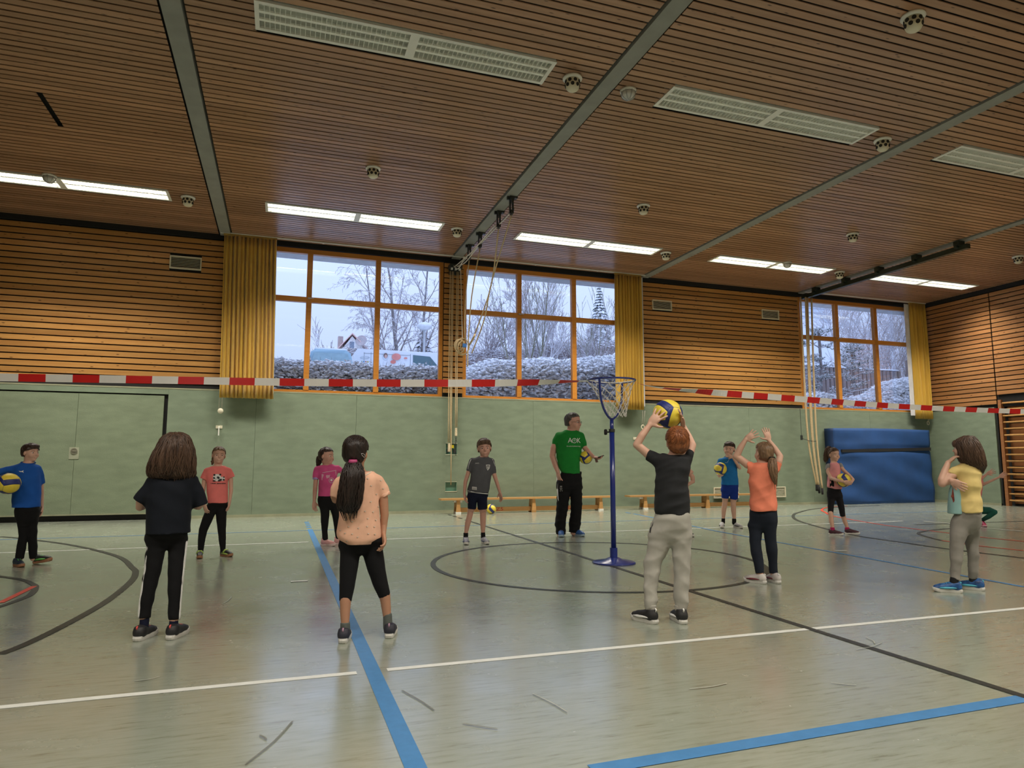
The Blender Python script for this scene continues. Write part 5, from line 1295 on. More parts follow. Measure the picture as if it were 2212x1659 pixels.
    def sock(s, ch, mat, name='sock'):
        P, R = s.chain(ch); fl = s.fld([p_chain(P, R)]); fl.add(p_chain(P, R, True, False)); return s.mesh(fl, name, mat)
    # ---- hair
    def haircap(s, mat, front=.12, low=-.30, thick=.035, fringe=None, seed=1, strands=0, extra=[], name='hair', crown=(0, -.25, .45), amp=.0035, part=0, side=.0, wid=1.0, back=.0, ears=True):
        """front: z of the hairline over the face, low: lower edge at the back (units of head height)"""
        T, H, A = s.T, s.H, s.A; E = lambda p, r: p_ell(T(p), np.array(r)*H, A)
        prs = [E((0, -.06, .125), ((.355+thick)*wid, .43+thick, .375+thick)), E((0, -.14, -.05), (.335*wid+thick*.8, .33+thick+back, .34))]+[E(p, r) for p, r in extra]
        fl = s.fld(prs, s.h)
        for q in prs: fl.add(q, .05*H)
        # remove the face side and what is below the nape
        X, Y, Z = fl.ax[0][:, None, None]-s.hc[0], fl.ax[1][None, :, None]-s.hc[1], fl.ax[2][None, None, :]-s.hc[2]
        q = [(A[i][0]*X+A[i][1]*Y+A[i][2]*Z)/H for i in range(3)]
        facecut = np.minimum(q[1]-.02-side, (front+.10*np.cos(q[0]*4))-q[2])   # positive inside the removed face volume
        f = np.maximum(fl.F, (facecut*H).astype(np.float32))
        f = np.maximum(f, ((low-q[2])*H).astype(np.float32))
        if ears: f = np.maximum(f, (np.minimum((1-np.sqrt(((q[1]+.01)/.13)**2+((q[2]+.08)/.19)**2))*.12, np.abs(q[0])-.24)*H).astype(np.float32))
        fl.F = f.astype(np.float32)
        fl.disp(wrinkle(amp, 60, seed, (1, 1, .35)))
        o = s.mesh(fl, name, mat); s.hair = o
        if strands:
            m = MB(); rr = random.Random(seed)
            for k in range(strands):
                th = rr.uniform(0, 6.283); cr = np.array(crown); pts = []
                n0 = unit(cr); t1 = unit(cr3(n0, (1, .2, .1))); t2 = cr3(n0, t1); dirv = t1*math.cos(th)+t2*math.sin(th)
                a0 = rr.uniform(.0, .9); ln = rr.uniform(.35, .8)
                ok = True
                for j in range(6):
                    a = a0+ln*j/5; sw = .25*j/5*(1 if rr else 1); dd = n0*math.cos(a)+(dirv*math.cos(sw)+cr3(n0, dirv)*math.sin(sw))*math.sin(a)
                    p = np.array([0, -.06, .125])+dd*np.array([(.36+thick)*wid, .435+thick, .38+thick])*(1.0+.012*math.sin(j*1.3))
                    if (p[1] > .0+side and p[2] < front+.08) or p[2] < low+.02: ok = False; break
                    pts.append(s.W(T(p)))
                if len(pts) >= 3: m.tube(pts, [.0022+.0025*math.sin(math.pi*(j+.5)/len(pts)) for j in range(len(pts))], 4, False)
            if m.v: tag(m.build('strands', mat, o, True), kind='stuff')
        return o
    def hairfall(s, rows, hd, mat, seed=1, strands=120, parent=None, name='hair_fall', cyo=0.0, wav=.006, amp=.006, jag=.02, th=(-1.9, 1.9), r0=.0045, top_round=True):
        """hanging hair given by silhouette rows (top to bottom)"""
        z, cx, cy, hw, hd_ = s.rows(rows, hd, cyo); lo = p_loft(z, cx, cy, hw, hd_, 2.0)
        fl = s.fld([lo], s.h); fl.add(lo); fl.disp(wrinkle(amp, 55, seed, (1.6, 1.6, .22)))
        o = s.mesh(fl, name, mat, parent)
        o_ = np.argsort(z)[::-1]; z, cx, cy, hw, hd_ = [np.asarray(q)[o_] for q in (z, cx, cy, hw, hd_)]
        m = MB(); rr = random.Random(seed); tt = np.linspace(0, 1, len(z))
        for k in range(strands):
            a = rr.uniform(*th); pts = []; t0 = rr.uniform(0, .45); t1 = rr.uniform(.75, 1.0); ph = rr.uniform(0, 6.28); ex = rr.uniform(.97, 1.05)
            for j in range(11):
                t = t0+(t1-t0)*j/10; g = lambda q: np.interp(t, tt, q)
                b = a+.10*math.sin(ph+t*5)
                pts.append(s.W((g(cx)+g(hw)*ex*math.sin(b)+wav*math.sin(ph+t*14), g(cy)+g(hd_)*ex*math.cos(b), g(z)-(jag*rr.random() if t1 > .97 and j == 10 else 0))))
            m.tube(pts, [r0*(.5+.6*math.sin(math.pi*min(1, (j+1.5)/10))) if j < 10 else r0*.25 for j in range(11)], 4, False)
        for k in range(strands//5):
            a = rr.uniform(*th); pts = []; t0 = rr.uniform(0, .5); t1 = rr.uniform(.7, 1.08); ph = rr.uniform(0, 6.28); ex = rr.uniform(1.0, 1.10)
            for j in range(9):
                t = t0+(t1-t0)*j/8; tc_ = min(t, 1.0); g = lambda q: np.interp(tc_, tt, q); b = a+.10*math.sin(ph+t*6)
                e_ = 1+(ex-1)*math.sin(math.pi*j/8*.7); pts.append(s.W((g(cx)+g(hw)*e_*math.sin(b)+wav*math.sin(ph+t*12), g(cy)+g(hd_)*e_*math.cos(b), g(z)-max(0, t-1)*.25)))
            m.tube(pts, [r0*.32]*8+[r0*.1], 3, False)
        if m.v: tag(m.build('strands', mat, o, True), kind='stuff')
        return o
    # ---- prints on cloth: 2D outlines in crop pixels dropped on the cloth surface
    def project(s, obj, pts2, off=.0025):
        if getattr(s, '_bv', (None,))[0] is not obj:
            me = obj.data; V = [v.co.copy() for v in me.vertices]; F = [tuple(p.vertices) for p in me.polygons]; s._bv = (obj, BVHTree.FromPolygons(V, F))
        bv = s._bv[1]; out = []; last = None
        for (x, y) in pts2:
            d = unit(ray(*s.px((x, y)))); h = bv.ray_cast(Vector(CP), Vector(d))
            if h[0] is None: p = np.array(CP+d*(last if last else np.linalg.norm(s.P0-CP)))
            else: last = h[3]; p = np.array(CP+d*(h[3]-off))
            out.append(p)
        return out
    def decal(s, obj, polys, mat, name='print', off=.0045):
        m = MB()
        for poly in polys:
            c = np.mean(poly, 0); n = len(poly)
            P = s.project(obj, list(poly)+[tuple(c)], off); m.add(P, [(i, (i+1) % n, n) for i in range(n)])
        o = m.build(name, mat, obj, False)
        if len(polys) > 1: tag(o, kind='stuff')
        return o
    def lettering(s, obj, text, x, y, size, mat, name='lettering', rot=0, off=.008, sx=1.0):
        v, f = text_mesh(text, size); c, sn = math.cos(rot), math.sin(rot)
        P = s.project(obj, [(x+p[0]*sx*c+p[1]*sn, y+p[0]*sx*sn-p[1]*c) for p in v], off)
        return mk(name, P, f, mat, obj)
def ellp(cx, cy, a, b, n=18, rot=0): return [(cx+a*math.cos(t)*math.cos(rot)-b*math.sin(t)*math.sin(rot), cy+a*math.cos(t)*math.sin(rot)+b*math.sin(t)*math.cos(rot)) for t in np.linspace(0, 2*math.pi, n+1)[:-1]]

# ------------------------------------------------------------------ volleyballs
BY = M('ball_yellow', (.78, .62, .06), .45, .05, 30, bump=.15, bscale=300); BB = M('ball_blue', (.016, .028, .17), .45, .1, 30, bump=.15, bscale=300); BWT = M('ball_print', (.55, .6, .75), .5)
def volleyball(c, r, rot, label, text=True):
    root = empty('volleyball', tuple(c)); tag(root, label, 'volleyball', 'yellow and blue volleyballs')
    Rm = np.array(Matrix.Rotation(rot[0], 3, 'X') @ Matrix.Rotation(rot[1], 3, 'Y') @ Matrix.Rotation(rot[2], 3, 'Z'))
    faces = [((1, 0, 0), (0, 1, 0), (0, 0, 1)), ((-1, 0, 0), (0, 0, 1), (0, 1, 0)), ((0, 1, 0), (0, 0, 1), (1, 0, 0)), ((0, -1, 0), (1, 0, 0), (0, 0, 1)), ((0, 0, 1), (1, 0, 0), (0, 1, 0)), ((0, 0, -1), (0, 1, 0), (1, 0, 0))]
    MB().lathe([(max(.0005, r*.975*math.sin(a)), -r*.975*math.cos(a)) for a in np.linspace(0, math.pi, 15)], c, 24).build('bladder', BB, root, True)
    for (n, e1, e2) in faces:
        n, e1, e2 = [np.array(q, float) for q in (n, e1, e2)]
        for (u0, u1, mt) in ((-1, -.52, BB), (-.52, .52, BY), (.52, 1, BB)):
            NU, NV = (10 if mt is BY else 6), 14; v = []; f = []
            for i in range(NU+1):
                for j in range(NV+1):
                    a = u0+(u1-u0)*(.015+.97*i/NU); b = -1+2*(.008+.984*j/NV)
                    bend = (.16*(1-b*b)*(1 if a > 0 else -1)*(1-abs(abs(a)-.52)/.52)); aa = a+bend
                    p = unit(n+e1*math.tan(aa*math.pi/4)+e2*math.tan(b*math.pi/4))
                    edge = min(i, NU-i, j*1.0, NV-j); rad = r*(1.0 if edge >= 1 else .982)
                    v.append(np.asarray(c)+Rm@(p*rad))
            for i in range(NU):
                for j in range(NV): a = i*(NV+1)+j; f.append((a, a+NV+1, a+NV+2, a+1))
            mk('ball_panel', v, f, mt, root, True)
    return root
# ------------------------------------------------------------------ the people
WS = M('white_sole', (.62, .61, .57), .6, .06); GUM = M('gum_sole', (.30, .14, .07), .6, .08); BKC = cloth('black_fabric', (.007, .007, .008)); NVC = cloth('navy_fabric', (.008, .011, .03))
BKS = M('black_shoe', (.015, .015, .017), .55, .2); WHC = M('white_print', (.72, .72, .70), .6, .03)
H_DK = hairm('dark_brown_hair', (.045, .026, .018), (.022, .012, .009)); H_BK = hairm('black_hair', (.022, .013, .010), (.010, .007, .006))
H_BR = hairm('brown_hair', (.11, .065, .038), (.06, .034, .02)); H_RED = hairm('auburn_hair', (.25, .085, .028), (.14, .042, .014)); H_FAIR = hairm('fair_hair', (.20, .12, .065), (.12, .07, .038)); H_GREY = hairm('grey_hair', (.085, .078, .072), (.045, .04, .038)); H_MID = hairm('long_brown_hair', (.085, .048, .030), (.04, .022, .014))
SOCKG = cloth('grey_sock', (.10, .11, .10)); 
def fin(p, legs, socks=()):
    for ch in legs: p.limb(ch)
    p.body()

# 1 boy in blue with a ball at the left edge
p = Person('boy in blue sports shirt and black trousers holding a ball at the left edge', (0, 940), 5.53, [((160, 1555), (290, 1588)), ((375, 1538), (650, 1548))])
p.ankle_y = [1490, 1470]; p.hairmat = H_DK
p.head((368, 210), 258, 42, 0, 0, neck=(335, 345), nr=.042)
p.shirt([(325, 275, 385, .05), (345, 205, 425, .075), (385, 150, 470, .09), (470, 150, 490, .10), (560, 150, 492, .10), (700, 145, 492, .10), (790, 140, 488, .105), (860, 137, 482, .11)], .1, [[(455, 400, 46, 0), (490, 480, 44, -.02), (503, 575, 36, -.03)], [(180, 405, 52, 0), (80, 415, 48, .02), (-45, 455, 44, .04)]], cloth('blue_sport_fabric', (.012, .085, .36)), 11, collar=cloth('blue_collar', (.01, .05, .24)))
sh = p.sh
p.decal(sh, [[(222, 425), (248, 432), (262, 428), (283, 418), (276, 432), (284, 452), (270, 442), (256, 440), (240, 440)]], WHC, 'leaping_cat_logo')
p.pants([(850, 172, 480, .10), (900, 178, 478, .105), (960, 190, 465, .10), (1010, 200, 455, .09)], .1, [p.legdz([(265, 930, 80), (275, 1080, 64), (280, 1200, 56), (255, 1330, 58), (235, 1470, 54)], 0), p.legdz([(392, 930, 85), (385, 1080, 64), (385, 1200, 58), (392, 1330, 56), (398, 1470, 52)], 1)], BKC, 12)
p.arm([(455, 410, 34), (495, 600, 30, -.05), (500, 730, 26, -.07), (502, 850, 19, -.06)], (490, 965), (-1, .3, 0), .13, curl=.35, thumb=1)
p.arm([(170, 410, 36), (20, 440, 34, .03), (-120, 520, 30, .06), (-70, 590, 26, .15), (-25, 622, 21, .20)], (95, 628, .22), (.3, -1, .2), .14, curl=.3, thumb=1)
p.haircap(H_DK, .12, -.22, .045, strands=70, seed=3, extra=[((0, .22, .36), (.30, .18, .14))])
fin(p, [])
p.shoe(0, .21, M('navy_green_shoe', (.018, .03, .05), .55, .3), GUM, M('lime_lace', (.12, .50, .08), .5)); p.shoe(1, .225, M('black_green_shoe', (.015, .02, .018), .5, .3), GUM, M('lime_lace', (0, 0, 0)), lift=.16, stripe=M('lime_lace', (0, 0, 0)))
bc = p.W(p.L(102, 580, .20)); volleyball(bc, .108, (.5, .3, 2.2), 'volleyball under the arm of the boy at the left edge')

# 2 girl with long brown hair, from behind
p = Person('girl with long brown hair in loose dark navy top, seen from behind', (270, 920), 3.456, [((95, 1606), (212, 1556)), ((338, 1597), (450, 1545))])
p.ankle_y = [1450, 1450]; p.hairmat = H_MID
p.head((385, 185), 262, 170, 0, 0, neck=(375, 345), face=False)
NV2 = cloth('dark_navy_top', (.006, .008, .013))
p.shirt([(335, 335, 425, .06), (352, 250, 480, .08), (380, 190, 530, .095), (450, 165, 510, .11), (540, 155, 500, .115), (640, 157, 495, .12), (720, 157, 490, .12), (797, 153, 490, .125)], .12, [[(215, 410, 48, 0), (170, 480, 56, 0), (103, 563, 54, -.01)], [(505, 415, 48, 0), (535, 490, 58, 0), (566, 592, 62, -.01)]], NV2, 21, amp=.004, neckcut=False)
BKT = cloth('black_tracksuit', (.006, .006, .007))
l0, l1 = p.legdz([(243, 860, 78), (205, 1080, 62), (185, 1180, 58), (158, 1320, 51), (145, 1430, 46)], 0), p.legdz([(393, 860, 76), (382, 1080, 60), (376, 1160, 57), (370, 1320, 48), (365, 1447, 44)], 1)
p.pants([(790, 165, 468, .11), (815, 163, 468, .115), (845, 160, 468, .11)], .11, [l0, l1], BKT, 22, amp=.0035)
for ch, sg in ((l0, -1), (l1, 1)):
    P, R = p.chain(ch)
    for k in range(3 if sg > 0 else 2):
        an = sg*(1.05+.22*k); MB().tube([p.W(a+np.array([math.sin(an)*r*.99, math.cos(an)*r*.99, 0])) for a, r in zip(smooth_poly(P, 4), np.interp(np.linspace(0, 1, len(P)*4-3), np.linspace(0, 1, len(R)), R))], .0042, 5).build('side_stripe', WHC, p.pn, True)
p.arm([(215, 410, 40), (118, 560, 36, -.02), (112, 606, 33, -.06), (170, 590, 26, -.24)], (215, 585, -.33), (0, 0, 1), .13, thumb=-1)
p.arm([(505, 415, 40), (560, 575, 36, -.02), (548, 600, 32, -.06), (470, 585, 26, -.24)], (430, 580, -.33), (0, 0, 1), .13, thumb=1)
p.haircap(H_MID, .15, -.35, .05, strands=0, seed=5, wid=1.02, ears=False)
p.hairfall([(52, 340, 430, .06), (75, 295, 468, .085), (110, 268, 490, .105), (160, 245, 505, .12), (215, 215, 513, .125), (260, 193, 517, .125), (310, 178, 520, .12), (355, 170, 520, .11), (385, 190, 512, .09), (400, 240, 490, .06)], .1, H_MID, 6, 300, p.hair, wav=.007, jag=.06, r0=.005, cyo=.02, amp=.007)
fin(p, [])
for i, ch in enumerate(([(148, 1420, 36), (142, 1500, 36)], [(365, 1440, 34), (362, 1500, 36)])): p.sock(p.legdz([(q[0], q[1], q[2], p.footdz(i)) for q in ch], i) if 0 else [(q[0], q[1], q[2], p.footdz(i)) for q in ch], NVC)
RED_ = M('coral_trim', (.62, .08, .07), .5)
for i in (0, 1): p.shoe(i, .215, BKS, WS, RED_, stripe=None)

# 3 girl in coral panda shirt
p = Person('girl in coral panda print shirt and black leggings facing the viewer', (410, 950), 6.142, [((132, 1545), (126, 1592)), ((405, 1538), (570, 1556))])
p.ankle_y = [1500, 1480]; p.hairmat = H_FAIR
p.head((385, 208), 246, 6, 2, -2, neck=(372, 352), nr=.042)
CORAL = cloth('coral_fabric', (.76, .19, .175))
p.shirt([(340, 325, 440, .05), (358, 262, 490, .07), (390, 210, 535, .085), (450, 205, 530, .09), (520, 215, 512, .095), (600, 220, 506, .10), (700, 228, 506, .10), (780, 236, 508, .105), (836, 240, 505, .11)], .1, [[(225, 420, 44), (205, 470, 50), (185, 520, 52)], [(520, 420, 42), (540, 460, 44), (556, 498, 42)]], CORAL, 31, neck_r=.062)
sh = p.sh; PBK = M('print_black', (.015, .015, .017), .7)
p.decal(sh, [ellp(362, 502, 56, 48), ellp(437, 518, 30, 28)], WHC, 'panda_print_white')
p.decal(sh, [ellp(326, 466, 14, 13), ellp(404, 462, 14, 12), ellp(322, 507, 15, 12, 14, .6), ellp(377, 502, 20, 15, 14, .6), ellp(346, 520, 7, 4), ellp(400, 535, 30, 14, 14, -.4), ellp(322, 545, 22, 8), ellp(452, 495, 10, 9), ellp(450, 530, 16, 10)], PBK, 'panda_print_black', off=.008)
p.decal(sh, [[(x, 574), (x+w_, 573), (x+w_, 584), (x, 585)] for x, w_ in ((277, 6), (290, 14), (308, 12), (324, 20), (358, 10), (371, 14), (388, 10), (401, 12), (418, 10), (431, 14), (448, 10), (461, 14))], PBK, 'small_caption')
p.pants([(828, 246, 502, .10), (860, 238, 500, .105), (890, 225, 499, .10)], .1, [p.legdz([(288, 920, 72), (230, 1060, 68), (180, 1190, 60), (155, 1330, 48), (142, 1495, 36)], 0), p.legdz([(418, 930, 76), (420, 1070, 66), (424, 1190, 58), (432, 1330, 46), (440, 1475, 36)], 1)], BKC, 32, amp=.002)
p.arm([(220, 420, 32), (190, 560, 31), (172, 700, 27), (192, 850, 20, .03)], (222, 975, .06), (.7, -.4, 0), .135, curl=.3, thumb=1)
p.arm([(522, 420, 32), (545, 530, 31), (548, 680, 27), (532, 810, 19, .02)], (508, 940, .04), (-.9, -.2, 0), .135, curl=.25, thumb=-1)
p.haircap(H_FAIR, .20, -.28, .03, seed=7, strands=60); p.hairfall([(235, 300, 325, .03, -.06), (290, 288, 318, .03, -.06), (330, 290, 308, .02, -.06)], .03, H_FAIR, 8, 12, p.hair)
fin(p, [])
BG = M('black_lime_shoe', (.02, .024, .02), .5, .3); LM = M('lime_strap', (.35, .50, .10), .5)
p.shoe(0, .20, BG, GUM, None, straps=LM); p.shoe(1, .20, BG, GUM, None, straps=LM, stripe=LM)

# 4 girl in pink shirt looking right
p = Person('girl in bright pink shirt and pale pink shoes looking right', (660, 950), 6.635, [((228, 1518), (425, 1526)), ((435, 1500), (610, 1503))], skin='c')
p.ankle_y = [1440, 1410]; p.hairmat = H_DK
p.head((305, 238), 258, 58, 0, -4, neck=(300, 372), nr=.042, mouth='open')
PINK = cloth('pink_fabric', (.60, .085, .25))
p.shirt([(352, 265, 375, .05), (368, 200, 430, .075), (400, 150, 470, .085), (450, 160, 470, .09), (540, 190, 450, .095), (620, 190, 430, .10), (720, 184, 420, .10), (808, 180, 420, .105)], .1, [[(165, 425, 44), (155, 480, 48), (148, 545, 47)], [(462, 405, 40), (490, 425, 40), (518, 452, 34)]], PINK, 41)
sh = p.sh; PALE = M('pale_print', (.62, .33, .42), .7)
p.decal(sh, [[(230, 492), (440, 445), (440, 515), (330, 545), (230, 582)]], PALE, 'faded_block_print'); p.decal(sh, [ellp(371, 582, 40, 42)], PALE, 'round_print'); p.decal(sh, [ellp(371, 580, 28, 30)], PINK, 'round_print_ring', off=.008); p.decal(sh, [ellp(371, 578, 16, 17)], WHC, 'round_print_core', off=.0115)
p.decal(sh, [[(x, 468-(x-245)*.18), (x+12, 466-(x-245)*.18), (x+12, 474-(x-245)*.18), (x, 476-(x-245)*.18)] for x in range(245, 440, 20)], WHC, 'dotted_print')
LIL = cloth('lilac_cuff', (.36, .27, .52))
for ch in ([(149, 532, 49), (147, 568, 47)], [(510, 444, 37), (524, 458, 35)]):
    P, R = p.chain(ch); f2 = p.fld([p_chain(P, R)]); f2.add(p_chain(P, R, True, True)); p.mesh(f2, 'sleeve_cuff', LIL, sh)
p.pants([(800, 183, 420, .10), (860, 185, 440, .10), (930, 205, 455, .095)], .1, [p.legdz([(262, 880, 80), (280, 1050, 62), (276, 1180, 55), (274, 1300, 43), (282, 1440, 38)], 0), p.legdz([(390, 900, 68), (435, 1060, 58), (450, 1190, 50), (458, 1300, 42), (470, 1415, 36)], 1)], BKC, 42, amp=.002)
p.arm([(165, 430, 32), (145, 600, 33), (133, 740, 30), (125, 890, 22, .02)], (128, 1010, .04), (.5, .6, 0), .14, curl=.25, thumb=1)
p.arm([(465, 410, 32), (525, 470, 31), (565, 560, 28), (560, 680, 20, .05)], (560, 790, .06), (-1, 0, 0), .14, thumb=-1)
p.haircap(H_DK, .20, -.25, .035, seed=9, strands=60); p.hairfall([(235, 170, 230, .05, -.06), (280, 155, 235, .055, -.06), (330, 158, 220, .05, -.06), (395, 162, 185, .03, -.06)], .05, H_DK, 10, 40, p.hair)
fin(p, [])
PKS = M('pale_pink_shoe', (.62, .33, .32), .6, .06)
for i in (0, 1): p.shoe(i, .22, PKS, M('pale_pink_sole', (.62, .48, .46), .6), None, h=.07)

# 5 girl in peach shirt with ponytail, from behind
p = Person('girl with dark ponytail in peach dotted shirt, seen from behind', (690, 930), 3.528, [((178, 1622), (212, 1568)), ((530, 1583), (562, 1532))], skin='b')
p.ankle_y = [1490, 1470]; p.hairmat = H_BK
p.head((276, 172), 250, 165, -3, 3, neck=(300, 318), nr=.045, face=False)
PEACH = cloth('peach_fabric', (.74, .43, .30)); PEACHH = cloth('peach_hem', (.77, .46, .33))
p.shirt([(312, 265, 405, .06), (326, 205, 430, .08), (350, 160, 455, .095), (400, 140, 462, .105), (480, 146, 450, .11), (560, 150, 450, .115), (640, 152, 458, .115), (720, 142, 466, .12), (790, 133, 472, .125), (825, 142, 470, .125), (848, 180, 445, .12), (857, 215, 400, .11)], .115, [[(155, 395, 46), (130, 450, 44), (118, 505, 38, .0)], [(450, 390, 46), (478, 440, 48), (497, 495, 44)]], PEACH, 51, amp=.004
)
sh = p.sh; MB().tube(p.project(sh, [(332, 346), (352, 341), (372, 331), (388, 319), (396, 312)], .001), .004, 6).build('neck_binding', M('cream_binding', (.72, .62, .50), .8), sh, True)
DOT = M('flower_print', (.62, .52, .42), .7); DOT2 = M('flower_print_dark', (.32, .17, .10), .7); rr_ = random.Random(5); dots = []
for (x, y) in ((370, 365), (396, 420), (488, 442), (437, 485), (393, 543), (348, 615), (370, 670), (277, 640), (197, 680), (297, 743), (222, 733), (250, 695), (421, 733), (374, 786), (292, 812), (195, 782), (433, 682), (365, 730), (318, 566), (250, 788), (209, 842), (452, 580), (330, 520), (470, 380), (425, 790), (340, 440), (160, 760), (410, 620)): dots.append((x, y))
p.decal(sh, [ellp(x, y, 6.5, 5, 8) for x, y in dots], DOT, 'flower_dots', off=.002); p.decal(sh, [ellp(x-5, y+4, 6, 2.2, 8, .7) for x, y in dots], DOT2, 'flower_leaves', off=.0025)
P, R = p.chain([(492, 478, 48), (500, 500, 45)]); f2 = p.fld([p_chain(P, R)]); f2.add(p_chain(P, R, True, True)); f2.disp(wrinkle(.004, 70, 3)); p.mesh(f2, 'rolled_cuff', PEACHH, sh)
l0 = p.legdz([(238, 890, 80), (222, 1060, 68), (212, 1180, 58), (198, 1302, 46)], 0); l1 = p.legdz([(400, 890, 82), (436, 1060, 68), (470, 1180, 56), (497, 1262, 46)], 1)
p.pants([(810, 158, 478, .115), (840, 160, 486, .12), (872, 160, 488, .115)], .11, [l0, l1], cloth('black_leggings', (.006, .006, .007)), 52, amp=.0015, name='capri_leggings')
p.arm([(455, 395, 40), (488, 520, 37), (496, 640, 33), (490, 720, 28, .0), (488, 785, 20, .02)], (497, 880, .06), (-1, .2, 0), .14, curl=.55, thumb=-1)
p.arm([(155, 395, 40), (120, 500, 36, -.01), (125, 525, 32, -.05), (175, 480, 24, -.22)], (200, 420, -.27), (0, 1, 0), .14, thumb=1)
p.haircap(H_BK, .10, -.30, .05, strands=110, seed=12, crown=(.05, .1, .5))
p.hairfall([(235, 225, 300, .045, .08), (262, 212, 312, .06, .09), (300, 190, 330, .07, .10), (350, 183, 334, .075, .11), (420, 170, 326, .075, .115), (500, 156, 316, .075, .12), (560, 150, 308, .065, .125), (598, 168, 290, .045, .125), (615, 195, 270, .03, .125)], .07, H_BK, 13, 190, p.hair, name='ponytail', wav=.010, jag=.06, r0=.0055)
q = p.W(p.L(256, 238, .115)); MB().lathe([(.002, -.012), (.024, -.014), (.03, 0), (.024, .014), (.002, .012)], q, 12).build('hair_tie', M('magenta_tie', (.40, .05, .16), .6), p.hair, True)
P = p.project(p.hair, [(318, 178), (330, 174), (345, 185), (348, 198), (340, 204), (326, 190)], .004); MB().tube(P, .0028, 6, closed=True).build('hair_clip', M('silver_clip', (.65, .66, .68), .25, metal=.8), p.hair, True)
fin(p, [p.legdz([(198, 1285, 42), (196, 1380, 38), (196, 1470, 30), (196, 1530, 30)], 0) if 0 else [(198, 1285, 42, p.footdz(0)*.75), (196, 1380, 38, p.footdz(0)*.85), (196, 1470, 30, p.footdz(0)), (196, 1530, 30, p.footdz(0))], [(497, 1250, 42, p.footdz(1)*.75), (508, 1340, 37, p.footdz(1)*.85), (517, 1430, 30, p.footdz(1)), (520, 1500, 30, p.footdz(1))]])
p.sock([(197, 1460, 36, p.footdz(0)), (196, 1540, 38, p.footdz(0))], SOCKG); p.sock([(518, 1392, 34, p.footdz(1)), (522, 1500, 37, p.footdz(1))], SOCKG)
NVS = M('navy_mauve_shoe', (.022, .022, .035), .6, .3); MV = M('mauve_trim', (.42, .25, .34), .5)
for i in (0, 1): p.shoe(i, .205, NVS, WS, MV)

# 6 boy in grey jersey
p = Person('boy in grey jersey and navy shorts facing the viewer', (980, 935), 6.508, [((165, 1545), (180, 1590)), ((395, 1545), (490, 1577))], skin='c')
p.ankle_y = [1450, 1450]; p.hairmat = H_BR
p.head((432, 215), 262, 4, -2, 4, neck=(418, 352), nr=.042, mouth='open')
GREY = cloth('grey_jersey', (.085, .088, .098))
p.shirt([(335, 365, 472, .05), (350, 300, 515, .072), (378, 245, 548, .085), (440, 245, 548, .09), (550, 245, 535, .095), (650, 230, 522, .10), (740, 204, 508, .105), (800, 190, 498, .11), (838, 197, 490, .11)], .1, [[(262, 395, 44), (235, 460, 42), (207, 540, 37)], [(530, 405, 44), (550, 480, 40), (566, 572, 34)]], GREY, 61, collar=cloth('jersey_collar', (.05, .052, .06)))
sh = p.sh
p.decal(sh, [[(455, 448), (512, 448), (507, 495), (478, 530), (460, 495)]], WHC, 'crest'); p.decal(sh, [[(463, 458), (504, 458), (499, 492), (478, 516), (467, 492)]], M('crest_dark', (.04, .04, .05), .6), 'crest_field', off=.008); p.decal(sh, [[(472, 468), (479, 468), (483, 495), (489, 468), (496, 468), (486, 508), (480, 508)]], WHC, 'crest_figure', off=.0115)
p.lettering(sh, 'JAKO', 330, 428, 20, WHC, 'maker_lettering', sx=1.1)
p.decal(sh, [[(258, 756), (325, 762), (325, 803), (258, 797)]], M('label_patch', (.60, .60, .58), .7), 'hem_patch'); p.decal(sh, [[(266+k*14, 768+k*1.3), (275+k*14, 769+k*1.3), (275+k*14, 794+k*1.3), (266+k*14, 793+k*1.3)] for k in range(4)], M('patch_grey', (.30, .30, .31), .7), 'patch_marks', off=.007)
MB().tube(p.project(sh, [(200, 815), (260, 830), (340, 845), (420, 853), (485, 858)], .002), .006, 6).build('hem_piping', WHC, sh, True)
for a in ([(245, 375), (222, 420), (200, 510)], [(545, 372), (568, 420), (583, 470)]): MB().tube(p.project(sh, a, .002), .004, 5).build('shoulder_piping', WHC, sh, True)
p.pants([(820, 200, 485, .10), (860, 197, 482, .105), (890, 195, 480, .10)], .1, [p.legdz([(262, 930, 66), (258, 1000, 62), (254, 1066, 60)], 0), p.legdz([(402, 930, 72), (402, 1000, 70), (405, 1068, 68)], 1)], NVC, 62, name='shorts')
dz0, dz1 = p.footdz(0), p.footdz(1)
p.arm([(262, 395, 32), (210, 545, 31), (165, 690, 27), (150, 860, 19, .03)], (168, 975, .05), (.9, .3, 0), .14, curl=.25, thumb=1)
p.arm([(530, 405, 32), (568, 580, 31), (608, 700, 26), (648, 835, 19, .02)], (678, 965, .03), (-.8, .5, 0), .14, curl=.15, thumb=-1)
p.haircap(H_BR, .13, -.22, .05, seed=14, strands=90, extra=[((.02, .26, .37), (.31, .15, .12))])
fin(p, [[(252, 1000, 52, dz0*.4), (230, 1150, 41, dz0*.6), (198, 1270, 40, dz0*.8), (174, 1400, 27, dz0), (170, 1480, 26, dz0)], [(408, 1000, 52, dz1*.4), (412, 1150, 43, dz1*.6), (412, 1270, 40, dz1*.8), (412, 1400, 27, dz1), (412, 1480, 26, dz1)]])
p.sock([(171, 1403, 33, dz0), (170, 1480, 34, dz0)], BKC); p.sock([(412, 1398, 31, dz1), (415, 1480, 33, dz1)], BKC)
WNS = M('white_navy_shoe', (.42, .42, .44), .55, .3, rgb2=(.10, .11, .18))
for i in (0, 1): p.shoe(i, .215, WNS, WS, WHC, stripe=M('navy_stripe', (.02, .03, .08), .5))

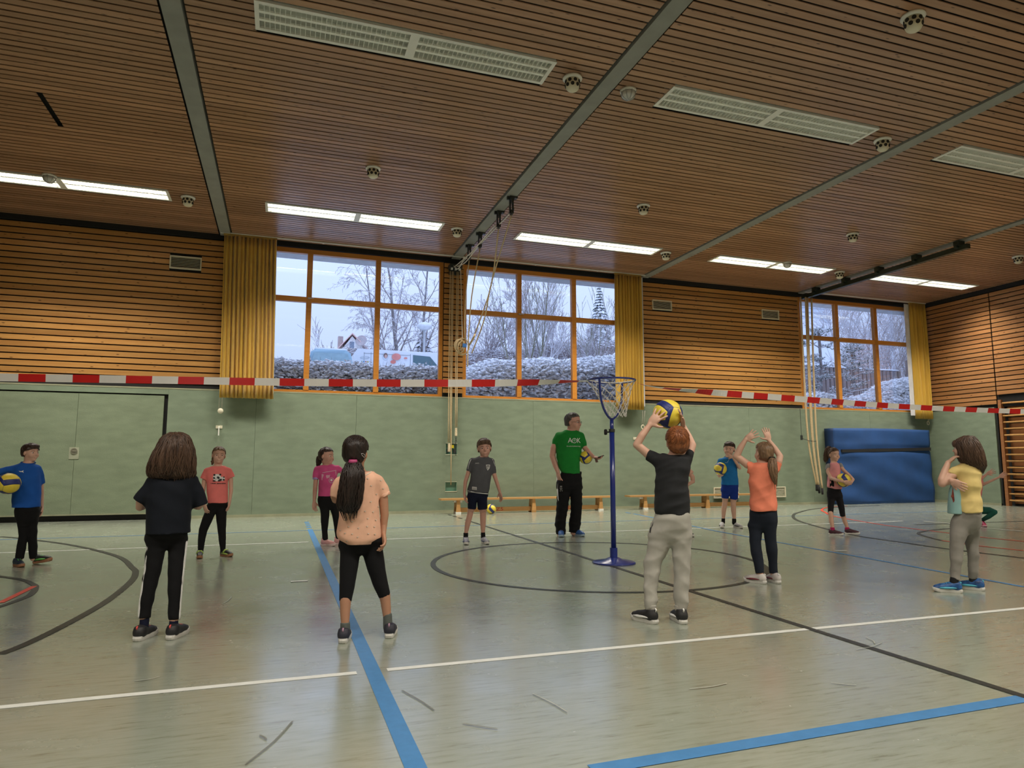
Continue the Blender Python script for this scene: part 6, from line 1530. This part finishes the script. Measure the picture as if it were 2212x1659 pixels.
# 7 man in green shirt
p = Person('man in green shirt with glasses holding a phone and a ball', (1170, 880), 5.72, [((236, 1582), (246, 1612)), ((390, 1582), (520, 1600))], skin='c', group='adults in the gym')
p.ankle_y = [1560, 1540]; p.hairmat = H_GREY
p.head((392, 185), 232, 66, -2, 0, neck=(365, 300), nr=.062, wid=.95)
GRN = cloth('green_shirt_fabric', (.012, .20, .030))
p.shirt([(278, 300, 430, .07), (298, 245, 465, .095), (335, 190, 495, .115), (400, 175, 505, .125), (480, 180, 495, .13), (560, 178, 488, .135), (640, 190, 476, .135), (720, 205, 468, .135), (780, 228, 475, .135), (812, 250, 480, .135)], .13, [[(215, 355, 54), (185, 410, 50), (160, 482, 42)], [(478, 355, 48), (505, 420, 42), (527, 486, 34)]], GRN, 71, amp=.006, neck_r=.075, collar=cloth('green_collar', (.01, .15, .022)))
sh = p.sh
p.lettering(sh, 'A', 352, 410, 88, WHC, 'big_lettering', sx=.95); p.lettering(sh, 'K', 458, 412, 88, WHC, 'big_lettering', sx=.8)
p.decal(sh, [[(a[0], a[1]), (b[0], b[1]), (c_[0], c_[1]), (d_[0], d_[1])] for a, b, c_, d_ in [((405+31*math.cos(t), 411+31*math.sin(t)), (405+31*math.cos(t+.36), 411+31*math.sin(t+.36)), (405+25*math.cos(t+.36), 411+25*math.sin(t+.36)), (405+25*math.cos(t), 411+25*math.sin(t))) for t in np.arange(0, 6.2, .35)]], WHC, 'big_letter_ring')
LEAF = M('tree_emblem', (.18, .42, .24), .7); p.decal(sh, [ellp(405, 402, 11, 12, 12), [(402, 410), (408, 410), (408, 428), (402, 428)], ellp(397, 409, 8, 7, 10), ellp(413, 409, 8, 7, 10)], LEAF, 'tree_emblem', off=.008)
p.lettering(sh, 'Grundschulaktionstag', 394, 480, 20, WHC, 'small_lettering', sx=.98)
p.pants([(795, 248, 488, .12), (850, 225, 495, .125), (910, 198, 500, .12), (960, 190, 500, .12), (1000, 190, 499, .11)], .12, [p.legdz([(285, 960, 90), (262, 1150, 76), (248, 1300, 68), (232, 1430, 66), (238, 1570, 58)], 0), p.legdz([(420, 960, 80), (428, 1150, 70), (426, 1300, 68), (412, 1430, 74), (402, 1540, 60)], 1)], cloth('black_track_pants', (.007, .007, .008)), 72, amp=.006, fr=11)
p.decal(p.pn, [[(183, 860), (192, 850), (200, 940), (205, 1060), (210, 1160), (198, 1130), (188, 1020)]], WHC, 'white_side_panel', off=.006); p.lettering(p.pn, 'RSC', 238, 1005, 42, M('grey_print', (.42, .42, .42), .6), 'leg_lettering', rot=1.5, off=.006)
p.arm([(215, 355, 46), (150, 500, 40), (134, 600, 37), (172, 720, 33, .03), (200, 795, 24, .06)], (222, 905, .08), (.8, -.5, 0), .185, curl=.25, thumb=1)
PW_ = p.arm([(480, 360, 42), (530, 495, 32, .0), (585, 560, 29, .05), (640, 612, 22, .10)], (715, 632, .12), (0, .3, 1), .175, curl=.6, thumb=-1)
p.haircap(H_GREY, .22, -.2, .025, seed=17, strands=60, wid=.97)
fin(p, [])
g = MB()
for sx in (-1, 1):
    g.tube([p.W(p.T((sx*.145+.085*math.cos(a), .40, .0+.065*math.sin(a)))) for a in np.linspace(0, 6.283, 15)[:-1]], .0022, 5, closed=True); g.tube([p.W(p.T((sx*.23, .39, .02))), p.W(p.T((sx*.34, .15, .02))), p.W(p.T((sx*.36, -.05, .0)))], .0022, 5)
g.tube([p.W(p.T((-.06, .41, .02))), p.W(p.T((.06, .41, .02)))], .0022, 5); g.build('glasses', M('glasses_wire', (.05, .05, .05), .3), p.bodyo)
BLS = M('blue_shoe', (.035, .11, .32), .5, .2)
for i in (0, 1): p.shoe(i, .27, BLS, M('grey_blue_sole', (.30, .40, .46), .6), M('orange_lace', (.6, .16, .05), .5), h=.075)
bc = p.W(p.L(546, 620, .02)); volleyball(bc, .100, (.2, .9, .25), 'volleyball tucked under the arm of the man in green')
c0 = p.W(p.L(712, 612, .14)); r = empty('smartphone', tuple(c0)); tag(r, 'dark smartphone in a flip case in the hand of the man', 'phone')
ex = unit(p.B.T@np.array([.95, .1, .28])); ey = unit(p.B.T@np.array([-.1, 1, .05])); ez = np.cross(ex, ey)
MB().obox(c0, ex*.075, ey*.036, ez*.004).build('phone_body', BKS, r); MB().obox(c0+ez*.0048, ex*.070, ey*.033, ez*.0008).build('screen', M('phone_screen', (.03, .035, .05), .1), r); MB().obox(c0-ex*.055+ez*.035, ex*.018, ey*.036, ez*.032).build('case_flap', M('brown_case', (.10, .045, .03), .5), r)

# 8 red-haired boy holding a ball overhead
A8 = lambda *q: (1350+q[0]/6.147, 850+q[1]/6.147)+tuple([q[2]/6.147] if len(q) > 2 else [])+tuple(q[3:]); B8 = lambda *q: (1340+q[0]/5.72, 1080+q[1]/5.72)+tuple([q[2]/5.72] if len(q) > 2 else [])+tuple(q[3:])
def rA(y, a, b, *k): return (850+y/6.147, 1350+a/6.147, 1350+b/6.147)+k
def rB(y, a, b, *k): return (1080+y/5.72, 1340+a/5.72, 1340+b/5.72)+k
p = Person('red-haired boy in dark grey shirt and light grey joggers lifting a ball overhead, from behind', (0, 0), 1.0, [(B8(445, 1536), B8(150, 1470)), (B8(775, 1532), B8(660, 1462))], body_h=.0045)
p.ankle_y = [B8(0, 1350)[1], B8(0, 1350)[1]]; p.hairmat = H_RED
p.head(A8(698, 640), 400/6.147, 188, 16, -6, neck=A8(655, 820), nr=.046, face=False, dz=.02)
CHAR = cloth('charcoal_shirt', (.019, .020, .022))
p.shirt([rA(808, 545, 755, .07), rA(822, 470, 810, .085), rA(850, 400, 865, .095), rA(920, 390, 880, .105), rA(1000, 405, 866, .11), rA(1100, 404, 840, .115), rA(1200, 398, 830, .115), rA(1300, 400, 840, .12), rA(1400, 394, 852, .12), rA(1500, 388, 860, .125), rA(1575, 384, 860, .125), rA(1600, 420, 850, .12)], .115, [[A8(440, 890, 84), A8(370, 850, 82), A8(295, 815, 76)], [A8(820, 870, 66), A8(850, 820, 62), A8(868, 775, 56, -.02)]], CHAR, 81, amp=.007, fr=11, aniso=(1, 1, 1.9))
JOG = cloth('grey_jogger_fabric', (.40, .385, .345))
j0 = p.legdz([B8(520, 420, 150), B8(470, 560, 138), B8(425, 700, 108), B8(396, 830, 99), B8(382, 960, 92), B8(378, 1100, 86), B8(372, 1230, 84), B8(376, 1340, 66)], 0); j1 = p.legdz([B8(735, 420, 145), B8(748, 560, 126), B8(757, 700, 112), B8(760, 850, 99), B8(764, 960, 92), B8(752, 1100, 86), B8(748, 1230, 82), B8(735, 1350, 62)], 1)
p.pants([rB(150, 432, 852, .115), rB(220, 412, 868, .125), rB(320, 382, 880, .13), rB(400, 368, 880, .125), rB(450, 362, 876, .12)], .12, [j0, j1], JOG, 82, amp=.008, fr=12, aniso=(.9, .9, 2.0), name='joggers')
for ch in (j0, j1):
    q1 = ch[-1]; P, R = p.chain([(q1[0]-.3, q1[1]-9, q1[2]*1.08, q1[3]), (q1[0], q1[1]+2.5, q1[2]*.98, q1[3])]); f2 = p.fld([p_chain(P, R)]); f2.add(p_chain(P, R, True, True)); f2.disp(wrinkle(.002, 90, 4)); p.mesh(f2, 'ribbed_cuff', JOG, p.pn)
p.decal(p.pn, [[B8(378, 282), B8(405, 278), B8(398, 315), B8(384, 340), B8(372, 410), B8(360, 400), B8(366, 340)]], BKS, 'pocket_zip', off=.004)
bc8 = p.W(p.L(*A8(567, 275), -.115))
p.arm([A8(440, 870, 66), A8(300, 800, 62), A8(158, 680, 54, .02), A8(225, 560, 52, .02), A8(330, 420, 38, .005)], A8(460, 270, .03), (.45, -.75, .25), .15, curl=.14, spread=.3, thumb=1, thumb_out=1.0)
p.arm([A8(815, 850, 62), A8(868, 770, 56, -.03), A8(898, 685, 50, -.05), A8(845, 560, 42, -.10), A8(770, 420, 34, -.12)], A8(752, 250, -.09), (-.8, .4, 0), .15, curl=.12, spread=.15, thumb=1)
p.haircap(H_RED, .12, -.42, .045, seed=18, strands=240, crown=(.05, -.35, .42), back=.02)
fin(p, [])
BWS = M('black_knit_shoe', (.014, .014, .015), .6, .25)
for i in (0, 1): p.shoe(i, .225, BWS, WS, None, stripe=WHC, h=.075)
volleyball(bc8, .109, (.35, .15, .15), 'volleyball held overhead by the red-haired boy')

# 9 child almost hidden behind the red-haired boy
p = Person('child in pale peach shirt almost hidden behind the red-haired boy', (0, 0), 1.0, [((1457, 1158), (1462, 1161)), ((1483, 1158), (1496, 1160))])
p.ankle_y = [1148, 1148]; p.hairmat = H_BR
p.head((1464, 990), 33, 5, neck=(1464, 1008), nr=.042)
p.shirt([(1007, 1456, 1473, .05), (1011, 1448, 1481, .08), (1020, 1446, 1486, .09), (1045, 1446, 1487, .095), (1075, 1445, 1490, .10), (1095, 1445, 1491, .105)], .1, [[(1450, 1014, 7), (1442, 1030, 7)], [(1483, 1013, 7), (1494, 1024, 6.5)]], cloth('pale_peach_fabric', (.62, .36, .27)), 91)
p.pants([(1092, 1447, 1489, .10), (1105, 1446, 1489, .10)], .1, [p.legdz([(1458, 1105, 9), (1457, 1128, 7.5), (1459, 1150, 5.5)], 0), p.legdz([(1479, 1105, 9), (1480, 1128, 7.5), (1482, 1150, 5.5)], 1)], cloth('pale_grey_trousers', (.45, .45, .43)), 92)
p.arm([(1450, 1014, 5), (1440, 1036, 4.5), (1448, 1055, 3.5, .08)], (1460, 1050, .12), (0, -1, 0), .13)
p.arm([(1484, 1014, 5), (1496, 1030, 4.8), (1497, 1040, 4.4), (1486, 1047, 3.4, .05)], (1474, 1044, .10), (0, -1, 0), .13, thumb=-1)
p.haircap(H_BR, .18, -.3, .04, seed=20); fin(p, [])
for i in (0, 1): p.shoe(i, .20, BKS, WS)

# 10 boy in blue with a ball, hand at his mouth
p = Person('boy in blue shirt and blue shorts with a ball, hand over his mouth', (1530, 940), 7.9, [((236, 1562), (232, 1602)), ((418, 1575), (605, 1600))])
p.ankle_y = [1460, 1460]; p.hairmat = H_DK
p.head((358, 240), 262, -12, -6, -3, neck=(345, 385), nr=.042)
BL2 = cloth('sport_blue_fabric', (.014, .15, .40))
p.shirt([(372, 292, 400, .05), (388, 235, 440, .075), (415, 185, 470, .09), (480, 190, 480, .095), (560, 205, 490, .10), (650, 215, 500, .10), (750, 222, 510, .105), (848, 222, 516, .11)], .1, [[(200, 440, 42), (190, 490, 42), (182, 530, 40, .02)], [(455, 440, 40), (480, 480, 40), (505, 520, 38, .02)]], BL2, 101, collar=cloth('dark_blue_collar', (.01, .06, .18)))
MB().tube(p.project(p.sh, [(285, 468), (322, 472), (360, 408)], .002), .003, 5).build('chest_piping', M('pale_blue_piping', (.4, .5, .6), .6), p.sh, True)
p.pants([(838, 222, 514, .10), (890, 224, 514, .105), (950, 226, 512, .10)], .1, [p.legdz([(295, 950, 70), (292, 1010, 68), (288, 1072, 64)], 0), p.legdz([(438, 950, 74), (438, 1010, 72), (440, 1088, 68)], 1)], cloth('royal_blue_shorts', (.008, .03, .22)), 102, name='shorts')
dz0, dz1 = p.footdz(0), p.footdz(1)
p.arm([(455, 440, 32), (500, 520, 31, .04), (538, 560, 28, .07), (470, 455, 25, .13), (415, 372, 20, .14)], (300, 335, .16), (0, -1, 0), .13, curl=.1, thumb=-1)
p.arm([(200, 440, 32), (180, 550, 30, .0), (158, 650, 27, .04), (190, 705, 22, .14)], (262, 600, .22), (-.2, -1, .3), .13, curl=.35, thumb=1)
p.haircap(H_DK, .16, -.18, .035, seed=23, strands=60, extra=[((-.03, .25, .37), (.26, .17, .13))])
fin(p, [[(290, 1020, 56, dz0*.4), (285, 1150, 46, dz0*.6), (264, 1280, 43, dz0*.8), (258, 1410, 29, dz0), (255, 1500, 28, dz0)], [(425, 1020, 56, dz1*.4), (426, 1160, 46, dz1*.6), (432, 1280, 43, dz1*.8), (441, 1410, 31, dz1), (440, 1500, 30, dz1)]])
p.sock([(257, 1418, 32, dz0), (255, 1490, 33, dz0)], BKC); p.sock([(441, 1422, 36, dz1), (442, 1500, 37, dz1)], BKC)
WBS = M('white_black_shoe', (.55, .55, .55), .55, .3, rgb2=(.30, .30, .30))
for i in (0, 1): p.shoe(i, .215, WBS, WS, WHC, stripe=BKS)
bc = p.W(p.L(207, 572, .16)); volleyball(bc, .105, (.15, .2, .35), 'volleyball held by the boy in blue at right')

# 11 girl in orange with both hands up
p = Person('girl with fair ponytail in orange shirt raising both hands, from behind', (1570, 910), 4.607, [((398, 1622), (165, 1592)), ((505, 1614), (420, 1586))], body_h=.0045)
p.ankle_y = [1520, 1520]; p.hairmat = H_FAIR
p.head((365, 320), 228, -142, 6, 4, neck=(375, 425), nr=.042, dz=.0)
ORG = cloth('orange_fabric', (.80, .235, .14))
p.shirt([(408, 310, 430, .055), (422, 265, 480, .075), (450, 235, 512, .09), (520, 224, 508, .10), (600, 222, 494, .105), (700, 226, 492, .105), (780, 229, 497, .11), (850, 231, 510, .115), (886, 234, 498, .115)], .1, [[(260, 465, 52), (235, 458, 56), (207, 455, 60)], [(492, 455, 46), (508, 432, 44), (522, 405, 38)]], ORG, 111, amp=.008, fr=11, aniso=(1, 1, 1.8))
DN = cloth('dark_denim', (.012, .016, .026))
p.pants([(878, 234, 500, .10), (940, 225, 502, .11), (1000, 222, 499, .11), (1035, 222, 496, .11)], .105, [p.legdz([(290, 1060, 70), (284, 1190, 58), (292, 1280, 56), (312, 1390, 51), (330, 1512, 43)], 0), p.legdz([(428, 1060, 70), (436, 1190, 58), (448, 1290, 56), (458, 1390, 48), (466, 1512, 43)], 1)], DN, 112, amp=.004)
p.arm([(255, 450, 44), (205, 430, 43), (95, 348, 37, .02), (138, 262, 33, .03), (188, 182, 22, .04)], (285, 118, .05), (.4, -.85, .2), .135, curl=.08, spread=.26, thumb=1, thumb_out=.9)
p.arm([(495, 440, 38), (518, 400, 36), (530, 350, 33, -.02), (478, 268, 28, -.03), (420, 192, 20, -.03)], (385, 72, -.03), (-.5, -.8, .1), .135, curl=.06, spread=.14, thumb=-1, thumb_out=1.0)
p.haircap(H_FAIR, .20, -.32, .04, seed=25, strands=150, crown=(0, .25, .42), side=-.02)
p.hairfall([(352, 425, 468, .035, .05), (385, 420, 485, .045, .07), (440, 414, 494, .05, .09), (500, 424, 497, .045, .105), (560, 442, 496, .035, .115), (625, 472, 493, .02, .12)], .05, H_FAIR, 26, 90, p.hair, name='ponytail', wav=.005, jag=.05)
q = p.W(p.L(450, 368, .07)); MB().lathe([(.002, -.014), (.026, -.014), (.032, 0), (.026, .014), (.002, .014)], q, 12).build('hair_tie', BKC, p.hair, True)
fin(p, [])
WRS = M('white_maroon_shoe', (.58, .56, .54), .55, .25, rgb2=(.34, .28, .27)); MRN = M('maroon_trim', (.14, .02, .03), .5)
for i in (0, 1): p.shoe(i, .215, WRS, WS, WHC, stripe=MRN)

# 12 girl holding a ball by the mat
p = Person('girl in pink and grey shirt hugging a ball beside the blue mat', (1765, 950), 7.545, [((205, 1550), (420, 1566)), ((450, 1536), (700, 1550))])
p.ankle_y = [1450, 1450]; p.hairmat = H_BR
p.head((278, 242), 240, 38, -4, 2, neck=(268, 375), nr=.042)
PK2 = cloth('rose_fabric', (.70, .29, .30)); GR2 = cloth('heather_grey', (.26, .26, .265))
p.shirt([(368, 240, 320, .05), (384, 195, 362, .075), (410, 208, 378, .085), (470, 200, 385, .09), (560, 180, 388, .095), (640, 172, 392, .10), (720, 162, 398, .105), (775, 158, 402, .11), (803, 240, 405, .10)], .1, [[(190, 430, 50), (178, 460, 50), (170, 492, 48)], [(378, 415, 42), (395, 440, 38), (412, 468, 34)]], PK2, 121, sleeve_mat=GR2)
p.decal(p.sh, [[(208, 640), (262, 660), (278, 700), (278, 762), (205, 765)]], BKC, 'black_side_panel', off=.004)
l0 = p.legdz([(240, 890, 72), (226, 1050, 53), (222, 1130, 48), (222, 1235, 43)], 0); l1 = p.legdz([(345, 890, 66), (388, 1070, 55), (405, 1150, 49), (418, 1245, 43)], 1)
p.pants([(785, 162, 385, .10), (850, 168, 392, .10), (920, 178, 410, .095)], .1, [l0, l1], cloth('black_capri', (.011, .010, .013)), 122, amp=.002, name='capri_leggings')
dz0, dz1 = p.footdz(0), p.footdz(1)
p.arm([(188, 430, 38), (180, 520, 36, .03), (225, 625, 33, .10), (330, 660, 29, .22), (440, 684, 23, .26)], (545, 700, .25), (0, -1, .3), .13, curl=.25, thumb=1)
p.arm([(385, 425, 32), (430, 495, 32, .02), (525, 580, 29, .05), (585, 648, 27, .10), (555, 700, 22, .18)], (470, 705, .24), (0, -1, .2), .13, curl=.25, thumb=-1)
p.haircap(H_BR, .20, -.28, .03, seed=28, strands=60); p.hairfall([(105, 170, 215, .03, -.07), (130, 145, 218, .05, -.08), (200, 122, 195, .05, -.085), (270, 108, 185, .05, -.085), (330, 110, 170, .04, -.085), (365, 125, 150, .02, -.085)], .05, H_BR, 29, 50, p.hair, name='ponytail', wav=.008)
fin(p, [[(222, 1200, 42, dz0*.75), (232, 1320, 40, dz0*.9), (252, 1420, 30, dz0), (250, 1490, 30, dz0)], [(418, 1210, 42, dz1*.75), (452, 1330, 38, dz1*.9), (488, 1420, 30, dz1), (490, 1490, 30, dz1)]])
MAG = cloth('magenta_sock', (.38, .02, .10))
p.sock([(251, 1425, 37, dz0), (252, 1490, 38, dz0)], MAG); p.sock([(490, 1425, 38, dz1), (495, 1480, 39, dz1)], MAG)
MRS = M('maroon_shoe', (.05, .012, .022), .6, .2)
for i in (0, 1): p.shoe(i, .215, MRS, WS, None)
bc = p.W(p.L(428, 660, .12)); volleyball(bc, .105, (1.2, .3, .5), 'volleyball hugged by the girl beside the mat')

# 13 girl in yellow, arms folded, profile
p = Person('girl in yellow shirt and grey leggings with folded arms, facing left', (2000, 930), 4.611, [((352, 1616), (80, 1602)), ((540, 1594), (335, 1572))])
p.ankle_y = [1490, 1480]; p.hairmat = H_MID
p.head((368, 182), 232, -98, 0, 0, neck=(410, 325), nr=.045)
YEL = cloth('pale_yellow_fabric', (.66, .51, .20))
p.shirt([(322, 360, 455, .06), (338, 318, 505, .085), (370, 300, 540, .105), (430, 296, 553, .115), (500, 285, 553, .12), (600, 278, 542, .12), (680, 280, 548, .12), (750, 284, 566, .125), (790, 290, 570, .125), (806, 292, 568, .125)], .12, [[(330, 390, 58, .04), (290, 405, 60, .06), (262, 440, 60, .07)]], YEL, 131, amp=.008, fr=10, aniso=(1, 1, 1.7))
f2 = p.fld([p_loft(*p.rows([(480, 270, 400, .08), (540, 246, 400, .10), (620, 224, 400, .113), (700, 217, 400, .118), (760, 214, 400, .120), (824, 214, 400, .120)], .1))]); f2.add(p_loft(*p.rows([(480, 270, 400, .08), (540, 246, 400, .10), (620, 224, 400, .113), (700, 217, 400, .118), (760, 214, 400, .120), (824, 214, 400, .120)], .1))); fp = p.mesh(f2, 'shirt_front', M('mint_fabric', (.25, .43, .42), .85, .05), p.sh)
PRN = M('rust_print', (.30, .06, .035), .8, .5, 40, rgb2=(.10, .02, .02)); p.decal(fp, [[(232, 575), (268, 560), (280, 640), (286, 700), (276, 716), (222, 698), (224, 640)]], PRN, 'front_print'); p.decal(p.sh, [[(262, 575), (274, 570), (284, 690), (290, 800), (280, 800), (274, 690)]], M('seam_print', (.5, .45, .45), .8, .6, 60, rgb2=(.16, .05, .05)), 'seam_print', off=.004)
GL = cloth('grey_leggings', (.25, .235, .21))
p.pants([(798, 291, 562, .115), (840, 278, 560, .12), (900, 266, 548, .12), (960, 256, 530, .11)], .115, [p.legdz([(345, 930, 96, .04), (330, 1010, 90, .04), (312, 1100, 76, .04), (304, 1200, 66, .03), (304, 1300, 60, .02), (292, 1400, 53, .0), (288, 1485, 47, .0)], 0), p.legdz([(465, 930, 90, -.04), (456, 1040, 78, -.05), (456, 1110, 70, -.05), (470, 1200, 60, -.03), (474, 1300, 56, -.02), (470, 1400, 52, .0), (468, 1470, 45, .0)], 1)], GL, 132, amp=.005, fr=14, aniso=(.9, .9, 1.9), name='leggings')
p.arm([(320, 390, 48, .05), (262, 445, 50, .08), (165, 525, 48, .11), (160, 490, 44, .11), (190, 400, 38, .08), (222, 320, 29, .05)], (285, 265, .04), (.9, -.2, -.2), .14, curl=.5, thumb=-1)
p.arm([(330, 400, 40, -.08), (240, 470, 36, -.08), (215, 520, 32, .06), (255, 500, 27, .14)], (340, 545, .17), (.2, -1, .2), .14, curl=.15, thumb=1, spread=.1)
p.haircap(H_MID, .02, -.30, .06, seed=31, strands=60, extra=[((0, .28, .25), (.30, .17, .20))], side=.10, ears=False)
p.hairfall([(56, 380, 470, .07), (80, 325, 500, .09), (115, 300, 522, .11), (160, 310, 545, .12), (210, 320, 562, .125), (260, 322, 578, .12), (305, 340, 590, .115), (350, 395, 598, .10), (382, 450, 585, .07), (395, 480, 560, .04)], .1, H_MID, 32, 260, p.hair, wav=.008, jag=.05, r0=.005, cyo=.0, amp=.007)
fin(p, [])
SPOT = cloth('spotted_sock', (.02, .02, .022)); p.sock([(286, 1462, 44, p.footdz(0)), (278, 1520, 44, p.footdz(0))], SPOT); p.sock([(472, 1455, 42, p.footdz(1)), (470, 1515, 44, p.footdz(1))], SPOT)
SKB = M('bright_blue_shoe', (.015, .10, .30), .5, .35, 30, rgb2=(.01, .03, .12)); CYA = M('cyan_trim', (.08, .42, .55), .5)
for i in (0, 1): p.shoe(i, .225, SKB, WS, CYA, stripe=CYA)

# 14 child running behind the girl in yellow
p = Person('child in pink top and green leggings running behind the girl in yellow', (2030, 1000), 11.06, [((935, 1490), (1170, 1560)), ((720, 1500), (900, 1510))], skin='c')
p.ankle_y = [1420, 1440]; p.hairmat = H_BR
p.head((790, 20), 300, 60, -5, 8, neck=(845, 190), nr=.042)
TP = cloth('salmon_top', (.55, .20, .18))
p.shirt([(200, 760, 900, .05), (230, 720, 960, .08), (300, 720, 1000, .09), (420, 740, 1010, .095), (560, 760, 1030, .10), (700, 740, 1015, .10), (850, 710, 985, .105), (960, 700, 970, .11)], .1, [[(960, 330, 60), (1000, 360, 55)], [(960, 420, 60), (1010, 500, 60)]], TP, 141)
p.pants([(940, 715, 975, .10), (1050, 730, 1010, .11), (1130, 760, 1020, .10)], .1, [[(980, 1130, 110), (1180, 1140, 100, .06), (1310, 1175, 72, .12), (1180, 1270, 66, .10), (1010, 1370, 50, p.footdz(0))], [(820, 1130, 110), (790, 1280, 80, .02), (760, 1440, 50, p.footdz(1))]], cloth('dark_green_leggings', (.012, .085, .065)), 142, amp=.002, name='leggings')
p.arm([(960, 330, 44), (1010, 360, 40), (1070, 310, 36), (1130, 262, 28)], (1240, 215), (0, 1, 0), .14, curl=.1, spread=.3, thumb=-1)
p.arm([(970, 430, 46), (1030, 520, 42, .03), (1200, 440, 36, .05), (1430, 335, 26, .06)], (1510, 285, .06), (0, 1, 0), .14, curl=.3, thumb=-1)
p.haircap(H_BR, .18, -.3, .04, seed=35); fin(p, [])
MGS = M('magenta_shoe', (.50, .02, .10), .5, .1)
for i in (0, 1): p.shoe(i, .21, MGS, M('pink_sole', (.60, .30, .36), .6), None, lift=-.0)

# ball lying under the left bench
volleyball((ony(1061, 1092, D-.62)[0], D-.62, .104), .104, (1.3, .4, .9), 'volleyball lying on the floor under the long bench')
